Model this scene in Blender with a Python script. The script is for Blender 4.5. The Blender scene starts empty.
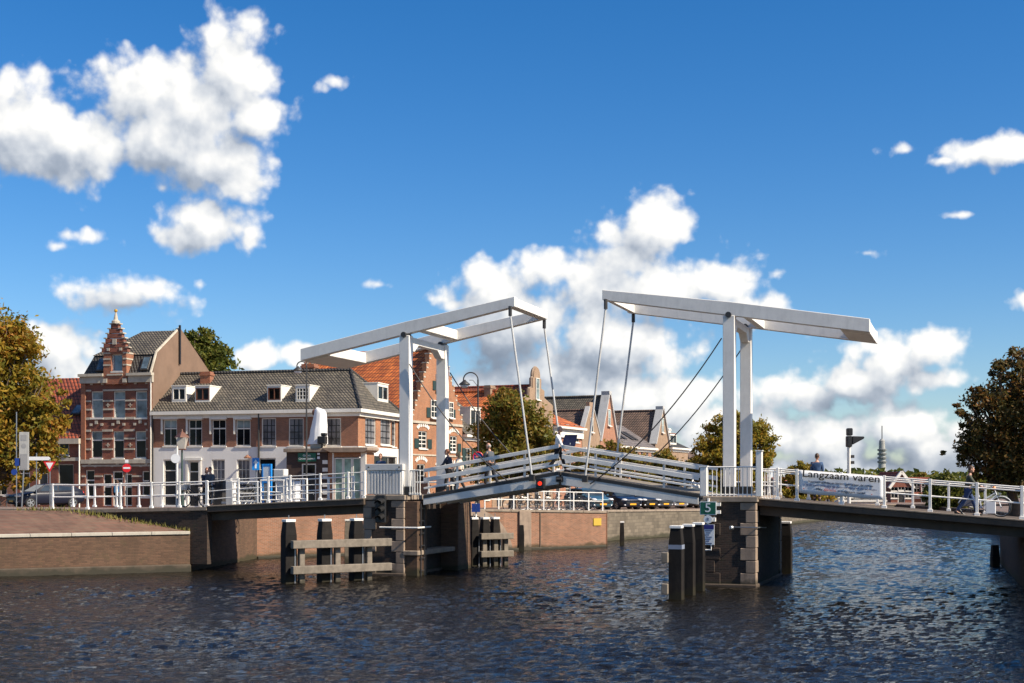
import bpy, bmesh, math, random
import numpy as np
from mathutils import Vector, Matrix, geometry
R = math.radians
sc = bpy.context.scene
COL = sc.collection
random.seed(7)

# ---------------------------------------------------------------- measures
F, HZ, CAMH = 1330.0, 484.0, 3.7          # focal length in pixels, horizon row, eye height above the water
TH = R(19.0)                               # the bridge runs 19 degrees off the picture plane
BU = Vector((math.cos(TH), -math.sin(TH), 0)); BV = Vector((math.sin(TH), math.cos(TH), 0))
P0 = Vector((-4.3, 54.0, 0.0))
def wx(px, Y): return (px - 512.0) / F * Y
def wz(py, Y): return CAMH + (HZ - py) / F * Y
def BP(t, s, z=0.0): return P0 + BU * t + BV * s + Vector((0, 0, z))
def bt(px, s):
    a = (px - 512.0) / F; o = P0 + BV * s
    return (a * o.y - o.x) / (BU.x - a * BU.y)
def bz(px, s, py):
    p = BP(bt(px, s), s); return wz(py, p.y)
def ground_z(x, y):
    d = math.hypot(x + 16, y - 62)
    return 1.2 + 1.4 * math.exp(-max(0, d - 3) / 50.0)

# ---------------------------------------------------------------- objects
def thing(name, label, cat, loc=(0, 0, 0), rz=0.0, group=None):
    o = bpy.data.objects.new(name, None); COL.objects.link(o)
    o.location = loc; o.rotation_euler = (0, 0, rz)
    o['label'] = label; o['category'] = cat
    if group: o['group'] = group
    return o
def tag(o, label, cat, group=None):
    o['label'] = label; o['category'] = cat
    if group: o['group'] = group
    return o
def dup(root, loc, rz, label, group=None):
    r = root.copy(); COL.objects.link(r); r.location = loc; r.rotation_euler = (0, 0, rz)
    r['label'] = label
    if group: r['group'] = group
    for ch in list(root.children):
        c = ch.copy(); COL.objects.link(c); c.parent = r
        for g in list(ch.children):
            d = g.copy(); COL.objects.link(d); d.parent = c
    return r

class MB:
    def __init__(s, T=None):
        s.v = []; s.f = []; s.m = []; s.T = T or Matrix.Identity(4); s.mi = 0
    def add(s, vs, fs):
        b = len(s.v); T = s.T
        for p in vs: s.v.append(tuple(T @ Vector(p)))
        for f in fs: s.f.append([b + i for i in f]); s.m.append(s.mi)
        return s
    def box(s, x0, x1, y0, y1, z0, z1):
        if x0 > x1: x0, x1 = x1, x0
        if y0 > y1: y0, y1 = y1, y0
        if z0 > z1: z0, z1 = z1, z0
        return s.add([(x0,y0,z0),(x1,y0,z0),(x1,y1,z0),(x0,y1,z0),(x0,y0,z1),(x1,y0,z1),(x1,y1,z1),(x0,y1,z1)],
              [(0,3,2,1),(4,5,6,7),(0,1,5,4),(1,2,6,5),(2,3,7,6),(3,0,4,7)])
    def bar(s, p, q, w, h, up=(0, 0, 1)):
        p = Vector(p); q = Vector(q); d = (q - p).normalized(); up = Vector(up)
        a = d.cross(up)
        if a.length < 1e-4: a = d.cross(Vector((0, 1, 0)))
        a.normalize(); b = a.cross(d).normalized()
        c = [a*sx*w/2 + b*sy*h/2 for sx, sy in ((-1,-1),(1,-1),(1,1),(-1,1))]
        return s.add([p+k for k in c] + [q+k for k in c], [(0,1,2,3),(7,6,5,4),(0,4,5,1),(1,5,6,2),(2,6,7,3),(3,7,4,0)])
    def tube(s, pts, r, n=8, cap=True):
        pts = [Vector(p) for p in pts]; rs = r if isinstance(r, (list, tuple)) else [r]*len(pts)
        vs = []; fs = []; prev = None
        for i, p in enumerate(pts):
            d = (pts[min(i+1, len(pts)-1)] - pts[max(i-1, 0)])
            if d.length < 1e-9: d = Vector((0, 0, 1))
            d.normalize()
            if prev is None:
                a = d.orthogonal().normalized()
            else:
                a = prev - d * prev.dot(d)
                a = a.normalized() if a.length > 1e-6 else d.orthogonal().normalized()
            prev = a; b = d.cross(a)
            for k in range(n):
                t = 2*math.pi*k/n; vs.append(p + (a*math.cos(t) + b*math.sin(t))*rs[i])
        for i in range(len(pts)-1):
            for k in range(n):
                k2 = (k+1) % n; fs.append((i*n+k, i*n+k2, (i+1)*n+k2, (i+1)*n+k))
        if cap:
            fs.append(tuple(range(n-1, -1, -1))); fs.append(tuple((len(pts)-1)*n + k for k in range(n)))
        return s.add(vs, fs)
    def ring(s, c, r, tr, axis='y', n=24, m=6):
        pts = []
        for k in range(n+1):
            t = 2*math.pi*k/n
            o = {'y': (math.cos(t)*r, 0, math.sin(t)*r), 'x': (0, math.cos(t)*r, math.sin(t)*r), 'z': (math.cos(t)*r, math.sin(t)*r, 0)}[axis]
            pts.append(Vector(c) + Vector(o))
        return s.tube(pts, tr, m, cap=False)
    def prism(s, poly, d0, d1, plane='xz'):
        mk = {'xz': lambda a, b, d: (a, d, b), 'yz': lambda a, b, d: (d, a, b), 'xy': lambda a, b, d: (a, b, d)}[plane]
        n = len(poly)
        vs = [mk(a, b, d0) for a, b in poly] + [mk(a, b, d1) for a, b in poly]
        fs = [tuple(range(n)), tuple(range(2*n-1, n-1, -1))] + [(i, (i+1) % n + 0, (i+1) % n + n, i + n)[::-1] for i in range(n)]
        return s.add(vs, fs)
    def lathe(s, prof, c=(0, 0, 0), n=16):
        vs = []; fs = []
        for r, z in prof:
            for k in range(n):
                t = 2*math.pi*k/n; vs.append((c[0]+r*math.cos(t), c[1]+r*math.sin(t), c[2]+z))
        for i in range(len(prof)-1):
            for k in range(n):
                k2 = (k+1) % n; fs.append((i*n+k, i*n+k2, (i+1)*n+k2, (i+1)*n+k))
        fs.append(tuple(range(n-1, -1, -1))); fs.append(tuple((len(prof)-1)*n + k for k in range(n)))
        return s.add(vs, fs)
    def ball(s, c, r, n=10, m=7):
        r = (r, r, r) if isinstance(r, (int, float)) else r
        vs = [(c[0], c[1], c[2]-r[2])]; fs = []
        for i in range(1, m):
            p = math.pi*i/m
            for k in range(n):
                t = 2*math.pi*k/n
                vs.append((c[0]+r[0]*math.sin(p)*math.cos(t), c[1]+r[1]*math.sin(p)*math.sin(t), c[2]-r[2]*math.cos(p)))
        vs.append((c[0], c[1], c[2]+r[2])); L = len(vs)-1
        for k in range(n):
            k2 = (k+1) % n
            fs.append((0, 1+k2, 1+k)); fs.append((L, L-n+k, L-n+k2))
            for i in range(m-2): fs.append((1+i*n+k, 1+i*n+k2, 1+(i+1)*n+k2, 1+(i+1)*n+k))
        return s.add(vs, fs)
    def quad(s, a, b, c, d): return s.add([a, b, c, d], [(0, 1, 2, 3)])
    def poly(s, pts): return s.add(pts, [tuple(range(len(pts)))])
    def build(s, name, mats, parent=None, smooth=False, bevel=0.0, bseg=1):
        me = bpy.data.meshes.new(name); me.from_pydata(s.v, [], s.f); me.update()
        bm = bmesh.new(); bm.from_mesh(me); bmesh.ops.recalc_face_normals(bm, faces=bm.faces); bm.to_mesh(me); bm.free()
        for mt in (mats if isinstance(mats, (list, tuple)) else [mats]): me.materials.append(mt)
        if any(s.m): me.polygons.foreach_set('material_index', s.m)
        if smooth: me.polygons.foreach_set('use_smooth', [True]*len(me.polygons))
        o = bpy.data.objects.new(name, me); COL.objects.link(o)
        if parent is not None: o.parent = parent
        if bevel:
            b = o.modifiers.new('bevel', 'BEVEL'); b.width = bevel; b.segments = bseg; b.limit_method = 'ANGLE'; b.angle_limit = R(40)
        return o
def structure(o):
    o['kind'] = 'structure'; return o
def stuff(o, label=None, cat=None):
    o['kind'] = 'stuff'
    if label: o['label'] = label; o['category'] = cat
    return o
def Tr(x, y, z): return Matrix.Translation((x, y, z))
def Rz(a): return Matrix.Rotation(a, 4, 'Z')

def text_obj(body, size, parent, loc, rot, mat, align='CENTER', ext=0.003, name='lettering', sx=1.0, bold=0.0):
    cu = bpy.data.curves.new(name, 'FONT'); cu.body = body; cu.size = size; cu.align_x = align; cu.align_y = 'CENTER'; cu.extrude = ext; cu.offset = bold
    o = bpy.data.objects.new(name, cu); COL.objects.link(o)
    bpy.context.view_layer.update()
    me = bpy.data.meshes.new_from_object(o.evaluated_get(bpy.context.evaluated_depsgraph_get()))
    COL.objects.unlink(o); bpy.data.objects.remove(o)
    me.materials.clear(); me.materials.append(mat)
    o = bpy.data.objects.new(name, me); COL.objects.link(o)
    o.parent = parent; o.location = loc; o.rotation_euler = rot; o.scale = (sx, 1, 1)
    return o

# ---------------------------------------------------------------- materials
class NT:
    def __init__(s, tree): s.t = tree; s.n = tree.nodes; s.l = tree.links
    def new(s, typ, **kw):
        n = s.n.new(typ)
        for k, v in kw.items(): setattr(n, k, v)
        return n
    def link(s, a, b): s.l.new(a, b)
    def math(s, op, a, b=None, c=None, clamp=False):
        n = s.new('ShaderNodeMath', operation=op); n.use_clamp = clamp
        for i, x in enumerate((a, b, c)):
            if x is None: continue
            if isinstance(x, (int, float)): n.inputs[i].default_value = x
            else: s.link(x, n.inputs[i])
        return n.outputs[0]
    def mix(s, fac, a, b, blend='MIX'):
        n = s.new('ShaderNodeMix', data_type='RGBA', blend_type=blend)
        for i, x in ((0, fac), (6, a), (7, b)):
            if isinstance(x, (int, float)): n.inputs[i].default_value = x
            elif isinstance(x, tuple): n.inputs[i].default_value = (x[0], x[1], x[2], 1)
            else: s.link(x, n.inputs[i])
        return n.outputs[2]
    def ramp(s, fac, stops, interp='LINEAR'):
        n = s.new('ShaderNodeValToRGB'); cr = n.color_ramp; cr.interpolation = interp
        while len(cr.elements) < len(stops): cr.elements.new(0.5)
        for e, (p, c) in zip(cr.elements, stops):
            e.position = p; e.color = (c[0], c[1], c[2], 1) if isinstance(c, tuple) else (c, c, c, 1)
        s.link(fac, n.inputs[0]); return n.outputs[0]
    def noise(s, vec, scale, detail=4, rough=0.55, dist=0.0, dim='3D'):
        n = s.new('ShaderNodeTexNoise'); n.noise_dimensions = dim
        n.inputs['Scale'].default_value = scale; n.inputs['Detail'].default_value = detail; n.inputs['Roughness'].default_value = rough
        n.inputs['Distortion'].default_value = dist
        if vec is not None: s.link(vec, n.inputs['Vector'])
        return n.outputs['Fac']
    def bump(s, h, strength, dist=0.02):
        n = s.new('ShaderNodeBump'); n.inputs['Strength'].default_value = strength; n.inputs['Distance'].default_value = dist
        s.link(h, n.inputs['Height']); return n.outputs['Normal']
def newmat(name):
    m = bpy.data.materials.new(name); m.use_nodes = True
    t = NT(m.node_tree); b = m.node_tree.nodes['Principled BSDF']
    return m, t, b
def sc3(c, k): return (min(1, c[0]*k), min(1, c[1]*k), min(1, c[2]*k))
def flat(name, col, rough=0.6, metal=0.0, var=0.25, vs=1.2, bump=0.0, bs=30, spec=0.5, dirt=0.0, dirtcol=(0.08, 0.06, 0.045), wet=0.0):
    m, t, b = newmat(name)
    co = t.new('ShaderNodeTexCoord').outputs['Object']
    n = t.noise(co, vs, 6, 0.65)
    n = t.ramp(n, [(0.25, 0.0), (0.75, 1.0)])
    c = t.mix(n, sc3(col, 1-var), sc3(col, 1+var*0.6))
    if dirt:
        mp = t.new('ShaderNodeMapping'); mp.inputs['Scale'].default_value = (1, 1, 0.22); t.link(co, mp.inputs[0])
        d = t.ramp(t.noise(mp.outputs[0], 3.0, 6, 0.7), [(0.5, 0.0), (0.75, 1.0)])
        c = t.mix(t.math('MULTIPLY', d, dirt), c, dirtcol)
    if wet:
        gp = t.new('ShaderNodeNewGeometry'); sz = t.new('ShaderNodeSeparateXYZ'); t.link(gp.outputs['Position'], sz.inputs[0])
        wv = t.math('SUBTRACT', t.math('ADD', 0.32, t.math('MULTIPLY', t.math('SUBTRACT', t.noise(gp.outputs['Position'], 2.2, 5), 0.5), 0.7)), sz.outputs[2])
        c = t.mix(t.math('MULTIPLY', t.math('MULTIPLY', wv, 5.0, clamp=True), wet), c, (0.028, 0.025, 0.014))
    t.link(c, b.inputs['Base Color'])
    b.inputs['Roughness'].default_value = rough; b.inputs['Metallic'].default_value = metal
    b.inputs['Specular IOR Level'].default_value = spec
    if bump: t.link(t.bump(t.noise(co, bs, 4), bump, 0.01), b.inputs['Normal'])
    return m
def uvec(t, k=1.0):
    co = t.new('ShaderNodeTexCoord').outputs['Object']
    s = t.new('ShaderNodeSeparateXYZ'); t.link(co, s.inputs[0])
    u = t.math('ADD', s.outputs[0], s.outputs[1])
    c = t.new('ShaderNodeCombineXYZ'); t.link(u, c.inputs[0]); t.link(s.outputs[2], c.inputs[1])
    return c.outputs[0], co
def brickmat(name, c1, c2, mortar, bw=0.22, bh=0.065, ms=0.010, stain=0.35, staincol=(0.05, 0.04, 0.032), big=0.5, bump=0.4, offs=0.5, rough=0.85, moss=0.0):
    m, t, b = newmat(name)
    v, co = uvec(t)
    br = t.new('ShaderNodeTexBrick'); t.link(v, br.inputs['Vector'])
    br.offset = offs
    br.inputs['Color1'].default_value = (*c1, 1); br.inputs['Color2'].default_value = (*c2, 1); br.inputs['Mortar'].default_value = (*mortar, 1)
    br.inputs['Scale'].default_value = 1.0; br.inputs['Mortar Size'].default_value = ms; br.inputs['Brick Width'].default_value = bw; br.inputs['Row Height'].default_value = bh
    br.inputs['Bias'].default_value = 0.0; br.inputs['Mortar Smooth'].default_value = 0.3
    n1 = t.ramp(t.noise(co, 0.55, 8, 0.7), [(0.3, 0.62), (0.7, 1.25)])
    c = t.mix(big, br.outputs['Color'], t.mix(1.0, br.outputs['Color'], n1, 'MULTIPLY'))
    mp = t.new('ShaderNodeMapping'); mp.inputs['Scale'].default_value = (1, 1, 0.3); t.link(co, mp.inputs[0])
    d = t.ramp(t.noise(mp.outputs[0], 1.3, 8, 0.72), [(0.48, 0.0), (0.72, 1.0)])
    c = t.mix(t.math('MULTIPLY', d, stain), c, staincol)
    if moss:
        d2 = t.ramp(t.noise(co, 2.2, 6, 0.7), [(0.55, 0.0), (0.7, 1.0)])
        c = t.mix(t.math('MULTIPLY', d2, moss), c, (0.05, 0.065, 0.018))
    gp = t.new('ShaderNodeNewGeometry'); sz = t.new('ShaderNodeSeparateXYZ'); t.link(gp.outputs['Position'], sz.inputs[0])
    wet = t.math('SUBTRACT', t.math('ADD', 0.30, t.math('MULTIPLY', t.math('SUBTRACT', t.noise(co, 1.1, 5), 0.5), 0.6)), sz.outputs[2])
    wet = t.math('MULTIPLY', wet, 6.0, clamp=True)
    c = t.mix(t.math('MULTIPLY', wet, 0.8), c, (0.035, 0.035, 0.018))
    t.link(c, b.inputs['Base Color']); b.inputs['Roughness'].default_value = rough
    b.inputs['Specular IOR Level'].default_value = 0.25
    inv = t.math('SUBTRACT', 1.0, br.outputs['Fac'])
    h = t.math('ADD', inv, t.math('MULTIPLY', t.noise(co, 18, 4), 0.8))
    t.link(t.bump(h, bump, 0.012), b.inputs['Normal'])
    return m
def tilemat(name, c1, c2, gap, tw=0.24, th=0.2, moss=0.25, mosscol=(0.10, 0.10, 0.06), rough=0.75):
    # pantiles: columns with a rounded profile, rows that step
    m, t, b = newmat(name)
    v, co = uvec(t)
    br = t.new('ShaderNodeTexBrick'); t.link(v, br.inputs['Vector']); br.offset = 0.0
    br.inputs['Color1'].default_value = (*c1, 1); br.inputs['Color2'].default_value = (*c2, 1); br.inputs['Mortar'].default_value = (*gap, 1)  # dark joint colour stands for the shadow lines between tiles
    br.inputs['Scale'].default_value = 1.0; br.inputs['Mortar Size'].default_value = 0.028; br.inputs['Brick Width'].default_value = tw; br.inputs['Row Height'].default_value = th
    br.inputs['Mortar Smooth'].default_value = 0.5
    n1 = t.ramp(t.noise(co, 0.9, 8, 0.75), [(0.3, 0.6), (0.7, 1.3)])
    c = t.mix(1.0, br.outputs['Color'], n1, 'MULTIPLY')
    d = t.ramp(t.noise(co, 3.5, 8, 0.75), [(0.5, 0.0), (0.68, 1.0)])
    c = t.mix(t.math('MULTIPLY', d, moss), c, mosscol)
    t.link(c, b.inputs['Base Color']); b.inputs['Roughness'].default_value = rough
    s = t.new('ShaderNodeSeparateXYZ'); t.link(v, s.inputs[0])
    w1 = t.math('ABSOLUTE', t.math('SINE', t.math('MULTIPLY', s.outputs[0], math.pi/tw)))
    fr = t.math('SUBTRACT', 1.0, t.math('FRACT', t.math('DIVIDE', s.outputs[1], th)))
    h = t.math('ADD', w1, t.math('MULTIPLY', fr, 0.9))
    t.link(t.bump(h, 0.9, 0.05), b.inputs['Normal'])
    return m
def glassmat(name, col=(0.02, 0.025, 0.03), rough=0.06, spec=0.8, curtain=None):
    m, t, b = newmat(name)
    co = t.new('ShaderNodeTexCoord').outputs['Object']
    n = t.ramp(t.noise(co, 0.9, 3), [(0.35, 0.0), (0.65, 1.0)])
    t.link(t.mix(n, sc3(col, 0.5), sc3(col, 1.6)), b.inputs['Base Color'])
    b.inputs['Roughness'].default_value = rough; b.inputs['Specular IOR Level'].default_value = spec
    t.link(t.bump(t.noise(co, 1.3, 2), 0.08, 0.05), b.inputs['Normal'])
    return m
def leafmat(name, stops, trans=0.35):
    m, t, b = newmat(name)
    g = t.new('ShaderNodeNewGeometry')
    co = t.new('ShaderNodeTexCoord').outputs['Object']
    n = t.noise(co, 0.55, 4, 0.6)
    f = t.math('ADD', t.math('MULTIPLY', g.outputs['Random Per Island'], 0.55), t.math('MULTIPLY', t.math('SUBTRACT', n, 0.28), 1.1), clamp=True)
    c = t.ramp(f, stops)
    t.link(c, b.inputs['Base Color']); b.inputs['Roughness'].default_value = 0.55; b.inputs['Specular IOR Level'].default_value = 0.3
    tr = t.new('ShaderNodeBsdfTranslucent'); t.link(c, tr.inputs['Color'])
    mx = t.new('ShaderNodeMixShader'); mx.inputs[0].default_value = trans
    out = m.node_tree.nodes['Material Output']
    t.link(b.outputs[0], mx.inputs[1]); t.link(tr.outputs[0], mx.inputs[2]); t.link(mx.outputs[0], out.inputs['Surface'])
    return m

WHITE = flat('white_paint', (0.80, 0.77, 0.72), 0.45, var=0.10, dirt=0.22, dirtcol=(0.42, 0.38, 0.32))
WHITE2 = flat('white_trim', (0.74, 0.70, 0.62), 0.55, var=0.12, dirt=0.3, dirtcol=(0.36, 0.33, 0.28))
GREYP = flat('grey_steel_paint', (0.68, 0.655, 0.61), 0.45, var=0.10, dirt=0.25, dirtcol=(0.2, 0.19, 0.18))
WETC = flat('wet_footing', (0.085, 0.062, 0.042), 0.8, var=0.4, vs=1.5, bump=0.3, dirt=0.6, dirtcol=(0.05, 0.045, 0.025), wet=.9)
BEAMP = flat('beam_paint', (0.76, 0.73, 0.68), 0.45, var=0.10, vs=2.5, dirt=0.32, dirtcol=(0.38, 0.36, 0.33))
CORRUG = flat('cabinet_grey', (0.58, 0.56, 0.53), 0.4, var=0.08, dirt=0.2)
BLACK = flat('black_metal', (0.012, 0.012, 0.013), 0.45, var=0.3)
DKSTEEL = flat('dark_steel', (0.035, 0.033, 0.032), 0.5, var=0.4)
CABLE = flat('steel_cable', (0.05, 0.045, 0.042), 0.5, metal=0.3, var=0.3)
RODM = flat('rod_paint', (0.50, 0.50, 0.49), 0.45, var=0.15, dirt=0.3)
WOODG = flat('weathered_timber', (0.205, 0.172, 0.135), 0.9, var=0.35, vs=5, bump=0.5, bs=25, dirt=0.55, dirtcol=(0.07, 0.06, 0.045), wet=.85)
WOODD = flat('tarred_timber', (0.016, 0.014, 0.013), 0.8, var=0.4, vs=4, bump=0.4, bs=20, spec=0.15, dirt=0.25, dirtcol=(0.09, 0.07, 0.05), wet=.7)
WOODS = flat('sunlit_pile_edge', (0.34, 0.30, 0.26), 0.85, var=0.3, vs=4, bump=0.4, bs=20, dirt=0.4)  # pale timber tone standing for the sunlit edges of the piles; unused
STONE = flat('quoin_stone', (0.29, 0.215, 0.158), 0.9, var=0.3, vs=2.5, bump=0.4, bs=20, dirt=0.55, dirtcol=(0.09, 0.075, 0.06), wet=.85)
STONEL = flat('pale_stone', (0.46, 0.41, 0.33), 0.9, var=0.25, vs=2.0, bump=0.3, dirt=0.4, dirtcol=(0.16, 0.13, 0.09))
CONC = flat('concrete', (0.28, 0.22, 0.165), 0.9, var=0.3, vs=1.5, bump=0.3, dirt=0.6, dirtcol=(0.08, 0.065, 0.05))
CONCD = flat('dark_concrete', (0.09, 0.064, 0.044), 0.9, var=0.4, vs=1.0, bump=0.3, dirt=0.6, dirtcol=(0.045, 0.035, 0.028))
COPING = flat('coping_stone', (0.45, 0.41, 0.34), 0.85, var=0.2, vs=1.5, bump=0.2, dirt=0.4, dirtcol=(0.2, 0.17, 0.12))
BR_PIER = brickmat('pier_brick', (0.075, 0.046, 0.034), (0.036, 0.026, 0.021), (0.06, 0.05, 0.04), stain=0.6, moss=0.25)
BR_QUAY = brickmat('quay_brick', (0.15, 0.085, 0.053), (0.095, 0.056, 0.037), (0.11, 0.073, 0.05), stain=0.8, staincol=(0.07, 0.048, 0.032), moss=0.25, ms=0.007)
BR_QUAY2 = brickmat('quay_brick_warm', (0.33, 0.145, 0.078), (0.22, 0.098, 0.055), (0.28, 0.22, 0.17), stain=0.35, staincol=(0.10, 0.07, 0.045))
ST_QUAY = brickmat('quay_stone', (0.20, 0.165, 0.12), (0.13, 0.108, 0.08), (0.12, 0.10, 0.08), bw=0.5, bh=0.22, ms=0.015, stain=0.4)
BR_RED = brickmat('red_house_brick', (0.25, 0.068, 0.036), (0.17, 0.045, 0.028), (0.20, 0.15, 0.12), stain=0.3)
BR_REDO = brickmat('orange_red_brick', (0.33, 0.105, 0.05), (0.25, 0.08, 0.04), (0.26, 0.19, 0.14), stain=0.2)
BR_BROWN = brickmat('brown_house_brick', (0.31, 0.125, 0.07), (0.23, 0.09, 0.052), (0.24, 0.19, 0.15), stain=0.25)
BR_ORANGE = brickmat('orange_brick', (0.38, 0.14, 0.058), (0.28, 0.10, 0.043), (0.36, 0.26, 0.18), stain=0.2)
BR_TAN = brickmat('tan_brick', (0.34, 0.215, 0.135), (0.26, 0.165, 0.105), (0.30, 0.24, 0.18), stain=0.25)
BR_PINK = brickmat('pink_brick', (0.38, 0.145, 0.08), (0.30, 0.112, 0.062), (0.36, 0.27, 0.2), stain=0.2)
BR_DARK = brickmat('dark_annex_brick', (0.085, 0.05, 0.038), (0.055, 0.035, 0.03), (0.07, 0.06, 0.05), stain=0.3)
PLASTER = flat('white_plaster', (0.74, 0.71, 0.665), 0.8, var=0.08, vs=0.6, dirt=0.18, dirtcol=(0.35, 0.33, 0.3))
RENDER = flat('tan_render', (0.185, 0.118, 0.08), 0.95, var=0.25, vs=0.8, bump=0.3, dirt=0.35, dirtcol=(0.14, 0.1, 0.075))
T_GREY = tilemat('grey_pantile', (0.155, 0.13, 0.095), (0.085, 0.072, 0.056), (0.018, 0.016, 0.014), moss=0.35)
T_DARK = tilemat('dark_pantile', (0.055, 0.05, 0.046), (0.03, 0.028, 0.027), (0.01, 0.01, 0.01), moss=0.2, mosscol=(0.12, 0.11, 0.09))
T_ORANGE = tilemat('orange_pantile', (0.62, 0.17, 0.035), (0.36, 0.08, 0.02), (0.07, 0.018, 0.01), tw=0.30, th=0.30, moss=0.2, mosscol=(0.12, 0.06, 0.03))
T_RED = tilemat('red_pantile', (0.36, 0.075, 0.028), (0.20, 0.042, 0.02), (0.04, 0.012, 0.01), tw=0.3, th=0.28, moss=0.2)
T_BROWN = tilemat('brown_pantile', (0.19, 0.115, 0.08), (0.12, 0.075, 0.055), (0.02, 0.015, 0.012), tw=0.30, th=0.30, moss=0.2)
T_SLATE = tilemat('purple_slate', (0.20, 0.17, 0.165), (0.14, 0.118, 0.118), (0.04, 0.035, 0.035), tw=0.3, th=0.25, moss=0.15)
GLASS = glassmat('window_glass', (0.010, 0.012, 0.014), 0.05, 0.16)
GLASSB = glassmat('window_glass_blue', (0.10, 0.14, 0.17), 0.1)
GLASSG = glassmat('blind_glass', (0.20, 0.25, 0.25), 0.3, 0.3)
CURT = glassmat('curtain_glass', (0.13, 0.125, 0.13), 0.25, 0.4)
SHUT = flat('green_shutter', (0.018, 0.04, 0.035), 0.5, var=0.2)
DOORM = flat('dark_door', (0.03, 0.028, 0.026), 0.4, var=0.3)
BROWNW = flat('brown_wood', (0.13, 0.05, 0.028), 0.5, var=0.3)
LEAD = flat('lead_sheet', (0.30, 0.32, 0.34), 0.55, var=0.15, dirt=0.3)
RUSTSTONE = flat('parapet_stone', (0.42, 0.42, 0.41), 0.8, var=0.15, dirt=0.3)
BARK = flat('bark', (0.085, 0.062, 0.045), 0.95, var=0.4, vs=6, bump=0.8, bs=18)
ASPH = flat('asphalt', (0.062, 0.060, 0.058), 0.95, var=0.25, vs=0.8, bump=0.3, bs=60)
YELLOW = flat('yellow_sign', (0.55, 0.36, 0.04), 0.5, var=0.1)
SIGNRED = flat('sign_red', (0.60, 0.015, 0.02), 0.4, var=0.08)
SIGNBLUE = flat('sign_blue', (0.012, 0.045, 0.24), 0.4, var=0.1)
SKYBLUE = flat('kiosk_blue', (0.01, 0.22, 0.62), 0.4, var=0.1)
SIGNGREEN = flat('sign_green', (0.005, 0.10, 0.055), 0.45, var=0.1)
SIGNWHITE = flat('sign_white', (0.72, 0.73, 0.74), 0.45, var=0.06)
NAVY = flat('board_navy', (0.02, 0.02, 0.16), 0.5, var=0.1)
INK = flat('black_ink', (0.012, 0.012, 0.013), 0.6, var=0.1)
INKB = flat('blue_ink', (0.05, 0.06, 0.16), 0.6, var=0.1)
INKR = flat('red_ink', (0.65, 0.03, 0.02), 0.6, var=0.1)
BANNER = flat('banner_cloth', (0.74, 0.74, 0.75), 0.7, var=0.06, bump=0.15, bs=6)
ORANGEP = flat('orange_plastic', (0.85, 0.22, 0.02), 0.4, var=0.1)
RUBBER = flat('rubber', (0.014, 0.014, 0.014), 0.8, var=0.2)
ALU = flat('alloy', (0.33, 0.34, 0.35), 0.4, metal=0.8, var=0.1)
def emit(name, col, st):
    m, t, b = newmat(name); b.inputs['Emission Color'].default_value = (*col, 1); b.inputs['Emission Strength'].default_value = st
    b.inputs['Base Color'].default_value = (*sc3(col, 0.5), 1); return m
REDLAMP = emit('red_signal_lamp', (1.0, 0.04, 0.01), 0.7)
L_LEFT = leafmat('autumn_leaves', [(0.0, (0.07, 0.085, 0.014)), (0.36, (0.20, 0.18, 0.024)), (0.64, (0.38, 0.24, 0.028)), (1.0, (0.42, 0.15, 0.028))], 0.48)
L_BROWN = leafmat('browning_leaves', [(0.0, (0.07, 0.09, 0.016)), (0.4, (0.18, 0.175, 0.028)), (0.7, (0.27, 0.17, 0.03)), (1.0, (0.34, 0.14, 0.03))], 0.45)
L_GREEN = leafmat('green_leaves', [(0.0, (0.035, 0.05, 0.010)), (0.4, (0.09, 0.11, 0.018)), (0.75, (0.17, 0.16, 0.025)), (1.0, (0.20, 0.14, 0.03))])
L_GOLD = leafmat('golden_leaves', [(0.0, (0.08, 0.10, 0.016)), (0.4, (0.22, 0.20, 0.026)), (0.7, (0.34, 0.22, 0.028)), (1.0, (0.34, 0.15, 0.03))], 0.45)
L_SHADE = leafmat('shaded_leaves', [(0.0, (0.030, 0.038, 0.012)), (0.45, (0.095, 0.08, 0.02)), (0.72, (0.18, 0.095, 0.024)), (1.0, (0.38, 0.14, 0.03))], 0.4)  # leaf colours darkened to carry the shade of the crown
# ---------------------------------------------------------------- camera, sun, sky
cam = bpy.data.cameras.new('camera'); camo = bpy.data.objects.new('camera', cam); COL.objects.link(camo)
camo.location = (0, 0, CAMH); camo.rotation_euler = (R(90), 0, 0)
cam.sensor_width = 36; cam.lens = F*36/1024; cam.shift_y = (HZ-341.5)/1024; cam.clip_end = 6000; cam.clip_start = 0.1
sc.camera = camo
vs = sc.view_settings
vs.view_transform = 'Standard'; vs.look = 'None'; vs.gamma = 1; vs.exposure = 0.7; vs.use_curve_mapping = False

SUN_EL, SUN_AZ = R(40), R(116)      # azimuth clockwise from +Y: the sun stands to the right and a little behind
sdir = Vector((math.sin(SUN_AZ)*math.cos(SUN_EL), math.cos(SUN_AZ)*math.cos(SUN_EL), math.sin(SUN_EL)))
sl = bpy.data.lights.new('sun', 'SUN'); sl.energy = 5.0; sl.angle = R(0.5); sl.color = (1.0, 0.89, 0.73)
so = bpy.data.objects.new('sun', sl); COL.objects.link(so); so.rotation_euler = sdir.to_track_quat('Z', 'Y').to_euler(); so.location = (60, -20, 60)

w = bpy.data.worlds.new('World'); sc.world = w; w.use_nodes = True
t = NT(w.node_tree); bg = w.node_tree.nodes['Background']
sky = t.new('ShaderNodeTexSky', sky_type='NISHITA'); sky.sun_disc = False; sky.sun_elevation = SUN_EL; sky.sun_rotation = SUN_AZ
sky.altitude = 0; sky.air_density = 1.0; sky.dust_density = 0.3; sky.ozone_density = 1.6
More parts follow.
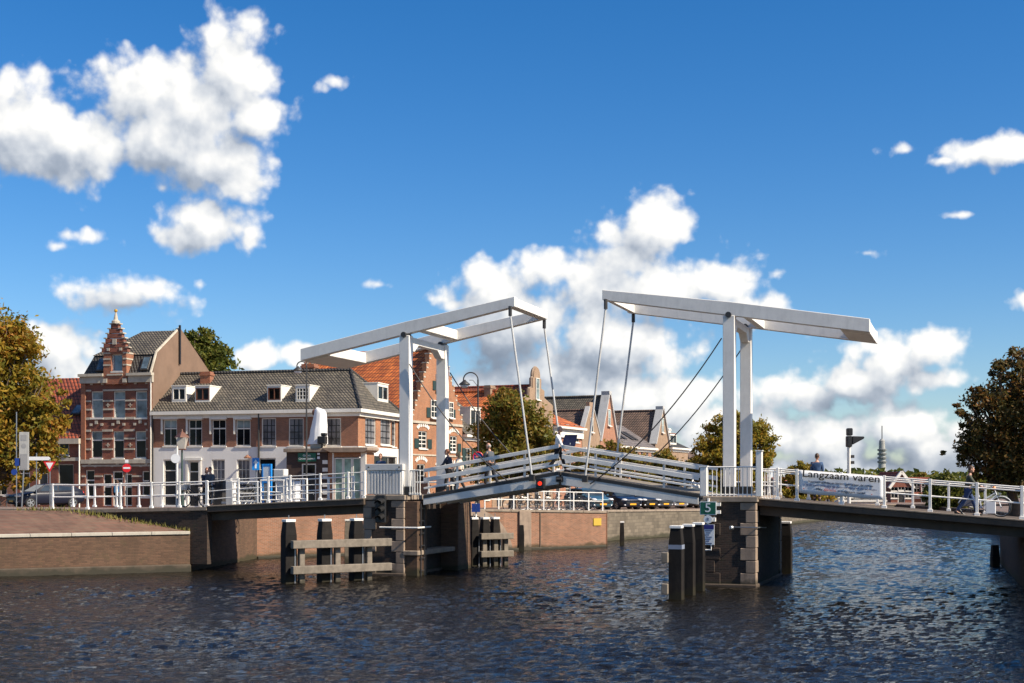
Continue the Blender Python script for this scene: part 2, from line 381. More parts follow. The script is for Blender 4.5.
# cumulus clouds, placed by azimuth and elevation
CL = [  # x, y, rx, ry, strength
 (25,125,62,50,1),(75,150,56,42,1),(100,172,26,16,.8),
 (240,76,56,54,1),(196,104,66,48,1),(140,92,46,36,1),(258,112,40,30,1),(168,142,52,44,1),(205,160,64,34,1),(236,184,44,20,.9),(205,226,56,32,.85),(178,236,30,20,.8),(252,236,18,26,.6),
 (85,238,46,18,.42),(60,246,40,12,.3),(440,300,50,26,.4),(380,285,50,14,.2),(335,80,40,14,.3),(200,285,18,12,.45),(318,88,22,16,.4),(118,300,76,26,.75),(155,292,44,20,.8),(62,352,44,32,1),(95,372,34,22,.9),(256,358,24,17,1),(302,354,20,12,1),
 (652,226,36,34,1),(624,252,40,40,1),(596,285,66,46,1),(548,272,44,30,1),(500,286,42,30,1),(530,325,84,52,1),(610,340,100,55,1),(668,296,54,32,1),(722,286,42,32,1),(742,308,46,22,.9),
 (550,375,104,40,1),(452,306,36,16,.55),(630,398,64,34,1),(690,405,46,24,.9),(505,392,80,30,1),(575,412,130,30,1),
 (930,348,34,28,1),(898,366,50,28,1),(850,384,64,22,1),(800,394,52,20,1),(925,378,42,18,.9),
 (900,432,64,30,1),(830,442,54,28,1),(775,436,44,30,1),(945,452,60,34,1),(1000,448,70,34,1),(850,475,190,26,1),(720,425,56,34,1),(690,462,150,24,1),(420,440,120,24,.9),
 (972,150,44,17,.8),(1008,150,36,18,.85),(944,160,26,9,.5),(1026,302,16,14,.8),(870,253,34,9,.42),(778,273,20,12,.45),(960,215,40,8,.25),(905,150,40,16,.3),(880,350,60,30,.5),(30,392,60,30,.9),(330,400,80,30,.8)]
def ae(px, py):
    return math.atan((px-512)/F), math.atan((HZ-py)/math.hypot(F, px-512))
g = bpy.data.node_groups.new('cloud_density', 'ShaderNodeTree')
g.interface.new_socket('P', in_out='INPUT', socket_type='NodeSocketVector'); g.interface.new_socket('D', in_out='OUTPUT', socket_type='NodeSocketFloat')
gt = NT(g); gi = gt.new('NodeGroupInput'); go = gt.new('NodeGroupOutput'); g.interface.new_socket('B', in_out='OUTPUT', socket_type='NodeSocketFloat')
prev = None
for px, py, rx, ry, st in CL:
    a, e = ae(px, py); ra, re = rx/F, ry/F*1.0
    n = gt.new('ShaderNodeVectorMath', operation='MULTIPLY_ADD'); gt.link(gi.outputs[0], n.inputs[0])
    n.inputs[1].default_value = (1/ra, 1/re, 0); n.inputs[2].default_value = (-a/ra, -e/re, 0)
    L = gt.new('ShaderNodeVectorMath', operation='LENGTH'); gt.link(n.outputs[0], L.inputs[0]); L = L.outputs['Value']
    if st < 1: L = gt.math('ADD', L, (1-st)*0.9)
    prev = L if prev is None else gt.math('SMOOTH_MIN', prev, L, 0.16)
# clouds behind the camera and overhead, seen only in reflections
nb = gt.new('ShaderNodeTexNoise'); nb.noise_dimensions = '2D'; gt.link(gi.outputs[0], nb.inputs['Vector']); nb.inputs['Scale'].default_value = 3.0; nb.inputs['Detail'].default_value = 3
sp = gt.new('ShaderNodeSeparateXYZ'); gt.link(gi.outputs[0], sp.inputs[0])
off = gt.math('GREATER_THAN', gt.math('ABSOLUTE', sp.outputs[0]), 0.42)
bk = gt.math('ADD', gt.math('MULTIPLY', gt.math('SUBTRACT', 0.62, nb.outputs['Fac']), 8.0), 0.8)
bk = gt.math('ADD', bk, gt.math('MULTIPLY', gt.math('SUBTRACT', 1.0, off), 10.0))
prev = gt.math('MINIMUM', prev, bk)
n1 = gt.noise(gi.outputs[0], 22.0, 9, 0.58, 0.15, '2D')
n2 = gt.noise(gi.outputs[0], 9.0, 2, 0.5, 0.0, '2D')
vo = gt.new('ShaderNodeTexVoronoi'); vo.voronoi_dimensions = '2D'; vo.feature = 'SMOOTH_F1'; vo.inputs['Scale'].default_value = 48; vo.inputs['Smoothness'].default_value = 0.6; vo.inputs['Detail'].default_value = 2.0
gt.link(gi.outputs[0], vo.inputs['Vector'])
d = gt.math('SUBTRACT', 1.25, prev)
d = gt.math('MAXIMUM', d, -1.0)
gt.link(d, go.inputs[1])
d = gt.math('ADD', d, gt.math('MULTIPLY', gt.math('SUBTRACT', n1, 0.5), 1.3))
d = gt.math('ADD', d, gt.math('MULTIPLY', gt.math('SUBTRACT', n2, 0.5), 0.5))
d = gt.math('ADD', d, gt.math('MULTIPLY', gt.math('SUBTRACT', 0.42, vo.outputs['Distance']), 0.6))
gt.link(d, go.inputs[0])
tc = t.new('ShaderNodeTexCoord'); s = t.new('ShaderNodeSeparateXYZ'); t.link(tc.outputs['Generated'], s.inputs[0])
az = t.math('ARCTAN2', s.outputs[0], s.outputs[1]); el = t.math('ARCSINE', s.outputs[2])
P = t.new('ShaderNodeCombineXYZ'); t.link(az, P.inputs[0]); t.link(el, P.inputs[1])
def dens(v):
    n = t.new('ShaderNodeGroup'); n.node_tree = g; t.link(v, n.inputs[0]); return n.outputs
d0, m0_ = dens(P.outputs[0])
P2 = t.new('ShaderNodeVectorMath', operation='ADD'); t.link(P.outputs[0], P2.inputs[0]); P2.inputs[1].default_value = (0.012, 0.017, 0)
d1, m1_ = dens(P2.outputs[0])
mr = t.new('ShaderNodeMapRange'); mr.interpolation_type = 'SMOOTHSTEP'; t.link(d0, mr.inputs[0]); mr.inputs[1].default_value = -0.06; mr.inputs[2].default_value = 0.52
alpha = mr.outputs[0]
lit = t.math('ADD', 0.745, t.math('MULTIPLY', t.math('SUBTRACT', d0, d1), 0.48))
gsum = None     # broad shaded bases of the clouds
for px, py, rx, ry, st in [(500,365,70,50,.9),(590,365,80,30,.6),(560,405,110,22,.35),(620,300,26,18,.25),(845,402,95,16,.7),(915,385,40,14,.4),(900,462,120,22,.9),(760,452,60,18,.5),(980,470,80,20,.6),(120,306,70,20,.8),(50,165,70,24,.45),(185,165,70,24,.45),(210,238,50,16,.35),(80,345,60,30,.35),(985,160,50,10,.3),(880,446,140,22,.55)]:
    a, e = ae(px, py); ra, re = rx/F, ry/F
    n = t.new('ShaderNodeVectorMath', operation='MULTIPLY_ADD'); t.link(P.outputs[0], n.inputs[0]); n.inputs[1].default_value = (1/ra, 1/re, 0); n.inputs[2].default_value = (-a/ra, -e/re, 0)
    L = t.new('ShaderNodeVectorMath', operation='LENGTH'); t.link(n.outputs[0], L.inputs[0])
    v = t.math('MULTIPLY', t.math('MAXIMUM', t.math('SUBTRACT', 1.25, L.outputs['Value']), 0.0), st)
    gsum = v if gsum is None else t.math('MAXIMUM', gsum, v)
thick = t.math('ADD', t.math('MULTIPLY', gsum, 0.50), t.math('MULTIPLY', t.math('MINIMUM', t.math('MAXIMUM', t.math('SUBTRACT', m1_, 0.55), 0.0), 0.6), 0.12))
lit = t.math('SUBTRACT', lit, thick, clamp=True)
ccol = t.ramp(lit, [(0.0, (0.24, 0.29, 0.37)), (0.35, (0.40, 0.45, 0.53)), (0.62, (0.68, 0.71, 0.75)), (0.95, (1.0, 0.985, 0.95))])
# sky: the Nishita sky, its blue deepened
hs = t.new('ShaderNodeHueSaturation'); hs.inputs['Saturation'].default_value = 1.30; hs.inputs['Value'].default_value = 0.78; tint = t.mix(1.0, sky.outputs[0], (0.80, 0.89, 1.06), 'MULTIPLY'); t.link(tint, hs.inputs['Color'])
SKY_ST = 0.10
cm = t.new('ShaderNodeVectorMath', operation='SCALE'); t.link(ccol, cm.inputs[0]); cm.inputs['Scale'].default_value = 0.66/SKY_ST
alpha = t.math('MULTIPLY', alpha, 0.97)
t.link(t.mix(alpha, hs.outputs[0], cm.outputs[0]), bg.inputs['Color']); bg.inputs['Strength'].default_value = SKY_ST

# ---------------------------------------------------------------- water
def water_mat():
    m, t, b = newmat('canal_water')
    co = t.new('ShaderNodeTexCoord').outputs['Object']
    b.inputs['Base Color'].default_value = (0.008, 0.0065, 0.004, 1); b.inputs['Roughness'].default_value = 0.05; b.inputs['IOR'].default_value = 1.33; b.inputs['Specular IOR Level'].default_value = 0.45
    mp = t.new('ShaderNodeMapping'); mp.inputs['Rotation'].default_value = (0, 0, R(8)); mp.inputs['Scale'].default_value = (0.8, 1.9, 1); t.link(co, mp.inputs[0])
    h = t.math('ADD', t.noise(mp.outputs[0], 4.5, 5, 0.6, 0.6), t.math('MULTIPLY', t.noise(mp.outputs[0], 2.6, 3, 0.5, 0.4), 1.4))
    t.link(t.bump(h, 1.0, 0.07), b.inputs['Normal'])
    return m
rng = np.random.default_rng(3)
NC = 640
ys = [20.0]
while ys[-1] < 168: ys.append(ys[-1] + 0.07*(ys[-1]/20)**1.15)
NR = len(ys)
ys = np.array(ys); YM = ys[-1]
uu = np.linspace(-1, 1, NC)
X = uu[None, :]*(ys[:, None]*0.5+9.0); Y = np.repeat(ys[:, None], NC, 1)
Zw = np.zeros_like(X)
for k in range(90):
    lam = 0.22*(4.2**rng.random()); ang = rng.normal(R(255), R(28)); kk = 2*math.pi/lam
    amp = 0.0080*lam**0.95*rng.uniform(0.6, 1.3)
    ph = rng.uniform(0, 6.28)
    q = (X*math.cos(ang)+Y*math.sin(ang))*kk + ph
    mod = 0.6+0.4*np.sin(X*rng.uniform(.1, .5)+Y*rng.uniform(.1, .5)+rng.uniform(0, 6))
    Zw += amp*mod*(1-2*np.abs(np.sin(q/2))**1.3+0.2)
gust = 0.72+0.28*np.sin(X*0.11+Y*0.23+1)*np.sin(X*0.05-Y*0.17)+0.25*np.sin(X*.33+Y*.12)*np.sin(Y*.41-X*.15)
edge = np.clip((YM-Y)/12, 0, 1)*np.clip((Y-20)/2, 0, 1)*np.clip((1-np.abs(uu))[None, :]/0.04, 0, 1)
Zw = (Zw-Zw.mean())*gust*edge
verts = np.stack([X, Y, Zw], -1).reshape(-1, 3)
idx = np.arange(NR*NC).reshape(NR, NC)
faces = np.stack([idx[:-1, :-1], idx[:-1, 1:], idx[1:, 1:], idx[1:, :-1]], -1).reshape(-1, 4)
BIG = 900
ex = [(-BIG, -60, 0), (BIG, -60, 0), (BIG, 20, 0), (-BIG, 20, 0), (-BIG, YM, 0), (BIG, YM, 0), (BIG, BIG, 0), (-BIG, BIG, 0)]
n0 = len(verts); verts = np.vstack([verts, np.array(ex)])
a0, a1, b0, b1 = int(idx[0, 0]), int(idx[0, -1]), int(idx[-1, 0]), int(idx[-1, -1])
fl = faces.tolist() + [[n0, n0+1, n0+2, n0+3], [n0+4, n0+5, n0+6, n0+7], [n0+3, a0, b0, n0+4], [a1, n0+2, n0+5, b1]]
me = bpy.data.meshes.new('water'); me.from_pydata(verts.tolist(), [], fl); me.update()
me.polygons.foreach_set('use_smooth', [True]*len(me.polygons)); me.materials.append(water_mat())
water = bpy.data.objects.new('water', me); COL.objects.link(water); structure(water)

# ---------------------------------------------------------------- ground sheets
WB = BP(bt(190, -0.7), -0.7)                       # corner where the bank wall meets the abutment
BANK_A = Vector((WB.x-46*0.89, WB.y-46*0.40, 0))   # bank wall runs off to the left, towards the viewer
AB2 = Vector((wx(257, 66.0), 66.0, 0))
W2A = Vector((wx(330, 67.8), 67.8, 0)); W2B = Vector((wx(606, 78.0), 78.0, 0))
W3A = Vector((wx(607, 86.3), 86.3, 0)); W3B = Vector((wx(698, 97.5), 97.5, 0)); W3C = Vector((wx(826, 137), 137.0, 0))
W4 = Vector((38, 150.0, 0)); W5 = Vector((44, 152.0, 0))
def street_mat():
    m, t, b = newmat('street_paving')
    co = t.new('ShaderNodeTexCoord').outputs['Object']
    br = t.new('ShaderNodeTexBrick'); t.link(co, br.inputs['Vector'])
    br.inputs['Color1'].default_value = (0.20, 0.13, 0.10, 1); br.inputs['Color2'].default_value = (0.15, 0.10, 0.08, 1); br.inputs['Mortar'].default_value = (0.09, 0.075, 0.06, 1)
    br.inputs['Scale'].default_value = 1; br.inputs['Brick Width'].default_value = 0.22; br.inputs['Row Height'].default_value = 0.11; br.inputs['Mortar Size'].default_value = 0.008
    n = t.ramp(t.noise(co, 0.5, 8, 0.7), [(0.3, 0.75), (0.7, 1.3)])
    t.link(t.mix(1.0, br.outputs['Color'], n, 'MULTIPLY'), b.inputs['Base Color']); b.inputs['Roughness'].default_value = 0.9
    return m
STREET = street_mat()
def sheet(name, outline, zf, step, mat, pad=0):
    xs = [p[0] for p in outline]; ysv = [p[1] for p in outline]
    pts = [Vector((p[0], p[1])) for p in outline]; n = len(pts)
    edges = [(i, (i+1) % n) for i in range(n)]
    if step:
        xx = min(xs)+step/2
        while xx < max(xs):
            yy = min(ysv)+step/2
            while yy < max(ysv):
                pts.append(Vector((xx, yy))); yy += step
            xx += step
    v2, e2, f2, *_ = geometry.delaunay_2d_cdt(pts, edges, [], 1, 1e-5)
    mb = MB(); mb.v = [(p.x, p.y, zf(p.x, p.y)) for p in v2]; mb.f = [list(f) for f in f2]; mb.m = [0]*len(f2)
    o = mb.build(name, mat)
    if o.data.polygons and o.data.polygons[0].normal.z < 0: o.data.flip_normals()
    return structure(o)
RA = BP(bt(150, -0.7), -0.7); RB = BP(-40, -0.7)
outline = [(RB.x, RB.y), (WB.x, WB.y), (AB2.x, AB2.y), (W2B.x, W2B.y), (W3A.x, W3A.y), (W3B.x, W3B.y), (W3C.x, W3C.y), (W4.x, W4.y), (W5.x, W5.y), (140, 172), (140, 230), (-110, 230), (-110, RB.y)]
sheet('street', outline, ground_z, 6.0, STREET)
far = [(-1800, 235), (1800, 235), (1800, 2500), (-1800, 2500)]
def far_mat(): return flat('far_land', (0.09, 0.10, 0.05), 0.95, var=0.4, vs=0.02)
FARL = far_mat()
sheet('ground', [(-1800, 229), (1800, 229), (1800, 2600), (-1800, 2600)], lambda x, y: 1.15, 0, FARL)
sheet('ground', [(-1800, -60), (-109, -60), (-109, 231), (-1800, 231)], lambda x, y: 1.15, 0, FARL)
sheet('ground', [(139, 165), (1800, 165), (1800, 231), (139, 231)], lambda x, y: 1.15, 0, FARL)

# sloping brick bank between the bank wall and the ramp railing
PAVE = brickmat('slope_paving', (0.175, 0.092, 0.064), (0.12, 0.066, 0.047), (0.14, 0.10, 0.07), bw=0.24, bh=0.11, stain=0.5, staincol=(0.2, 0.15, 0.10), bump=0.25)
def bank_pt(k): return BANK_A.lerp(WB, k)
BWZ = lambda k: 1.52 + 0.12*k
mb = MB(); NB = 14
RBf = BP(-40, -0.72)
for i in range(NB+1):
    k = i/NB; p = bank_pt(k); q = RBf.lerp(WB, k)
    zt = 2.56 if k < 0.80 else 2.56 - (2.56-1.68)*((k-0.80)/0.20)
    for j in range(5):
        r = j/4; c = p.lerp(q, r); mb.v.append((c.x, c.y, BWZ(k) + (zt-BWZ(k))*r + 0.03*math.sin(i*1.3+j)))
for i in range(NB):
    for j in range(4):
        a = i*5+j; mb.f.append([a, a+5, a+6, a+1]); mb.m.append(0)
structure(mb.build('brick_pavement', PAVE, smooth=True))
# grass tufts along the foot of the ramp
GRASS = leafmat('grass_blades', [(0.0, (0.06, 0.07, 0.015)), (0.5, (0.15, 0.14, 0.03)), (1.0, (0.26, 0.20, 0.06))], 0.2)
mb = MB()
for i in range(420):
    k = 0.72+0.28*random.random()**0.8; q = RBf.lerp(WB, k); p = bank_pt(k)
    c = q.lerp(p, abs(random.gauss(0, 0.06)))
    zt = 2.56 if k < 0.80 else 2.56 - (2.56-1.68)*((k-0.80)/0.20)
    z = zt-0.02; h = random.uniform(0.06, 0.26); a = random.uniform(0, 6.28); dx, dy = math.cos(a)*0.03, math.sin(a)*0.03
    mb.add([(c.x-dx, c.y-dy, z), (c.x+dx, c.y+dy, z), (c.x+random.gauss(0, .06), c.y+random.gauss(0, .06), z+h)], [(0, 1, 2)])
stuff(mb.build('grass', GRASS), 'grass and weeds along the foot of the ramp wall', 'grass')

# ---------------------------------------------------------------- quay walls
def qwall(name, label, a, b, z0a, z1a, z1b, mat, cop=COPING, thick=0.5, cw=0.55, ch=0.14, ledge=None, over=0.06):
    d = (b-a); L = d.length; ang = math.atan2(d.y, d.x)
    th = thing(name, label, 'quay wall', (a.x, a.y, 0), ang)
    m = MB(); m.prism([(0, z0a), (L, z0a), (L, z1b-ch), (0, z1a-ch)], 0, thick, 'xz'); m.build('wall', mat, th)
    m = MB(); n = max(1, int(L/1.6))
    for i in range(n):
        x0 = L*i/n+0.006; x1 = L*(i+1)/n-0.006
        zz = lambda x: z1a+(z1b-z1a)*x/L
        m.prism([(x0, zz(x0)-ch+.002), (x1, zz(x1)-ch+.002), (x1, zz(x1)), (x0, zz(x0))], -over, cw, 'xz')
    m.build('coping', cop, th, bevel=0.015)
    if ledge:
        m = MB(); m.box(0, L-.01, -ledge[0], -0.003, -0.8, ledge[1]); m.build('ledge', WETC, th, bevel=0.03)
    return th
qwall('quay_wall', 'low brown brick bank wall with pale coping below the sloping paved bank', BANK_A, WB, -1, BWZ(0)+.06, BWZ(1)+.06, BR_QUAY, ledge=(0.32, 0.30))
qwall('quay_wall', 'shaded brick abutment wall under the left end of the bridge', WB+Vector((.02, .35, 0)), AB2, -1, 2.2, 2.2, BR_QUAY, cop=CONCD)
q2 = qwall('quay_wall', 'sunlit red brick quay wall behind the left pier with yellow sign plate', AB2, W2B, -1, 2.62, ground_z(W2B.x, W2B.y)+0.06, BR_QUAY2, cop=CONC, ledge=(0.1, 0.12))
# pilaster, arch band and drain stain on it
def on_wall2(px):
    a = (px-512)/F; d = (W2B-AB2).normalized()
    return (a*AB2.y-AB2.x)/(d.x-a*d.y)
L2 = (W2B-AB2).length
m = MB(); xp = on_wall2(519); m.box(xp-.05, xp+.75, -.14, -.003, -.8, 2.2); m.build('pilaster', STONE, q2, bevel=.02)
xa = on_wall2(462)
m = MB(); cx, r1, r2, czz = on_wall2(470), 2.8, 2.42, -0.45
pts = [(cx+r1*math.cos(R(k)), czz+r1*math.sin(R(k))) for k in range(12, 169, 6)] + [(cx+r2*math.cos(R(k)), czz+r2*math.sin(R(k))) for k in range(168, 11, -6)]
m.prism(pts, -.09, -.003, 'xz'); m.build('stone_arch', STONE, q2)
m = MB(); pts = [(cx+2.41*math.cos(R(k)), czz+2.41*math.sin(R(k))) for k in range(13, 168, 6)]
m.prism(pts, -.03, -.003, 'xz'); m.build('bricked_opening', BR_PIER, q2)
m = MB(); xs_ = on_wall2(597); m.box(xs_-.28, xs_+.28, -.05, -.01, 1.28, 1.70); m.build('sign_plate', YELLOW, q2)
m = MB(); xs_ = on_wall2(540); m.box(xs_-.04, xs_+.04, -.03, -.002, 0.1, 2.1); m.build('drain_pipe', CONCD, q2)
qwall('quay_wall', 'short brick return of the quay wall beyond the yellow sign plate', W2B+Vector((.1, .3, 0)), W3A, -1, ground_z(*W2B.xy)+.05, ground_z(*W3A.xy)+.05, BR_QUAY2, cop=CONC)
qwall('quay_wall', 'grey stone quay wall below the parked cars', W3A, W3B, -1, ground_z(*W3A.xy)+.05, ground_z(*W3B.xy)+.05, ST_QUAY, cop=CONC)
qwall('quay_wall', 'far grey stone quay wall seen under the right approach deck', W3B, W3C, -1, ground_z(*W3B.xy)+.05, ground_z(*W3C.xy)+.05, ST_QUAY, cop=CONC)
qwall('quay_wall', 'distant low quay wall closing the canal behind the banner', W3C, W4, -1, 1.4, 1.4, ST_QUAY, cop=CONC)
qwall('quay_wall', 'short distant end wall of the canal below the white building', W4, W5, -1, 1.4, 1.4, ST_QUAY, cop=CONC)
# near right bank
RQ0 = Vector((11.5, 24, 0)); RQ1 = Vector((wx(1024, 47.0), 47.0, 0)); RQ2 = Vector((wx(1000, 62.0), 62.0, 0)); RQ3 = Vector((30, 78, 0)); RQ4 = Vector((40, 112, 0)); RQ5 = Vector((44, 152, 0))
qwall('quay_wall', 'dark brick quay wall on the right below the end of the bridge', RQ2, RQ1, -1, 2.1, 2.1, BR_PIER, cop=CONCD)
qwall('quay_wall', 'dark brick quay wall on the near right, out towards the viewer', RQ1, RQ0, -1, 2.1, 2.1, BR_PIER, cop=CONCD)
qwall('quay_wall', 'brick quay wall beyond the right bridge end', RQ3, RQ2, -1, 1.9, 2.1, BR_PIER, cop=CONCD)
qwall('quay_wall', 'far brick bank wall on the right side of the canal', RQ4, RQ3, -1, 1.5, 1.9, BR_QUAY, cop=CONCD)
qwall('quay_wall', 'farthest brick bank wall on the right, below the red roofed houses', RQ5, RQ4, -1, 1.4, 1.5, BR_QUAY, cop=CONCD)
sheet('street', [(RQ0.x, RQ0.y), (RQ1.x, RQ1.y), (RQ2.x, RQ2.y), (RQ3.x, RQ3.y), (RQ4.x, RQ4.y), (RQ5.x, RQ5.y), (140, 172), (140, 24)], lambda x, y: 2.05-0.9*min(1, max(0, (y-62)/60)), 8.0, STREET)
# ---------------------------------------------------------------- the bridge
def bthing(name, label, cat, t, s, z=0, group=None):
    th = thing(name, label, cat, BP(t, s, z), -TH, group)
    return th, Tr(-t, -s, -z)
PT = 3.25        # top of the piers
TR = bt(729.5, 0)  # right portal
def pier(label, t0, t1, s0, s1, side):
    th, T = bthing('bridge_pier', label, 'bridge pier', (t0+t1)/2, s0)
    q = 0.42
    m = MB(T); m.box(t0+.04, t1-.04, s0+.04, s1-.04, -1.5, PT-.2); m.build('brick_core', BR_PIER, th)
    qs = [MB(T) for _ in range(4)]
    z = -0.4; k = 0
    while z < PT-.25:
        h = 0.45; z1 = min(z+h, PT-.22)
        for mq, (ta, tb) in zip(qs, ((t0, t0+q+(.15 if k % 2 else -.05)), (t1-q-(.15 if k % 2 else -.05), t1))):
            mq.box(ta, tb, s0, s0+q+(.0 if k % 2 else .2), z+.006, z1-.006)
        for (sa, sb) in ((s1-q-.1, s1), ):
            qs[2].box(t1-q, t1, sa, sb, z+.006, z1-.006); qs[3].box(t0, t0+q, sa, sb, z+.006, z1-.006)
        z += h; k += 1
    for iq, mq in enumerate(qs): mq.build('quoin', BR_PIER if (side == 2 and iq == 0) else STONE, th, bevel=.02)
    m = MB(T); m.box(t0-.06, t1+.06, s0-.06, s1+.06, PT-.2, PT); m.build('cap_slab', CONC, th, bevel=.02)
    m = MB(T); m.box(t0-.03, t1+.03, s0-.05, s1+.03, -1.4, .10); m.build('footing', CONCD, th, bevel=.03)
    return th, T
LP0, LP1, LS = bt(363, -.45), bt(404, -.45), -.45
pl, T = pier('left stone and brick bridge pier under the corrugated control cabinet', LP0, LP1, LS, 5.2, 1)
m = MB(T); m.box(LP1-.1, LP1+.75, 3.6, 5.2, -1.4, PT-.35); m.build('rear_pillar', BR_QUAY, pl, bevel=.03)
m = MB(T); m.box(LP1+.02, LP1+.55, LS+.1, LS+1.1, -1.4, PT-.25); m.build('front_buttress', BR_QUAY, pl, bevel=.02)
m = MB(T); m.box(LP1-.05, LP1+.62, LS-.02, 5.25, .82, 1.02); m.build('stone_ledge', CONC, pl, bevel=.03)
m = MB(T); m.tube([(LP1-1.0, LS-.16, 1.95), (LP1+.66, LS-.16, 1.95), (LP1+.66, LS+1.2, 1.95)], .035, 6); m.build('guard_rail', WHITE, pl)
m = MB(T)
for zz in (.2, .7, 1.2, 1.7, 2.2, 2.7): m.box(LP1+.60, LP1+.66, LS+.25, LS+.6, zz, zz+.03)
m.box(LP1+.60, LP1+.66, LS+.23, LS+.27, .0, 2.9); m.box(LP1+.60, LP1+.66, LS+.58, LS+.62, .0, 2.9); m.build('ladder', DKSTEEL, pl)
RP0, RP1, RS = bt(704.5, -1.85), bt(756, -1.85), -1.85
pr, T = pier('right bridge pier of dark brick with pale quoins carrying the green number sign', RP0, RP1, RS, 5.0, 2)
m = MB(T); m.tube([(RP0+.95, RS-.14, 2.15), (RP1+.05, RS-.14, 2.15), (RP1+.14, RS+1.5, 2.1)], .022, 6); m.ball((RP0+1.0, RS-.14, 2.13), .09); m.build('guard_rail', ALU, pr)

# portals
def portal(label, tc, ztop, name='bridge_portal'):
    th, T = bthing(name, label, 'bridge portal', tc, 0, PT)
    D = 3.95
    for s in (0, D):
        m = MB(T); m.box(tc-.22, tc+.22, s-.19, s+.19, PT+.34, ztop); m.build('column', BEAMP, th, bevel=.02)
        m = MB(T); m.box(tc-.25, tc+.25, s-.22, s+.22, PT, PT+.34); m.build('column_base', BLACK, th, bevel=.02)
    zb = ztop-.62
    m = MB(T); m.prism([(.19, zb), (.50, zb), (.95, zb+.30), (D-.95, zb+.30), (D-.50, zb), (D-.19, zb), (D-.19, zb+.58), (.19, zb+.58)], tc-.16, tc+.16, 'yz'); m.build('cross_beam', BEAMP, th, bevel=.015)
    for s in (0, D):
        m = MB(T); m.tube([(tc, s-.3, ztop+.02), (tc, s+.3, ztop+.02)], .11, 12); m.build('pivot_bearing', DKSTEEL, th)
    return th, T
pl_, T = portal('left white bridge portal beside the control cabinet', 0.0, 9.72)
pr_, T = portal('right white bridge portal behind the balustrade', TR, 9.98)

def balance(label, t0, z0, t1, z1, ctw, tipT, tipB, rods, cables, tc):
    """beams from (t0,z0) to (t1,z1) along their lower edge"""
    th, T = bthing('balance_frame', label, 'balance beam', tc, 0, 9.8)
    D = 3.95; zz = lambda t: z0+(z1-z0)*(t-t0)/(t1-t0); H = .47
    hh = lambda t: H*(1.08-.25*abs(t-tc)/5.0*(1 if (t-tc)*ctw < 0 else .15))
    for s in (0, D):
        m = MB(T); m.prism([(t0, zz(t0)), (tc, zz(tc)), (t1, zz(t1)), (t1, zz(t1)+hh(t1)), (tc, zz(tc)+hh(tc)), (t0, zz(t0)+hh(t0))], s-.17, s+.17, 'xz'); m.build('beam', BEAMP, th, bevel=.015)
    tip = t1 if ctw < 0 else t0; inn = -1 if ctw < 0 else 1
    m = MB(T); a, b = sorted((tip+inn*.03, tip+inn*.30)); m.prism([(a, zz(a)+.03), (b, zz(b)+.03), (b, zz(b)+.36), (a, zz(a)+.36)], .17, D-.17, 'xz'); m.build('tip_beam', BEAMP, th)
    a, b = sorted((tc+.45, tc+.75)) if True else (0, 0)
    m = MB(T); m.prism([(a, zz(a)+.03), (b, zz(b)+.03), (b, zz(b)+.42), (a, zz(a)+.42)], .17, D-.17, 'xz'); m.build('middle_beam', BEAMP, th)
    end = t0 if ctw < 0 else t1
    a, b = sorted((end-inn*.02*0, end+(1 if ctw < 0 else -1)*1.15))
    if ctw > 0: a, b = end-1.05, end
    m = MB(T); m.prism([(a, zz(a)-.02), (b, zz(b)-.02), (b, zz(b)+.43), (a, zz(a)+.43)], .172, D-.172, 'xz'); m.build('counterweight', BEAMP, th, bevel=.012)
    # hanger rods
    for (tr, zr, s) in rods:
        m = MB(T); tp = tip+inn*.16
        m.tube([(tp, s, zz(tp)-.28), (tr, s, zr)], .042, 8); m.build('hanger_rod', RODM, th)
        m = MB(T); m.tube([(tp, s, zz(tp)+.04), (tp, s, zz(tp)-.34)], .075, 8); m.build('shackle', DKSTEEL, th); m = MB(T); m.box(tr-.1, tr+.1, s-.09, s+.09, zr-.16, zr+.1); m.build('shackle', DKSTEEL, th)
    for (pts, s) in cables:
        m = MB(T); m.tube([(p[0], s, p[1]) for p in pts], .026, 6); m.build('chain', CABLE, th)
    return th
def curve(p, q, sag, n=14):
    return [(p[0]+(q[0]-p[0])*k/n, p[1]+(q[1]-p[1])*k/n - sag*4*(k/n)*(1-k/n)) for k in range(n+1)]
tL0, tL1 = bt(302.3, 0), bt(516, 0); zL0, zL1 = bz(302.3, 0, 361), bz(516, 0, 307)
tR0, tR1 = bt(603.3, 0), bt(870, 0); zR0, zR1 = bz(603.3, 0, 300.5), bz(870, 0, 332.7)
FS = -0.24
lt = bt(532, FS); rt_ = bt(585, FS)
lcab = [(curve((0.25, bz(411, -.24, 364)), (bt(508, -.24), bz(508, -.24, 481)), .45), -.24), (curve((0.25, bz(411, -.24, 364)), (bt(508, -.24), bz(508, -.24, 481)), .45), 4.2)]
rcab = [(curve((TR-.25, bz(724, -.24, 338)), (bt(590, -.24), bz(590, -.24, 484)), .55), -.24), (curve((TR-.25, bz(724, -.24, 338)), (bt(590, -.24), bz(590, -.24, 484)), .55), 4.2)]
balance('left white balance frame with counterweight at its lower left end', tL0, zL0, tL1, zL1, -1, None, None, [(lt, bz(532, FS, 477), FS), (lt, bz(532, FS, 477), 3.95+.24)], lcab, 0.0)
balance('right white balance frame with counterweight at its right end', tR0, zR0, tR1, zR1, 1, None, None, [(rt_, bz(585, FS, 478), FS), (rt_, bz(585, FS, 478), 3.95+.24)], rcab, TR)

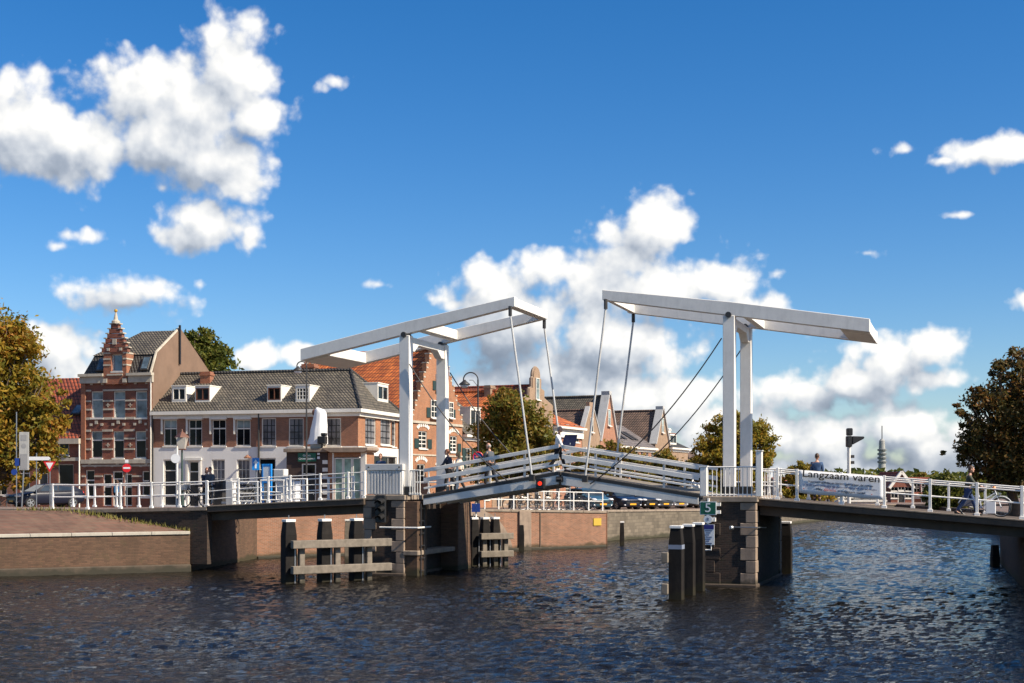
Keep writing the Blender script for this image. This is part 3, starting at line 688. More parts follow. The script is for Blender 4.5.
# leaves
def leaf(label, ta, za, tb, zb, lamp=False):
    th, T = bthing('bridge_leaf', label, 'bridge leaf', (ta+tb)/2, 0, (za+zb)/2)
    D = 3.95; zz = lambda t: za+(zb-za)*(t-ta)/(tb-ta)
    for s in (0, 1.3, 2.6, D):
        m = MB(T); m.prism([(ta, zz(ta)-.26), (tb, zz(tb)-.36), (tb, zz(tb)), (ta, zz(ta))], s-.09, s+.09, 'xz'); m.build('girder', GREYP, th, bevel=.01)
    m = MB(T); m.prism([(ta, zz(ta)+.003), (tb, zz(tb)+.003), (tb, zz(tb)+.12), (ta, zz(ta)+.12)], -.10, D+.10, 'xz'); m.build('deck', DKSTEEL, th)
    n = 40
    m = MB(T)
    for i in range(n):
        a = ta+(tb-ta)*i/n; b = ta+(tb-ta)*(i+.9)/n
        m.prism([(a, zz(a)+.123), (b, zz(b)+.123), (b, zz(b)+.15), (a, zz(a)+.15)], -.06, D+.06, 'xz')
    m.build('deck_plank', WOODG, th)
    dirn = 1 if tb > ta else -1
    for s in (-.02, D+.02):
        for (h, hh, ww) in ((1.20, .145, .07), (.83, .18, .05), (.45, .085, .05)):
            m = MB(T); m.prism([(ta, zz(ta)+h-hh), (tb, zz(tb)+h-hh), (tb, zz(tb)+h), (ta, zz(ta)+h)], s-ww/2, s+ww/2, 'xz'); m.build('guard_rail', BEAMP if h > .6 else WHITE, th, bevel=.01)
        for k in range(2):
            a = ta+(tb-ta)*(k+.5)/2
            m = MB(T); sg = .06 if s < 1 else -.06
            m.box(a-.04, a+.04, s+sg-.03, s+sg+.03, zz(a)+.12, zz(a)+1.1); m.build('rail_post', GREYP, th)
    return th, T, zz
lA = bt(424, 0); lB = bt(559, 0)
ll, LT, lz = leaf('left leaf of the drawbridge rising to the middle with three rails', lA, bz(424, 0, 498.5), lB, bz(559, 0, 475.0))
rA = bt(698.8, 0); rB = bt(562, 0)
rl, RT, rz_ = leaf('right leaf of the drawbridge falling to the right pier with three rails', rA, bz(698.8, 0, 497.7), rB, bz(562, 0, 475.6))
tl = bt(541, -.2)
m = MB(LT); m.box(tl-.17, tl+.17, -.34, -.12, lz(tl)-.44, lz(tl)-.02); m.build('lamp_housing', BLACK, ll, bevel=.02)
m = MB(LT); m.tube([(tl, -.345, lz(tl)-.22), (tl, -.36, lz(tl)-.22)], .085, 18); m.build('red_lamp', REDLAMP, ll)
tk = bt(562, -.2)
m = MB(LT); m.box(tk-.26, tk+.02, -.16, -.10, lz(tk)-.30, lz(tk)-.08); m.tube([(tk-.22, -.2, lz(tk)-.2), (tk-.02, -.2, lz(tk)-.2)], .06, 8); m.build('latch', DKSTEEL, ll)

# approach spans
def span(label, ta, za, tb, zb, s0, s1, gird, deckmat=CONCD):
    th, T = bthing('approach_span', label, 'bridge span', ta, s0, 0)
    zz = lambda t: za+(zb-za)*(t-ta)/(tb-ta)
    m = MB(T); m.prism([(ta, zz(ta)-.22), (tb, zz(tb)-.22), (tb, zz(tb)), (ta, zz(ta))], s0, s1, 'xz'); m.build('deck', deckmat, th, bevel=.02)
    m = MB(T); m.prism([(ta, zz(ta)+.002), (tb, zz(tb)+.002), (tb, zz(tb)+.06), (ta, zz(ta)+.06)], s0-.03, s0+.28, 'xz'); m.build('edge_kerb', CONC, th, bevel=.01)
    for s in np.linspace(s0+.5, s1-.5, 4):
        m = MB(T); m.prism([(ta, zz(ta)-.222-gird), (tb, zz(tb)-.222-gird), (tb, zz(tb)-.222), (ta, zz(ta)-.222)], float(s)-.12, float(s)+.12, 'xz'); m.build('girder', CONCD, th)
    return th, T, zz
SL, SR, SB = -.62, -1.55, 4.9
laA = bt(207, SL); laB = bt(364, SL)
sp1, T1, zl = span('left approach span between the abutment and the left pier', laA, bz(207, SL, 507), laB, bz(364, SL, 499.5), SL, SB, .36)
# ramp on solid ground left of it
RT0 = -42.0
rampz = lambda t: 2.58 + (bz(207, SL, 507)-2.58)*max(0, min(1, (t-bt(85, SL))/(laA-bt(85, SL))))
th, T = bthing('bridge_ramp', 'brick ramp leading up to the left approach span', 'bridge ramp', laA, SL, 0)
m = MB(T)
N = 24
for i in range(N):
    a = RT0+(laA-.01-RT0)*i/N; b = RT0+(laA-.01-RT0)*(i+1)/N
    m.prism([(a, .3), (b, .3), (b, rampz(b)-.14), (a, rampz(a)-.14)], SL+.02, SL+.4, 'xz')
m.build('retaining_wall', BR_PIER, th)
m = MB(T)
for i in range(N):
    a = RT0+(laA-.01-RT0)*i/N; b = RT0+(laA-.01-RT0)*(i+1)/N
    m.prism([(a, rampz(a)-.138), (b, rampz(b)-.138), (b, rampz(b)), (a, rampz(a))], SL-.04, SL+.5, 'xz')
m.build('coping', CONC, th)
m = MB(T)
for i in range(N):
    a = RT0+(laA-.01-RT0)*i/N; b = RT0+(laA-.01-RT0)*(i+1)/N
    m.prism([(a, rampz(a)-.3), (b, rampz(b)-.3), (b, rampz(b)-.02), (a, rampz(a)-.02)], SL+.51, SB, 'xz')
m.build('roadway', STREET, th)
raA = RP1+.03; raB = bt(1060, SR)
rzf_a, rzf_b = bz(780, SR, 501.3), bz(1024, SR, 521.3)
def rz_line(t): return rzf_a+(rzf_b-rzf_a)*(t-bt(780, SR))/(bt(1024, SR)-bt(780, SR))
sp2, T2, zspan = span('right approach span sloping down to the right bank', raA, rz_line(raA), raB+6, rz_line(raB+6), SR, SB+.3, .34)

# railings: every run is a thing, each post a part
def railing(label, pts_t, s, zf, h, rails, post=.07, name='bridge_railing', rr=.03, mat=WHITE, posts=None, group=None, caps=True):
    th, T = bthing(name, label, 'railing', pts_t[0], s, 0, group)
    for tt in (posts or pts_t):
        m = MB(T); z = zf(tt)
        m.box(tt-post/2, tt+post/2, s-post/2, s+post/2, z, z+h+(.05 if caps else 0))
        m.box(tt-post*.9, tt+post*.9, s-post*.9, s+post*.9, z, z+.10)
        m.build('rail_post', mat, th, bevel=.008)
    for k in rails:
        m = MB(T); m.tube([(tt, s, zf(tt)+h*k) for tt in pts_t], rr, 6); m.build('guard_rail', mat, th)
    return th, T
lp = [bt(p, SL) for p in (51, 86, 119, 150, 178)]
rlz = lambda t: rampz(t) if t < laA else zl(t)+.05
railing('front railing of the left ramp with thick white posts on the bank', lp + [bt(205, SL)], SL+.12, rlz, 1.08, (1.0, .5), post=.085)
lp2 = [bt(p, SL) for p in (206, 237, 267, 289, 319, 347, 363)]
railing('front railing of the left approach span with three thin rails', lp2, SL+.12, rlz, 1.06, (1.0, .62, .3), post=.085, rr=.02)
lb = [RT0*.0+x for x in np.linspace(bt(75, SB), bt(355, SB), 13)]
lb = [float(x) for x in lb]
railing('rear railing along the far side of the left approach', lb, SB-.15, rlz, 1.05, (1.0, .5), post=.09)
# the low white gate frames standing inside the railing
def gate_frame(px0, px1, label, s=.15):
    ta, tb = bt(px0, s), bt(px1, s); z = rlz((ta+tb)/2)
    th, T = bthing('tubular_barrier', label, 'barrier', ta, s, z, 'white tubular barrier frames on the left approach')
    m = MB(T); m.tube([(ta, s, z), (ta, s, z+.95), (tb, s, z+.95), (tb, s, z)], .045, 8); m.build('frame', WHITE, th)
    m = MB(T); m.tube([(ta, s, z+.45), (tb, s, z+.45)], .035, 6); m.tube([(ta, s, z+.12), (tb, s, z+.12)], .035, 6); m.build('cross_rail', WHITE, th)
    n = 3 if px0 > 260 else 1
    for k in range(1, n):
        x = ta+(tb-ta)*k/n; m = MB(T); m.tube([(x, s, z+.12), (x, s, z+.95)], .025, 6); m.build('baluster', WHITE, th)
gate_frame(233, 258, 'white barrier frame in front of the parked bicycles, left of the blue kiosk')
gate_frame(261, 284, 'white barrier frame just right of the blue kiosk')
gate_frame(287, 307, 'white barrier frame in front of the dark annex door')
# balustrade on the right pier
bp = [float(x) for x in np.linspace(bt(708, -1.75), bt(756, -1.75), 12)]
zP = lambda t: PT
th, T = railing('white balustrade with close uprights on top of the right pier', bp, -1.75, zP, 1.06, (1.0, .06), post=.028, rr=.028, caps=False)
th, T = bthing('gate_post', 'broad white gate post at the right end of the leaf rails', 'post', bt(704, -1.0), -1.0, PT)
t_ = bt(704, -1.0); m = MB(T); m.box(t_-.13, t_+.13, -1.13, -.87, PT, PT+1.08); m.build('post', WHITE, th, bevel=.02)
m = MB(T); m.box(t_-.15, t_+.15, -1.15, -.85, PT+1.081, PT+1.12); m.build('cap', WHITE, th)
th, T = bthing('gate_post', 'tall white post at the right corner of the right pier', 'post', bt(756.5, -1.75), -1.75, PT)
t_ = bt(756.5, -1.75)+.1; m = MB(T); m.box(t_-.11, t_+.11, -1.86, -1.64, PT, PT+1.62); m.build('post', WHITE, th, bevel=.02)
m = MB(T); m.box(t_-.13, t_+.13, -1.88, -1.62, PT+1.621, PT+1.66); m.build('cap', WHITE, th)
bp = [float(x) for x in np.linspace(bt(762, -1.45), bt(776, -1.45), 6)]
railing('short balustrade between the pier post and the approach railing', bp, -1.45, rz_line, 1.04, (1.0, .5, .06), post=.025, rr=.025, caps=False)
rp = [bt(p, SR) for p in (777, 796.5, 841, 884, 930, 977, 1022, 1066)]
rlz2 = lambda t: rz_line(t)+.05
railing('front railing of the right approach span carrying the banner', rp, SR+.12, rlz2, 1.10, (1.0, .88, .5), post=.10, rr=.026)
rb = [float(x) for x in np.linspace(bt(775, SB), bt(1060, SB), 9)]
railing('rear railing along the far side of the right approach', rb, SB, lambda t: rz_line(t), 1.08, (1.0, .5), post=.09)
rb = [float(x) for x in np.linspace(RP0, RP1, 5)]
railing('rear railing on the far edge of the right pier', rb, SB-.2, zP, 1.05, (1.0, .5), post=.06)
rb = [float(x) for x in np.linspace(LP0, LP1+.3, 4)]
railing('rear railing on the far edge of the left pier', rb, SB-.1, zP, 1.05, (1.0, .5), post=.06)

# control cabinet on the left pier
ca, cb = bt(366, LS), bt(401.5, LS)
th, T = bthing('control_cabinet', 'grey corrugated control cabinet with white sides on the left pier', 'cabinet', ca, LS+.05, PT)
m = MB(T); m.box(ca, cb+.0, LS+.07, LS+1.0, PT+.02, PT+1.22); m.build('body', WHITE, th, bevel=.01)
m = MB(T); n = 11
for i in range(n):
    x = ca+.03+(cb-ca-.06)*(i+.5)/n; wv = (cb-ca-.06)/n
    m.box(x-wv*.33, x+wv*.33, LS+.02, LS+.068, PT+.05, PT+.98)
m.box(ca, cb, LS+.055, LS+.069, PT+.02, PT+1.0)
m.build('corrugated_panel', CORRUG, th, bevel=.008)
m = MB(T); m.box(ca-.03, cb+.05, LS+.0, LS+1.03, PT+1.0, PT+1.26); m.build('top_box', CORRUG, th, bevel=.015)
m = MB(T)
for x in (ca+.12, cb-.1): m.tube([(x, LS-.01, PT+1.13), (x, LS-.03, PT+1.13)], .035, 8)
m.build('bolt', DKSTEEL, th)
bp = [float(x) for x in np.linspace(bt(409, LS), bt(419, LS), 5)]
railing('short white fence right of the control cabinet', bp, LS+.1, zP, 1.0, (1.0, .06), post=.04, rr=.03, mat=WHITE2, caps=False)
# river signal on the left pier
ta = bt(379, -.8)
th, T = bthing('river_signal', 'black three-lamp river signal on the face of the left pier', 'traffic signal', ta, LS-.1, 2.2)
m = MB(T); m.box(ta-.26, ta+.20, LS-.18, LS-.04, 2.13, PT+.0); m.build('backboard', BLACK, th, bevel=.03)
for k in range(3):
    z = PT-.26-.31*k
    m = MB(T); pts = [(ta+.02+.16*math.cos(R(a)), z+.15*math.sin(R(a))) for a in range(0, 181, 20)]
    for i in range(len(pts)-1):
        a, b = pts[i], pts[i+1]; m.quad((a[0], LS-.18, a[1]), (b[0], LS-.18, b[1]), (b[0], LS-.52, b[1]-.09), (a[0], LS-.52, a[1]-.09))
    o = m.build('visor', BLACK, th); sdm = o.modifiers.new('thick', 'SOLIDIFY'); sdm.thickness = .012
    m = MB(T); m.tube([(ta+.02, LS-.181, z), (ta+.02, LS-.21, z)], .13, 14); m.build('lens', GLASS, th)

# fenders and mooring piles
def pile(T, m, x, y, r, z0, z1, cham=True, ang=0):
    M_ = T @ Tr(x, y, 0) @ Rz(ang)
    o = m.T; m.T = M_
    m.box(-r, r, -r, r, z0, z1-.5 if cham else z1)
    if cham:
        k = r*.78
        m.add([(-r, -r, z1-.5), (r, -r, z1-.5), (r, r, z1-.5), (-r, r, z1-.5), (-k, -k, z1), (k, -k, z1), (k, k, z1), (-k, k, z1)], [(4, 5, 6, 7), (0, 1, 5, 4), (1, 2, 6, 5), (2, 3, 7, 6), (3, 0, 4, 7)])
    m.T = o
def fender(label, a, b, posts, ztop, z_w, zh, pr=.23, sd=1, name='timber_fender'):
    a = Vector((*a, 0)); b = Vector((*b, 0)); d = b-a; L = d.length; ang = math.atan2(d.y, d.x)
    th = thing(name, label, 'timber fender', (a.x, a.y, 0), ang)
    I = Matrix.Identity(4)
    for x in posts:
        m = MB(); pile(I, m, x, .42, pr, -1.5, ztop); p = m.build('pile', WOODD, th, bevel=.015)
        m = MB(); k = pr*.78+.02; m.box(x-k, x+k, .42-k, .42+k, ztop+.002, ztop+.10); m.build('pile_cap', WHITE, th, bevel=.01)
        m = MB(); m.tube([(x, .42, ztop+.1), (x, .42, ztop+.26)], .02, 6); m.build('cap_pin', ALU, th)
        m = MB(); m.box(x+.30, x+.52, .10, .30, -1.2, z_w[0]-.05); m.build('side_pile', WOODG, th, bevel=.02)
        m = MB(); m.box(x+.12, x+.16, .16, .2, -1.0, z_w[0]); m.build('tie_rod', ALU, th)
    for z in z_w:
        m = MB(); m.box(-.05, L, -.14, .12, z-zh/2, z+zh/2); m.build('waler', WOODG, th, bevel=.025, bseg=2)
    return th
fender('weathered timber fender with three capped piles left of the left pier', (wx(293, 49.3), 49.3), (wx(390.5, 51.6), 51.6), (.02, 1.5, 2.85), 2.28, (1.45, .5), .30)
fender('shorter timber fender with three capped piles behind the left pier', (wx(481, 59.6), 59.6), (wx(512.5, 60.4), 60.4), (-.15, .42, .95), 2.1, (1.35, .55), .28, pr=.19)
def mooring(label, px, Y, top, r=.2, ang=0.0, mat=WOODD, cap=True, group=None, edge=True, name='mooring_pile'):
    th = thing(name, label, 'mooring pile', (wx(px, Y), Y, 0), ang, group)
    m = MB(); pile(Matrix.Identity(4), m, 0, 0, r, -1.5, top); m.build('pile', mat, th, bevel=.015)
    if cap:
        k = r*.80+.02; m = MB(); m.box(-k, k, -k, k, top+.002, top+.09); m.build('pile_cap', WHITE, th, bevel=.01)
    return th
p1 = mooring('nearest of the three black piles in front of the right pier, with a white band', 676.5, 42.6, 2.28, .215, -TH)
m = MB(); m.box(-.218, .218, -.218, .218, 1.62, 1.76); m.build('white_band', flat('faded_band', (.20, .23, .30), .7, var=.3, dirt=.5), p1)
for z in (1.35, .35):
    m = MB(); m.box(-.42, -.21, -.35, .5, z-.17, z+.17); m.build('waler', WOODG, p1, bevel=.02)
mooring('middle one of the three black piles in front of the right pier', 688.5, 44.2, 2.28, .2, -TH)
mooring('farthest of the three black piles in front of the right pier, nearest its sign board', 698.5, 46.2, 2.28, .2, -TH)
mooring('lone black pile with pale top behind the right pier', 786, 55.5, 2.05, .24, -TH)
mooring('thin grey pile behind the left fender near the brick quay', 348, 62.5, 1.95, .15, 0, mat=WOODG)
mooring('dark pile standing against the brick quay right of the stone arch', 521.5, 73.0, 1.45, .15, 0, cap=False)
mooring('dark pile in the water in front of the grey stone quay', 622, 80.5, 1.35, .13, 0)
mooring('small dark pile against the quay at the right edge', 995, 60.0, .95, .17, 0, cap=False)

# signs on the right pier
th, T = bthing('number_sign', 'green board with a white number 5 above the round white board', 'sign', bt(708, -2.05), -2.05, 2.6)
ta, tb = bt(700, -2.05), bt(716.3, -2.05); z1, z0 = bz(708, -2.05, 501.5), bz(708, -2.05, 514.8)
m = MB(T); m.box(ta, tb, -2.07, -2.03, z0, z1); m.build('frame', SIGNWHITE, th)
m = MB(T); m.box(ta+.025, tb-.025, -2.08, -2.071, z0+.025, z1-.025); m.build('panel', SIGNGREEN, th)
text_obj('5', .46, th, ((ta+tb)/2-bt(708, -2.05), -.034, (z0+z1)/2-2.6), (R(90), 0, 0), SIGNWHITE, name='numeral', sx=1.1)
m = MB(T); m.box((ta+tb)/2-.03, (ta+tb)/2+.03, -2.028, -1.86, z0+.05, z1+.12)
for z in (z0+.1, z1-.1): m.box(tb-.05, tb+.14, -2.02, -1.9, z-.06, z+.06)
m.build('bracket', WHITE, th)
th, T = bthing('round_sign', 'small round white board between the green number board and the blue board', 'sign', bt(708, -2.05), -2.05, 2.2)
tc = bt(708, -2.05); zc = bz(708, -2.05, 519.3)
m = MB(T); m.tube([(tc, -2.05, zc), (tc, -2.08, zc)], .16, 8); m.build('panel', SIGNWHITE, th)
text_obj('B', .15, th, (0, -.034, zc-2.2), (R(90), 0, 0), INKB)
m = MB(T); m.box(tc+.1, tc+.26, -2.03, -1.87, zc-.08, zc+.08); m.build('bracket', WHITE, th)
th, T = bthing('notice_board', 'upright blue and white notice board at the left corner of the right pier', 'sign', bt(709, -2.05), -2.05, 1.4)
ta, tb = bt(703.7, -2.05), bt(714.3, -2.05); z1, z0 = bz(709, -2.05, 524.5), bz(709, -2.05, 544.8)
m = MB(T); m.box(ta, tb, -2.07, -2.03, z0, z1); m.build('panel', SIGNWHITE, th)
m = MB(T); m.box(ta+.01, tb-.01, -2.078, -2.071, z1-.17, z1-.01); m.build('header', NAVY, th)
m = MB(T)
for k in range(7):
    z = z1-.24-.075*k; m.box(ta+.05+.02*(k % 2), tb-.08-.05*(k % 3), -2.076, -2.071, z, z+.028)
m.build('text_line', INKB, th)
m = MB(T); m.tube([((ta+tb)/2+.08, -2.04, z0), ((ta+tb)/2+.08, -2.04, z0-.18), (ta-.55, -2.04, z0-.2)], .028, 6); m.build('bracket', WHITE, th)

# banner on the right railing
ta, tb = bt(799, SR), bt(883, SR); sB = SR-.02
th, T = bthing('banner', 'white cloth banner reading Langzaam varen tied to the right railing', 'banner', ta, sB, rlz2(ta))
m = MB(T); n = 24; top = 1.10; bot = .30
rows = 6
for i in range(n+1):
    tt = ta+(tb-ta)*i/n
    for j in range(rows+1):
        z = rlz2(tt)+top+(bot-top)*j/rows
        m.v.append(tuple(T @ Vector((tt, sB-.012*math.sin(i*.9+j*.6)*(j/rows) - .004, z+.012*math.cos(i*.55)*(1 if j == rows else 0)))))
for i in range(n):
    for j in range(rows):
        a = i*(rows+1)+j; m.f.append([a, a+1, a+rows+2, a+rows+1]); m.m.append(0)
o = m.build('cloth', BANNER, th, smooth=True); sd = o.modifiers.new('thick', 'SOLIDIFY'); sd.thickness = .008
slope = math.atan2(rlz2(tb)-rlz2(ta), tb-ta); W_ = tb-ta
def btext(body, size, fx, h, mat, sx=1.0, al='CENTER'):
    text_obj(body, size, th, (W_*fx, -.045, h+(rlz2(ta+W_*fx)-rlz2(ta))), (R(90), -slope, 0), mat, align=al, sx=sx, bold=.003 if size > .2 else 0.0)
btext('Langzaam varen', .345, .505, 1.0, INK, 1.22)
btext('Voorkom golfslag en hinder, geef elkaar de ruimte', .105, .5, .745, INK, 1.05)
btext('Op dit water geldt een maximum snelheid voor alle vaartuigen', .095, .5, .625, INKB, 1.03)
btext('Max', .13, .245, .49, INK); btext('6km/u', .15, .375, .49, INKR, 1.1); btext('= langzaam varen', .13, .63, .48, INK, 1.05)
btext('\u2022', .16, .06, .47, INKR); btext('\u2022', .14, .87, .45, INKR)
# ---------------------------------------------------------------- houses
class Face:
    """a facade line through A with heading ang: pixel columns to metres along it, pixel rows to heights above its base"""
    def __init__(s, A, ang, zg): s.A = Vector((A[0], A[1])); s.q = Vector((math.cos(ang), math.sin(ang))); s.ang = ang; s.zg = zg
    def x(s, px):
        a = (px-512)/F; return (a*s.A.y-s.A.x)/(s.q.x-a*s.q.y)
    def z(s, px, py): return wz(py, s.A.y+s.q.y*s.x(px)) - s.zg
    def op(s, px0, px1, py0, py1):
        x0, x1 = s.x(px0), s.x(px1); pm = (px0+px1)/2
        z1, z0 = s.z(pm, py0), s.z(pm, py1); return (x0, z0, x1-x0, z1-z0)
def wall_face(m, x0, x1, z0, z1, ops, rec=.15, y=0.0):
    xs = sorted({x0, x1} | {v for o in ops for v in (o[0], o[0]+o[2]) if x0 < v < x1}); zs = sorted({z0, z1} | {v for o in ops for v in (o[1], o[1]+o[3]) if z0 < v < z1})
    for i in range(len(xs)-1):
        j = 0
        while j < len(zs)-1:
            cx, cz = (xs[i]+xs[i+1])/2, (zs[j]+zs[j+1])/2
            if not any(o[0] < cx < o[0]+o[2] and o[1] < cz < o[1]+o[3] for o in ops):
                m.quad((xs[i], y, zs[j]), (xs[i+1], y, zs[j]), (xs[i+1], y, zs[j+1]), (xs[i], y, zs[j+1]))
            j += 1
    for (a, b, w_, h_) in ops:
        c, d = a+w_, b+h_
        m.quad((a, y, b), (a, y+rec, b), (a, y+rec, d), (a, y, d)); m.quad((c, y, b), (c, y, d), (c, y+rec, d), (c, y+rec, b))
        m.quad((a, y, d), (a, y+rec, d), (c, y+rec, d), (c, y, d)); m.quad((a, y, b), (c, y, b), (c, y+rec, b), (a, y+rec, b))
def window(th, o, T=None, nx=2, nz=2, fm=None, gm=None, fw=.07, bw=.03, rec=.15, sill=True, name='window', trans=None, blind=None, out=.0, barm=None):
    fm = fm or WHITE2; gm = gm or GLASS
    x, z, w_, h_ = o; m = MB(T); y0, y1 = rec-.09-out, rec-.002
    e = .004
    m.box(x+e, x+fw, y0, y1, z+e, z+h_-e); m.box(x+w_-fw, x+w_-e, y0, y1, z+e, z+h_-e)
    m.box(x+fw, x+w_-fw, y0, y1, z+h_-fw, z+h_-e); m.box(x+fw, x+w_-fw, y0, y1, z+e, z+fw)
    iw, ih = w_-2*fw, h_-2*fw
    m0 = m; m = MB(T) if barm else m0
    for k in range(1, nx): m.box(x+fw+iw*k/nx-bw/2, x+fw+iw*k/nx+bw/2, y0+.03, y1-.01, z+fw, z+h_-fw)
    for k in range(1, nz): m.box(x+fw, x+w_-fw, y0+.028, y1-.012, z+fw+ih*k/nz-bw/2, z+fw+ih*k/nz+bw/2)
    mb_, m = (m, m0) if barm else (None, m)
    if trans: m.box(x+fw, x+w_-fw, y0+.01, y1-.004, z+h_*trans-.045, z+h_*trans+.045)
    fr = m.build(name, fm, th)
    if mb_: mb_.build('glazing_bar', barm, fr)
    m = MB(T); m.box(x+fw*.5, x+w_-fw*.5, rec-.035, rec+.02, z+fw*.5, z+h_-fw*.5); m.build('pane', gm, fr)
    if blind:
        m = MB(T); m.box(x+fw, x+w_-fw, rec-.042, rec-.037, z+h_*(1-blind), z+h_-fw); m.build('blind', GLASSG, fr)
    if sill:
        m = MB(T); m.box(x-.06, x+w_+.06, -.09, .06, z-.10, z-.005); m.build('sill', STONEL if fm is not WHITE2 else WHITE2, fr)
    return fr
def door(th, o, T=None, mat=None, fm=None, rec=.15, light=True):
    x, z, w_, h_ = o; mat = mat or DOORM; fm = fm or WHITE2
    m = MB(T); m.box(x+.003, x+.09, rec-.1, rec-.003, z, z+h_-.003); m.box(x+w_-.09, x+w_-.003, rec-.1, rec-.003, z, z+h_-.003); m.box(x+.09, x+w_-.09, rec-.1, rec-.003, z+h_-.09, z+h_-.003)
    m.box(x+.09, x+w_-.09, rec-.09, rec-.01, z+h_*.76, z+h_*.76+.07)
    m.build('door_frame', fm, th)
    m = MB(T); m.box(x+.088, x+w_-.088, rec-.05, rec+.02, z+.02, z+h_*.76)
    for k in (.12, .44): m.box(x+.2, x+w_-.2, rec-.065, rec-.045, z+h_*k, z+h_*(k+.26))
    d = m.build('door', mat, th)
    m = MB(T); m.ball((x+w_-.2, rec-.1, z+1.0), .04); m.build('handle', ALU, d)
    m = MB(T); m.box(x+.088, x+w_-.088, rec-.04, rec+.02, z+h_*.76+.06, z+h_-.085); m.build('transom_pane', GLASS, d)
def dormer(th, x0, x1, z0, z1, yf, roof_y, T=None, fm=None, cheek=None, nx=2, nz=1, gm=None, topw=.03, lid=None):
    """box dormer: front at yf, top reaching back to roof_y(z1)"""
    fm = fm or WHITE2; cheek = cheek or WHITE2
    yb1 = roof_y(z1)+.15
    m = MB(T)
    for x in (x0, x1):
        s_ = .06 if x == x0 else -.06
        m.prism([(yf, z0), (yf, z1), (yb1, z1)], min(x, x+s_), max(x, x+s_), 'yz')
    m.box(x0+.06, x1-.06, yf, yf+.08, z0, z0+.14); m.box(x0+.06, x1-.06, yf, yf+.08, z1-.14, z1)
    d = m.build('dormer', cheek, th)
    o = (x0+.062, z0+.142, x1-x0-.124, z1-z0-.284)
    Tm = (T or Matrix.Identity(4)) @ Tr(0, yf-.04, 0)
    x, z, w_, h_ = o; m = MB(Tm); fw = .07
    m.box(x, x+fw, .03, .12, z, z+h_); m.box(x+w_-fw, x+w_, .03, .12, z, z+h_); m.box(x+fw, x+w_-fw, .03, .12, z+h_-fw, z+h_); m.box(x+fw, x+w_-fw, .03, .12, z, z+fw)
    for k in range(1, nx): m.box(x+w_*k/nx-.03, x+w_*k/nx+.03, .035, .11, z+fw, z+h_-fw)
    for k in range(1, nz): m.box(x+fw, x+w_-fw, .036, .109, z+h_*k/nz-.02, z+h_*k/nz+.02)
    m.build('dormer_window', fm, d)
    m = MB(Tm); m.box(x+.03, x+w_-.03, .09, .13, z+.03, z+h_-.03); m.build('pane', gm or GLASS, d)
    m = MB(T); m.box(x0-topw, x1+topw, yf-.05, yb1+.1, z1+.002, z1+.07); m.build('dormer_roof', lid or WHITE2, d)
def chimney(th, x, y, z0, z1, w_=.6, d_=.6, mat=None, T=None, pots=1):
    m = MB(T); m.box(x-w_/2, x+w_/2, y-d_/2, y+d_/2, z0, z1); m.box(x-w_/2-.06, x+w_/2+.06, y-d_/2-.06, y+d_/2+.06, z1-.28, z1-.14)
    c = m.build('chimney', mat or BR_REDO, th)
    m = MB(T)
    for k in range(pots): m.lathe([(.13, 0), (.11, .4), (.15, .42), (.15, .5)], (x+(k-(pots-1)/2)*.35, y, z1), 8)
    m.build('chimney_pot', STONE, c)

# ---- the long white and brick corner house
MA = Vector((-25.97, 96.2)); MANG = math.atan2(92-96.2, 15.32); ZG = 1.95
fM = Face(MA, MANG, ZG); WM = fM.x(358); DM = 8.0
hM = thing('corner_house', 'long corner house, white ground floor, brick upper floor, grey tiled hipped roof', 'house', (MA.x, MA.y, ZG), MANG)
EV = 8.86-ZG; RG = 11.95-ZG; ZB = fM.z(250, 447)      # eaves, ridge, top of the white plaster
up = [fM.op(a, b, 419.5, 446) for a, b in ((163.5, 177), (188.5, 202), (212, 226), (236, 250.5))]
up2 = [fM.op(a, b, 418, 446) for a, b in ((261.5, 276), (288.5, 303.5), (325.7, 341))]
gr = [fM.op(a, b, 459.5, 489) for a, b in ((212, 225), (237, 250))]
grd = [fM.op(163.5, 176.5, 459.5, 505), fM.op(188.7, 199, 461, 506), fM.op(258.5, 276, 458, 505)]
m = MB(); wall_face(m, 0, WM, ZB, EV, up+up2); m.build('brick_wall', BR_BROWN, hM)
m = MB(); wall_face(m, 0, WM, -.5, ZB, [(a, max(b, .05), c, d) for a, b, c, d in gr+grd], y=-.03, rec=.18); m.quad((0, -.03, ZB), (WM, -.03, ZB), (WM, 0, ZB), (0, 0, ZB)); m.build('plaster_wall', PLASTER, hM)
for o in up:
    window(hM, o, nx=2, nz=1, trans=.66, fm=WHITE2, gm=GLASS, blind=.3 if random.random() < .5 else None)
    m = MB(); m.box(o[0]-.12, o[0]+o[2]+.12, -.22, -.01, o[1]+o[3]+.0, o[1]+o[3]+.2); m.build('awning_box', WHITE2, hM)
    m = MB(); m.box(o[0]-.13, o[0]-.02, -.16, -.01, o[1]+o[3]*.45, o[1]+o[3]-.003); m.build('awning_arm', WHITE2, hM)
for o in up2: window(hM, o, nx=3, nz=4, fm=WHITE2, gm=CURT, bw=.06, barm=BLACK)
for o in gr: window(hM, o, T=Tr(0, -.03, 0), nx=3, nz=3, fm=WHITE2, gm=CURT if random.random() < .5 else GLASS, rec=.18)
for o in grd[1:2]: door(hM, (o[0], .05, o[2], o[1]+o[3]-.05), T=Tr(0, -.03, 0), rec=.18)
for o in (grd[0], grd[2]): door(hM, (o[0], .05, o[2], o[1]+o[3]-.05), T=Tr(0, -.03, 0), rec=.18, mat=BLACK)
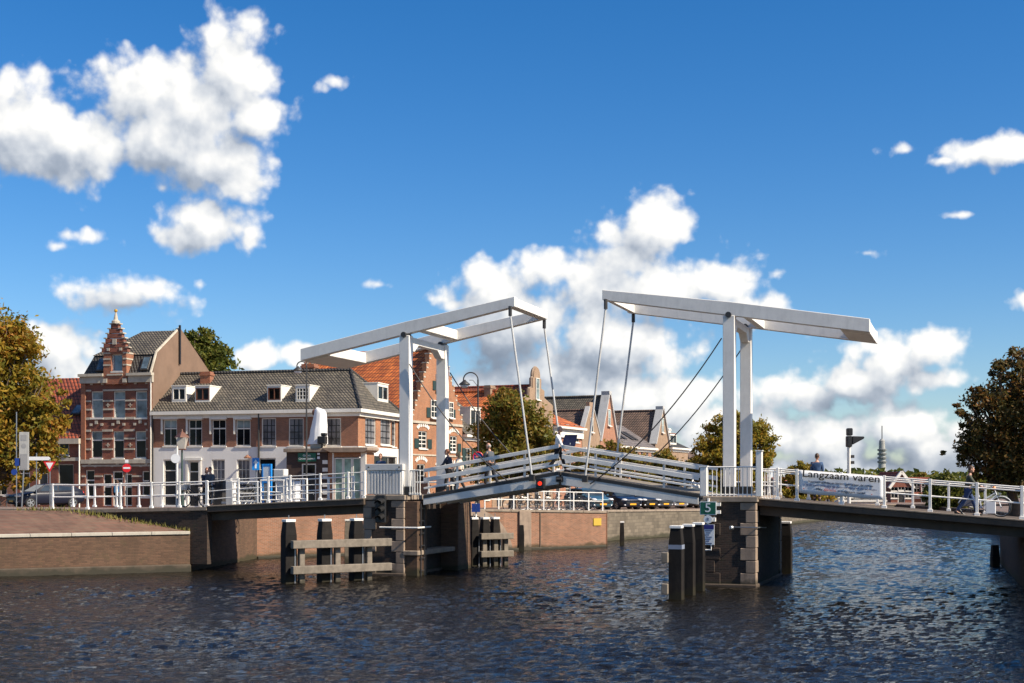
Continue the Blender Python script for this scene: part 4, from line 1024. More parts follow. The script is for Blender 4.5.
m = MB(); o = grd[1]; m.box(o[0]-.25, o[0]+o[2]+.25, -.16, -.035, o[1]+o[3]+.05, o[1]+o[3]+.22); m.box(o[0]-.2, o[0]-.02, -.1, -.035, .05, o[1]+o[3]); m.box(o[0]+o[2]+.02, o[0]+o[2]+.2, -.1, -.035, .05, o[1]+o[3]); m.build('door_surround', WHITE2, hM)
# right hand face, turned to the canal
TRt = Tr(WM, 0, 0) @ Rz(R(90))
fMR = Face((MA.x+WM*math.cos(MANG), MA.y+WM*math.sin(MANG)), MANG+R(90), ZG)
ru = [fMR.op(a, b, 418, 445) for a, b in ((365.2, 376), (380.5, 391.2))] + [(6.6, fMR.op(365, 376, 418, 445)[1], .9, fMR.op(365, 376, 418, 445)[3])]
rgd = [(fMR.x(366), .1, 6.2, fMR.z(380, 456)-.1)]
m = MB(TRt); wall_face(m, 0, DM, ZB, EV, ru); m.build('brick_wall', BR_ORANGE, hM)  # sunlit side: its brightness is put into a more orange brick
m = MB(TRt); wall_face(m, 0, DM, -.5, ZB, rgd, y=-.03, rec=.18); m.quad((0, -.03, ZB), (DM, -.03, ZB), (DM, 0, ZB), (0, 0, ZB)); m.build('plaster_wall', PLASTER, hM)
for o in ru: window(hM, o, T=TRt, nx=3, nz=4, fm=WHITE2, gm=CURT, bw=.06, barm=BLACK)
window(hM, rgd[0], T=TRt @ Tr(0, -.03, 0), nx=4, nz=1, trans=.72, fm=WHITE2, gm=GLASS, rec=.18, name='shop_window', sill=False)
m = MB(); m.quad((0, DM, -.5), (WM, DM, -.5), (WM, DM, EV), (0, DM, EV)); m.quad((0, 0, -.5), (0, DM, -.5), (0, DM, EV), (0, 0, EV)); m.build('rear_wall', BR_BROWN, hM)
# roof: ridge along x, hipped to the right
hx = fM.x(345)-1.2
rid = DM/2
roof_y = lambda z: -.32 + (rid+.32)*(z-EV-.06)/(RG-EV-.06)
e0 = EV+.06
m = MB()
m.quad((-.0, -.35, e0), (WM+.35, -.35, e0), (hx, rid, RG), (0, rid, RG)); m.add([(WM+.35, -.35, e0), (WM+.35, DM+.35, e0), (hx, rid, RG)], [(0, 1, 2)]); m.quad((WM+.35, DM+.35, e0), (0, DM+.35, e0), (0, rid, RG), (hx, rid, RG)); m.add([(0, -.35, e0), (0, rid, RG), (0, DM+.35, e0)], [(0, 1, 2)])
rf = m.build('roof', T_GREY, hM)
m = MB(); m.tube([(0, rid, RG+.03), (hx, rid, RG+.03)], .13, 8); m.tube([(hx, rid, RG+.03), (WM+.33, -.33, e0+.05)], .10, 8); m.tube([(hx, rid, RG+.03), (WM+.33, DM+.33, e0+.05)], .10, 8); m.build('ridge_tile', T_DARK, hM)
m = MB(); m.box(-.02, WM+.4, -.42, -.004, EV-.20, EV+.05); m.box(0, WM+.2, -.16, -.004, EV-.46, EV-.21); m.box(WM+.004, WM+.42, .0, DM+.4, EV-.20, EV+.05); m.box(WM+.004, WM+.18, 0, DM, EV-.46, EV-.21); m.build('cornice', WHITE2, hM)
for a, b, kind in ((167, 181.5, 0), (190.7, 205.5, 1), (264, 278, 1), (292.8, 307, 2)):
    x0, x1 = fM.x(a), fM.x(b); z0 = fM.z((a+b)/2, 405.0)+.25; z1 = z0+1.15
    yf = roof_y(z0)-.02
    dormer(hM, x0, x1, z0, z1, yf, roof_y, nx=2 if kind < 2 else 4, nz=1 if kind < 2 else 3, gm=GLASS, fm=WHITE2 if kind != 1 else BROWNW, lid=WHITE2)
xr_y = lambda z: (WM+.35) - (WM+.35-hx)*(z-e0)/(RG-e0)
# dormer on the hip face: turn the same box dormer to face right
zz0 = fMR.z(386, 404.5)+.2
dormer(hM, fMR.x(381), fMR.x(391.5), zz0, zz0+1.3, WM-xr_y(zz0)-.05, lambda z: WM-xr_y(z), T=TRt, nx=2, gm=GLASS)
chimney(hM, fM.x(186), rid-.9, RG-1.6, RG+.05, .8, .6, pots=0)
chimney(hM, fM.x(283.5), rid+.5, RG-.8, RG+.55, 1.0, .8, pots=2)
m = MB(); x = fM.x(259.5); m.tube([(x, -.12, 0), (x, -.12, EV-.2)], .07, 8); m.build('downpipe', DKSTEEL, hM); m = MB(); x = fM.x(152.5)+.08; m.tube([(x, -.12, 0), (x, -.12, EV-.2)], .06, 8); m.build('downpipe', DKSTEEL, hM)
x = fM.x(251); m = MB(); m.box(x-.04, x+.04, -.6, -.035, ZB-.75, ZB-.68); m.lathe([(.03, .2), (.26, .0), (.24, -.06)], (x-.0, -.55, ZB-.75), 10); m.build('wall_lamp', flat('copper_lamp', (.25, .12, .07), .5), hM)
m = MB(); x = fMR.x(368); m.box(x, x+.6, -.06, -.033, fMR.z(368, 453), fMR.z(368, 451)); 
m.T = TRt; m2 = MB(TRt); m2.box(x, x+.6, -.06, -.033, fMR.z(368, 452.8), fMR.z(368, 450.5)); m2.build('name_plate', SIGNBLUE, hM)

# ---- dark brick annex with the green sign and the pale shop beside it
AF = Face((MA.x+math.sin(-MANG)*-0.0+fM.x(286)*math.cos(MANG), MA.y+fM.x(286)*math.sin(MANG)), MANG, ZG)
off_in = Matrix.Identity(4)
aD = 1.6
nrm = Vector((math.sin(MANG), -math.cos(MANG)))
Abase = Vector((MA.x, MA.y)) + nrm*aD
fA = Face((Abase.x, Abase.y), MANG, ZG)
xa0, xa1 = fA.x(286.5), fA.x(327.5); za = fA.z(305, 448.5)
hA = thing('brick_annex', 'low dark brick annex with quoined right corner and green sign over its door', 'annex', (Abase.x, Abase.y, ZG), MANG)
od = fA.op(301.5, 316, 463.5, 500); od = (od[0], .05, od[2], od[1]+od[3]-.05)
m = MB(); wall_face(m, xa0, xa1, -.5, za-.25, [od]); m.quad((xa1, 0, -.5), (xa1, aD-.05, -.5), (xa1, aD-.05, za-.25), (xa1, 0, za-.25)); m.quad((xa0, 0, -.5), (xa0, aD-.05, -.5), (xa0, aD-.05, za-.25), (xa0, 0, za-.25)); m.build('brick_wall', BR_DARK, hA)
door(hA, od, mat=BLACK)
m = MB(); m.box(xa0-.15, xa1+.05, -.2, aD-.06, za-.249, za); m.build('flat_roof', CONC, hA, bevel=.02)
k = 0; z = 0
while z < za-.55:
    m = MB(); m.box(xa1-.36, xa1+.02, -.04, -.002, z, z+.26); m.build('quoin', WHITE2, hA); z += .52
o = fA.op(298.5, 316.5, 453, 461.5); m = MB(); m.box(o[0], o[0]+o[2], -.1, -.03, o[1], o[1]+o[3]); sg = m.build('sign_board', SIGNGREEN, hA)
text_obj('Gravin', .22, sg, (o[0]+o[2]*.5, -.104, o[1]+o[3]*.70), (R(90), 0, 0), SIGNWHITE); text_obj('Gravestenen', .24, sg, (o[0]+o[2]*.5, -.104, o[1]+o[3]*.34), (R(90), 0, 0), SIGNWHITE)
o = fA.op(317.5, 320, 452.5, 459); m = MB(); m.box(o[0], o[0]+o[2], -.05, -.01, o[1], o[1]+.17); m.box(o[0], o[0]+o[2], -.05, -.01, o[1]+.28, o[1]+.42); m.build('small_plate', SIGNWHITE, hA)
xs0, xs1 = xa1+.04, fA.x(365.5)
hS = thing('shop_front', 'single storey pale shop front with tall glass doors and thick concrete roof edge', 'shop', (Abase.x, Abase.y, ZG), MANG)
zs = fA.z(345, 447.5)
og = fA.op(334, 361, 457, 502); og = (og[0], .05, og[2], og[1]+og[3]-.05)
m = MB(); wall_face(m, xs0, xs1, -.5, zs-.35, [og]); m.quad((xs1, 0, -.5), (xs1, aD, -.5), (xs1, aD, zs-.35), (xs1, 0, zs-.35)); m.build('front_wall', BR_ORANGE, hS)
m = MB(); m.box(og[0]-.12, og[0]-.003, -.03, .1, .0, zs-.36); m.box(og[0]+og[2]+.003, xs1+.02, -.03, .12, .0, zs-.36); m.build('white_pier', WHITE2, hS)
GREENG = glassmat('pale_green_glass', (0.20, 0.30, 0.24), .15, .6)
for k in range(3):
    w3 = og[2]/3; m = MB(); x = og[0]+w3*k
    m.box(x+.01, x+.09, .04, .13, .05, og[3]); m.box(x+w3-.09, x+w3-.01, .04, .13, .05, og[3]); m.box(x+.09, x+w3-.09, .04, .13, og[3]-.08, og[3]); m.box(x+.09, x+w3-.09, .04, .13, .05, .25)
    d = m.build('glass_door', WHITE2, hS); m = MB(); m.box(x+.085, x+w3-.085, .08, .11, .24, og[3]-.07); m.build('pane', GREENG, d); m = MB(); m.box(x+w3-.14, x+w3-.11, .0, .04, 1.0, 1.4); m.build('handle', ALU, d)
m = MB(); m.prism([(xs0-.25, zs-.1), (xs0+.35, zs-.34), (xs1+.1, zs-.34), (xs1+.35, zs-.2), (xs1+.35, zs), (xs0-.25, zs)], -.5, aD+.02, 'xz'); m.build('roof_slab', STONE, hS, bevel=.03)

# white shrouded figure on the annex corner
px = 317
p = Vector((Abase.x, Abase.y)) + Vector((math.cos(MANG), math.sin(MANG)))*fA.x(px) - nrm*.45
zb = ZG+za
st = thing('shrouded_statue', 'tall white shrouded statue standing on the annex roof corner', 'statue', (p.x, p.y, zb), MANG)
m = MB(); m.box(-.55, .35, -.35, .35, .005, .30); m.build('plinth', STONEL, st, bevel=.02)
m = MB(); vs_ = []; rows = 14; cols = 26; H = 2.45
for i in range(rows+1):
    k = i/rows; z = .30+H*k; rx = .62*(1-k)**.8*.55+.36; ry = .30+.12*(1-k)
    for j in range(cols):
        a = 2*math.pi*j/cols; f = 1+.10*math.sin(j*2.4+3*k)*(1.1-k*.7)+.03*math.sin(j*5+i)
        m.v.append((-.14+.22*k+rx*f*math.cos(a)*(1 if k < .95 else .75), ry*f*math.sin(a)*(1 if k < .95 else .75), z+.10*math.cos(a)*(k**3)*-1))
for i in range(rows):
    for j in range(cols):
        j2 = (j+1) % cols; m.f.append([i*cols+j, i*cols+j2, (i+1)*cols+j2, (i+1)*cols+j]); m.m.append(0)
m.f.append([rows*cols+j for j in range(cols)]); m.m.append(0)
m.build('shroud', flat('white_sheet', (.82, .82, .81), .8, var=.05, bump=.3, bs=4), st, smooth=True)
m = MB(); m.ball((-.42, 0, 2.5), (.14, .16, .22)); m.build('bronze_head', BROWNW, st, smooth=True)
p2 = p + Vector((math.cos(MANG), math.sin(MANG)))*.42 + nrm*.55
th = thing('signal_box', 'black signal box on a short post beside the white shrouded statue', 'signal box', (p2.x, p2.y, zb), MANG)
m = MB(); m.tube([(0, 0, .0), (0, 0, .5)], .07, 8); m.build('post', BLACK, th)
m = MB(); m.box(-.28, .32, -.2, .2, .3, .82); m.box(-.05, .33, -.15, .15, .83, 1.05); m.build('box', BLACK, th, bevel=.04)

# ---- tall neo-renaissance house with stepped dormer gable
d0 = Vector((math.cos(MANG), math.sin(MANG)))
def wofs(px):
    a = (px-512)/F; return (a*MA.y-MA.x)/(d0.x-a*d0.y)
xT = wofs(82); TA = Vector((MA.x, MA.y))+d0*xT
fT = Face((TA.x, TA.y), MANG, ZG); WT = -xT-.01
hT = thing('gabled_house', 'tall dark red brick house with white bands and a stepped crow gable', 'house', (TA.x, TA.y, ZG), MANG)
CT = fT.z(120, 376.0)
w2 = [fT.op(a, b, 391.2, 418) for a, b in ((91.3, 103), (113.4, 125.2), (135.3, 147))]
w1 = [fT.op(a, b, 431, 458) for a, b in ((91, 102.3), (113, 124), (135, 146))]
w0 = [fT.op(85.5, 94.5, 470, 497), fT.op(142, 151, 471, 497)]
dd = [fT.op(103, 111.5, 474, 506), fT.op(112.5, 123, 471, 506), fT.op(124, 132, 474, 506)]
ops = w2+w1+w0+[(o[0], max(.05, o[1]), o[2], o[1]+o[3]-max(.05, o[1])) for o in dd]
m = MB(); wall_face(m, 0, WT, -.5, CT, ops, rec=.18); m.build('front_wall', BR_RED, hT)
for o in w2: window(hT, o, nx=1, nz=1, trans=.68, gm=GLASSG, rec=.18)
for i, o in enumerate(w1): window(hT, o, nx=1, nz=1, trans=.66, gm=GLASS, rec=.18, blind=.36)
for o in w0: window(hT, o, nx=1, nz=1, trans=.62, gm=GLASS, rec=.18)
for i, o in enumerate(dd):
    oo = (o[0], max(.05, o[1]), o[2], o[1]+o[3]-max(.05, o[1]))
    door(hT, oo, rec=.18) if i == 1 else window(hT, oo, nx=1, nz=1, trans=.6, rec=.18, sill=False)
# white string courses and studs
def bandz(py, h, out=.05, mat=STONEL):
    z = fT.z(118, py); m = MB(); segs = []
    xs = 0.25
    blocks = sorted([(o[0], o[0]+o[2]) for o in ops if o[1] < z+h and o[1]+o[3] > z])
    x = .0
    for a, b in blocks:
        if a-.0 > x: segs.append((x, a-.005))
        x = b+.005
    segs.append((x, WT))
    for a, b in segs:
        m = MB(); m.box(a, b, -out, -.003, z, z+h); m.build('stone_band', mat, hT)
for py, h in ((391.0, .13), (401.5, .12), (410, .12), (419.5, .18), (431.5, .16), (439.5, .12), (450, .12), (466.5, .14), (477, .12), (485, .12)): bandz(py, h)
z = fT.z(118, 463.5); m = MB(); m.box(0, WT, -.16, -.003, z, z+.30); m.build('cornice', STONEL, hT)
for pxs, py in ((w2, 383.5), (w1, 424.5), (w0+dd[1:2], 466)):
    for o in pxs:
        cx = o[0]+o[2]/2; zc = fT.z(118, py)
        m = MB()
        m.box(cx-.12, cx+.12, -.07, -.003, zc+.05, zc+.30); m.build('keystone', STONEL, hT)
        for s_ in (-1, 1): m = MB(); m.box(cx+s_*.45-.1, cx+s_*.45+.1, -.06, -.003, zc-.08, zc+.10); m.build('keystone', STONEL, hT)
for py in (405, 445):
    for px_ in (108, 130.2):
        m = MB(); x, z = fT.x(px_), fT.z(px_, py); m.box(x-.16, x+.16, -.03, -.002, z-.03, z+.03); m.box(x-.03, x+.03, -.031, -.002, z-.16, z-.031); m.box(x-.03, x+.03, -.031, -.002, z+.031, z+.16); m.build('wall_anchor', STONEL, hT)
# corner pilasters, their sunlit look put into a brighter orange brick
for xx in (0.0, WT-.34):
    m = MB(); m.box(xx, xx+.34, -.14, -.004, fT.z(118, 463), CT); m.build('pilaster', BR_REDO, hT)
# cornice left and right of the dormer gable
g0, g1 = fT.x(105.8), fT.x(128.7); gz1 = fT.z(117, 352.5)
for a, b in ((-.1, g0-.02), (g1+.02, WT+.1)):
    m = MB(); m.box(a, b, -.42, .0, CT-.02, CT+.18); m.box(a+.05, b-.02, -.24, 0, CT-.5, CT-.021); m.build('cornice', STONEL, hT)
gw = g1-g0
og = fT.op(113.5, 124.5, 354.5, 371.5)
m = MB(); wall_face(m, g0, g1, CT-.6, gz1, [og], y=-.30, rec=.3)
m.quad((g0, -.3, CT-.6), (g0, 2.5, CT-.6), (g0, 2.5, gz1), (g0, -.3, gz1)); m.quad((g1, -.3, CT-.6), (g1, 2.5, CT-.6), (g1, 2.5, gz1), (g1, -.3, gz1)); m.quad((g0, -.3, CT-.6), (g1, -.3, CT-.6), (g1, 0, CT-.6), (g0, 0, CT-.6))
m.build('dormer_gable', BR_REDO, hT)
window(hT, og, T=Tr(0, -.22, 0), nx=1, nz=1, gm=GLASSB, rec=.18, sill=True)
gm_ = (g0+g1)/2; gtop = fT.z(118.5, 324); n = 6
for k in range(n):
    z0_ = gz1+(gtop-gz1)*k/n; z1_ = gz1+(gtop-gz1)*(k+1)/n; hw = gw/2*1.12*(1-k/n*.86)
    m = MB(); m.box(gm_-hw, gm_+hw, -.36, .0, z0_+.002, z1_-.05); m.build('gable_step', BR_RED, hT)
    m = MB()
    for s_ in (-1, 1): m.box(gm_+s_*hw-.13, gm_+s_*hw+.13, -.40, .04, z1_-.05, z1_+.03)
    m.build('step_cap', STONEL, hT)
for x0_, x1_, z0_, z1_ in ((-.16, .16, .55, .95), (-.62, -.4, .1, .3), (.4, .62, .1, .3)):
    m = MB(); m.box(gm_+x0_, gm_+x1_, -.4, -.361, gz1+z0_, gz1+z1_); m.build('keystone', STONEL, hT)
for py in (354.0, 360, 366):
    z = fT.z(117, py)
    for x0_, x1_ in ((g0-.02, og[0]-.06), (og[0]+og[2]+.06, g1+.02)):
        m = MB(); m.box(x0_, x1_, -.33, -.303, z, z+.11); m.build('stone_band', STONEL, hT)
    m = MB(); m.box(g1+.003, g1+.03, -.3, .6, z, z+.11); m.build('stone_band', STONEL, hT)
m = MB(); m.box(g0+.3, g1-.3, -.36, -.303, CT+.02, CT+.14); m.build('stone_band', STONEL, hT)
for s_ in (-1, 1): m = MB(); m.box(gm_+s_*.8-.16, gm_+s_*.8+.16, -.37, -.303, CT-.5, CT-.2); m.build('keystone', STONEL, hT)
m = MB(); m.lathe([(.30, 0), (.30, .2), (.16, .28), (.14, .45), (.08, .7), (.04, .85)], (gm_, -.18, gtop), 10); m.build('finial', STONEL, hT)
m = MB(); m.ball((gm_, -.18, gtop+.95), .13); m.build('gilt_ball', flat('gilding', (.75, .42, .06), .35, metal=.6), hT)
# mansard roof and gable side wall
zb2 = fT.z(90, 355.0); DT = 8.4
zr2 = fT.z(150, 338)+1.0
m = MB(); m.quad((.15, -.05, CT+.15), (WT, -.05, CT+.15), (WT, .75, zb2), (.55, .75, zb2)); m.add([(.15, -.05, CT+.15), (.55, .75, zb2), (.55, DT-.5, zb2), (.15, DT, CT+.15)], [(0, 1, 2, 3)]); m.build('mansard_roof', T_DARK, hT)
m = MB(); m.quad((.45, .65, zb2), (WT, .65, zb2), (WT, 4.0, zr2), (2.6, 4.0, zr2)); m.add([(.45, .65, zb2), (2.6, 4.0, zr2), (.45, DT-.5, zb2)], [(0, 1, 2)]); m.quad((.45, DT-.5, zb2), (2.6, 4.0, zr2), (WT, 4.0, zr2), (WT, DT-.5, zb2)); m.build('roof', T_GREY, hT)
m = MB(); m.prism([(-.0, -.5), (DT, -.5), (DT, zb2-.6), (4.0, zr2+.12), (.7, zb2+.12), (-.1, CT)], WT-.28, WT+.0, 'yz'); m.build('side_wall', RENDER, hT)
m = MB(); m.tube([(WT-.14, 4.0, zr2+.15), (WT-.14, .7, zb2+.15), (WT-.14, -.1, CT+.1)], .1, 6); m.build('verge_tile', STONEL, hT)
m = MB(); m.quad((0, 0, -.5), (0, DT, -.5), (0, DT, CT), (0, 0, CT)); m.quad((0, DT, -.5), (WT, DT, -.5), (WT, DT, CT), (0, DT, CT)); m.build('rear_wall', BR_RED, hT)
for a, b in ((95.6, 104.5), (140, 148.2)):
    x0, x1 = fT.x(a), fT.x(b); m = MB(Tr(0, .34, (CT+.15+zb2)/2) @ Matrix.Rotation(-R(28), 4, 'X'))
    m.box(x0, x1, -.16, .0, -.6, .55); sk = m.build('skylight', DKSTEEL, hT, bevel=.02)
    m = MB(Tr(0, .34, (CT+.15+zb2)/2) @ Matrix.Rotation(-R(28), 4, 'X')); m.box(x0+.1, x1-.1, -.18, -.161, -.5, .45); m.build('pane', GLASSB, sk)
m = MB(); m.box(WT+.02, WT+.14, 3.65, 3.8, zr2-2.6, zr2+.35); m.build('flue_pipe', BLACK, hT)
m = MB(); m.tube([(WT-.05, -.2, 0), (WT-.05, -.2, CT-.3)], .05, 6); m.build('downpipe', WHITE2, hT)

# ---- red roofed house left of it, half behind the tree
xL = wofs(14); LA = Vector((MA.x, MA.y))+d0*xL; fL = Face((LA.x, LA.y), MANG, ZG); WL = xT-xL-.03
hL = thing('red_roof_house', 'dark red house with steep red tiled roof behind the left tree', 'house', (LA.x, LA.y, ZG), MANG)
CL_ = fL.z(60, 440)
ops = [fL.op(58.5, 69, 431.5, 455.5), fL.op(36, 47, 431.5, 455.5), fL.op(58, 73.5, 464, 503), fL.op(38, 48, 464, 505), fL.op(20, 30, 464, 505)]
ops = [(a, max(.05, b), c, b+d-max(.05, b)) for a, b, c, d in ops]
m = MB(); wall_face(m, 0, WL, -.5, CL_, ops); m.quad((WL, 0, -.5), (WL, 8, -.5), (WL, 8, CL_), (WL, 0, CL_)); m.quad((0, 0, -.5), (0, 8, -.5), (0, 8, CL_), (0, 0, CL_)); m.quad((0, 8, -.5), (WL, 8, -.5), (WL, 8, CL_), (0, 8, CL_)); m.build('front_wall', BR_RED, hL)
window(hL, ops[0], nx=1, nz=1, trans=.68, gm=GLASS); window(hL, ops[1], nx=1, nz=1, trans=.68, gm=GLASS)
window(hL, ops[2], nx=1, nz=1, gm=GLASS, name='shop_window', fm=STONEL); door(hL, ops[3]); door(hL, ops[4])
zr = fL.z(70, 384)+.8
m = MB(); m.quad((-.1, -.35, CL_+.1), (WL, -.35, CL_+.1), (WL, 4, zr), (-.1, 4, zr)); m.quad((-.1, 8.3, CL_+.1), (WL, 8.3, CL_+.1), (WL, 4, zr), (-.1, 4, zr)); m.build('roof', T_RED, hL)
m = MB()
for x in (0, WL-.02): m.prism([(0, CL_), (8, CL_), (4, zr-.1)], x, x+.02, 'yz')
m.build('gable_wall', BR_RED, hL)
m = MB(); m.box(0, WL, -.4, -.004, CL_-.3, CL_+.09); m.build('cornice', STONEL, hL)
m = MB(); z = fL.z(60, 461); m.box(0, WL, -.14, -.004, z, z+.25); m.build('stone_band', STONEL, hL)
x = fL.x(67); m = MB(Tr(x, 1.5, CL_+.1+(zr-CL_)*.45) @ Matrix.Rotation(-R(48), 4, 'X')); m.box(-.4, .4, -.1, .1, -.6, .5); sk = m.build('skylight', DKSTEEL, hL)
m = MB(Tr(x, 1.5, CL_+.1+(zr-CL_)*.45) @ Matrix.Rotation(-R(48), 4, 'X')); m.box(-.3, .3, -.12, -.101, -.5, .4); m.build('pane', GLASSB, sk)
m = MB(); m.tube([(WL-.1, -.15, 0), (WL-.1, -.15, CL_)], .06, 6); m.build('downpipe', WHITE2, hL)
# a house further left, mostly off the picture
LB_ = LA - d0*9.2; fB = Face((LB_.x, LB_.y), MANG, ZG)
hB = thing('brick_house', 'brown house at the left edge with shop door under the tree', 'house', (LB_.x, LB_.y, ZG), MANG)
ops = [(1.0, .1, 1.1, 2.4), (3.2, .9, 1.2, 1.8), (5.6, .1, 1.1, 2.4), (7.4, .9, 1.2, 1.8), (1.0, 3.8, 1.1, 1.8), (3.2, 3.8, 1.2, 1.8), (5.6, 3.8, 1.1, 1.8), (7.4, 3.8, 1.2, 1.8)]
m = MB(); wall_face(m, 0, 9.15, -.5, 6.4, ops); m.quad((9.15, 0, -.5), (9.15, 8, -.5), (9.15, 8, 6.4), (9.15, 0, 6.4)); m.build('front_wall', BR_BROWN, hB)
for i, o in enumerate(ops): (door if i in (0, 2) else window)(hB, o)
m = MB(); m.quad((-.1, -.3, 6.4), (9.15, -.3, 6.4), (9.15, 4, 9.4), (-.1, 4, 9.4)); m.quad((-.1, 8.3, 6.4), (9.15, 8.3, 6.4), (9.15, 4, 9.4), (-.1, 4, 9.4)); m.build('roof', T_GREY, hB)
m = MB(); m.box(0, 9.15, -.35, -.004, 6.1, 6.39); m.build('cornice', STONEL, hB)

# ---- the row of houses along the canal, beyond the alley
RA_ = Vector((-7.52, 100.0)); RANG = math.atan2(.91, .41); fR = Face((RA_.x, RA_.y), RANG, 0)
qd = Vector((math.cos(RANG), math.sin(RANG)))
def rowpos(wv): return RA_ + qd*wv
def base(label, cat, name, px0, px1, gap=.04):
    a, b = fR.x(px0), fR.x(px1); p = rowpos(a); zg = ground_z(p.x, p.y)
    th = thing(name, label, cat, (p.x, p.y, zg), RANG, None); return th, b-a-gap, zg, a
def zrow(px, py, zg): return wz(py, (rowpos(fR.x(px))).y) - zg
def shell(th, W, D, ze, mat, ops, front=None):
    m = MB(); wall_face(m, 0, W, -.5, ze, ops); m.build('front_wall', front or mat, th)
    m = MB(); m.quad((0, 0, -.5), (0, D, -.5), (0, D, ze), (0, 0, ze)); m.quad((W, 0, -.5), (W, D, -.5), (W, D, ze), (W, 0, ze)); m.quad((0, D, -.5), (W, D, -.5), (W, D, ze), (0, D, ze)); m.build('side_wall', mat, th)
def gable_roof(th, W, D, ze, zp, mat, y0=.3, over=.15):
    m = MB(); c = W/2
    m.quad((-over, y0, ze-over), (c, y0, zp), (c, D, zp), (-over, D, ze-over)); m.quad((W+over, y0, ze-over), (c, y0, zp), (c, D, zp), (W+over, D, ze-over))
    r = m.build('roof', mat, th)
    m = MB(); m.prism([(0, ze), (W, ze), (c, zp-.05)], D-.2, D, 'xz'); m.build('rear_gable', BR_TAN, th)
    m = MB(); m.tube([(c, y0, zp+.03), (c, D, zp+.03)], .12, 6); m.build('ridge_tile', mat, th)
    return r
def front_ops(W, rows, n, ww, hh, z0, step, door_i=None, dh=2.5):
    ops = []; kinds = []
    for r in range(rows):
        for i in range(n):
            cx = W*(i+.5)/n
            if r == 0 and i == door_i: ops.append((cx-ww/2, .05, ww, dh)); kinds.append('door')
            else: ops.append((cx-ww/2, z0+step*r, ww, hh)); kinds.append('window')
    return ops, kinds
def shutters(th, o):
    for s_ in (-1, 1):
        m = MB(); w_ = o[2]*.48; x0 = o[0]-w_-.04 if s_ < 0 else o[0]+o[2]+.04
        m.box(x0, x0+w_, -.07, -.01, o[1], o[1]+o[3]*.55); m.build('shutter', SHUT, th, bevel=.01)
# A: orange stepped gable
hh_, W, zg, a0 = base('orange brick house with white blocked stepped gable and steep orange tiled roof', 'house', 'step_gable_house', 412, 462.5)
ze = zrow(412, 420, zg); zp = zrow(440, 350, zg); D = 12
gx = [fR.x(p)-a0 for p in (425, 447)]
ops = []
def opr(px0, px1, py0, py1, a0, zg): 
    x0, x1 = fR.x(px0)-a0, fR.x(px1)-a0; pm = (px0+px1)/2; return (x0, zrow(pm, py1, zg), x1-x0, zrow(pm, py0, zg)-zrow(pm, py1, zg))
ops = [opr(418.5, 427, 431, 448.5, a0, zg), opr(450, 457, 436, 452, a0, zg), opr(417, 425, 464, 482, a0, zg), opr(437, 444, 468, 484, a0, zg), opr(450, 458, 468, 494, a0, zg)]
shell(hh_, W, D, ze, BR_ORANGE, ops)
for i, o in enumerate(ops):
    window(hh_, o, nx=2, nz=4 if i < 2 else 3, bw=.07, fm=WHITE2, gm=GLASS)
    if i < 2: shutters(hh_, o)
    m = MB(); c = o[0]+o[2]/2
    for k in range(7):
        an = R(150-20*k); m.T = Tr(c+math.cos(an)*o[2]*.72, 0, o[1]+o[3]+.05+math.sin(an)*.42) @ Matrix.Rotation(-(an-R(90)), 4, 'Y'); m.box(-.1, .1, -.05, -.003, -.14, .14)
    m.T = Matrix.Identity(4); m.build('arch_block', WHITE2, hh_)
gops = [opr(430, 437, 400, 418, a0, zg), opr(448, 452.5, 402, 418, a0, zg)]
n = 8; c = W/2; top = zp+.3
m = MB(); mc = MB(); P_ = []
lx = lambda k: -.02+(c-.55)*k/n
poly = []
for k in range(n):
    z0_ = ze+(top-ze)*k/n; z1_ = ze+(top-ze)*(k+1)/n
    poly += [(lx(k), z0_), (lx(k), z1_)]
poly += [(c-.55, top), (c-.55, top+.6)]; poly = poly + [(W-x, z) for x, z in reversed(poly)]
m.prism([(x, z) for x, z in poly], 0, .35, 'xz'); m.build('stepped_gable', BR_ORANGE, hh_)
for k in range(n):
    z1_ = ze+(top-ze)*(k+1)/n
    for s_ in (0, 1):
        x = lx(k); x = x if s_ == 0 else W-x
        m = MB(); x0, x1 = (x-.05, x+.38) if s_ == 0 else (x-.38, x+.05)
        m.box(x0+.05, x1-.05, -.05, .40, z1_-.02, z1_+.07); m.build('step_stone', STONEL, hh_); m = MB(); m.box(x0+.06, x1-.08, -.03, .38, z1_-.40, z1_-.28); m.build('step_stone', STONEL, hh_)
for o in gops:
    window(hh_, o, T=Tr(0, -.16, 0), nx=2, nz=3, bw=.06, fm=WHITE2, rec=.15); shutters(hh_, o)
o = (c-.45, zp-3.2, .9, 1.3); window(hh_, o, T=Tr(0, -.16, 0), nx=2, nz=2, rec=.15); shutters(hh_, o)
m = MB(); m.box(0, W, -.1, -.003, ze-.2, ze-.02); z = zrow(430, 456, zg); m.box(0, W, -.06, -.003, z, z+.12); m.build('stone_band', STONEL, hh_)
gable_roof(hh_, W, D, ze+.2, zp, T_ORANGE)
m = MB(Tr(1.6, 5.2, ze+2.3) @ Matrix.Rotation(-R(50), 4, 'Y')); m.box(-.35, .35, -.4, .4, -.05, .10); m.build('skylight', GLASSB, hh_)
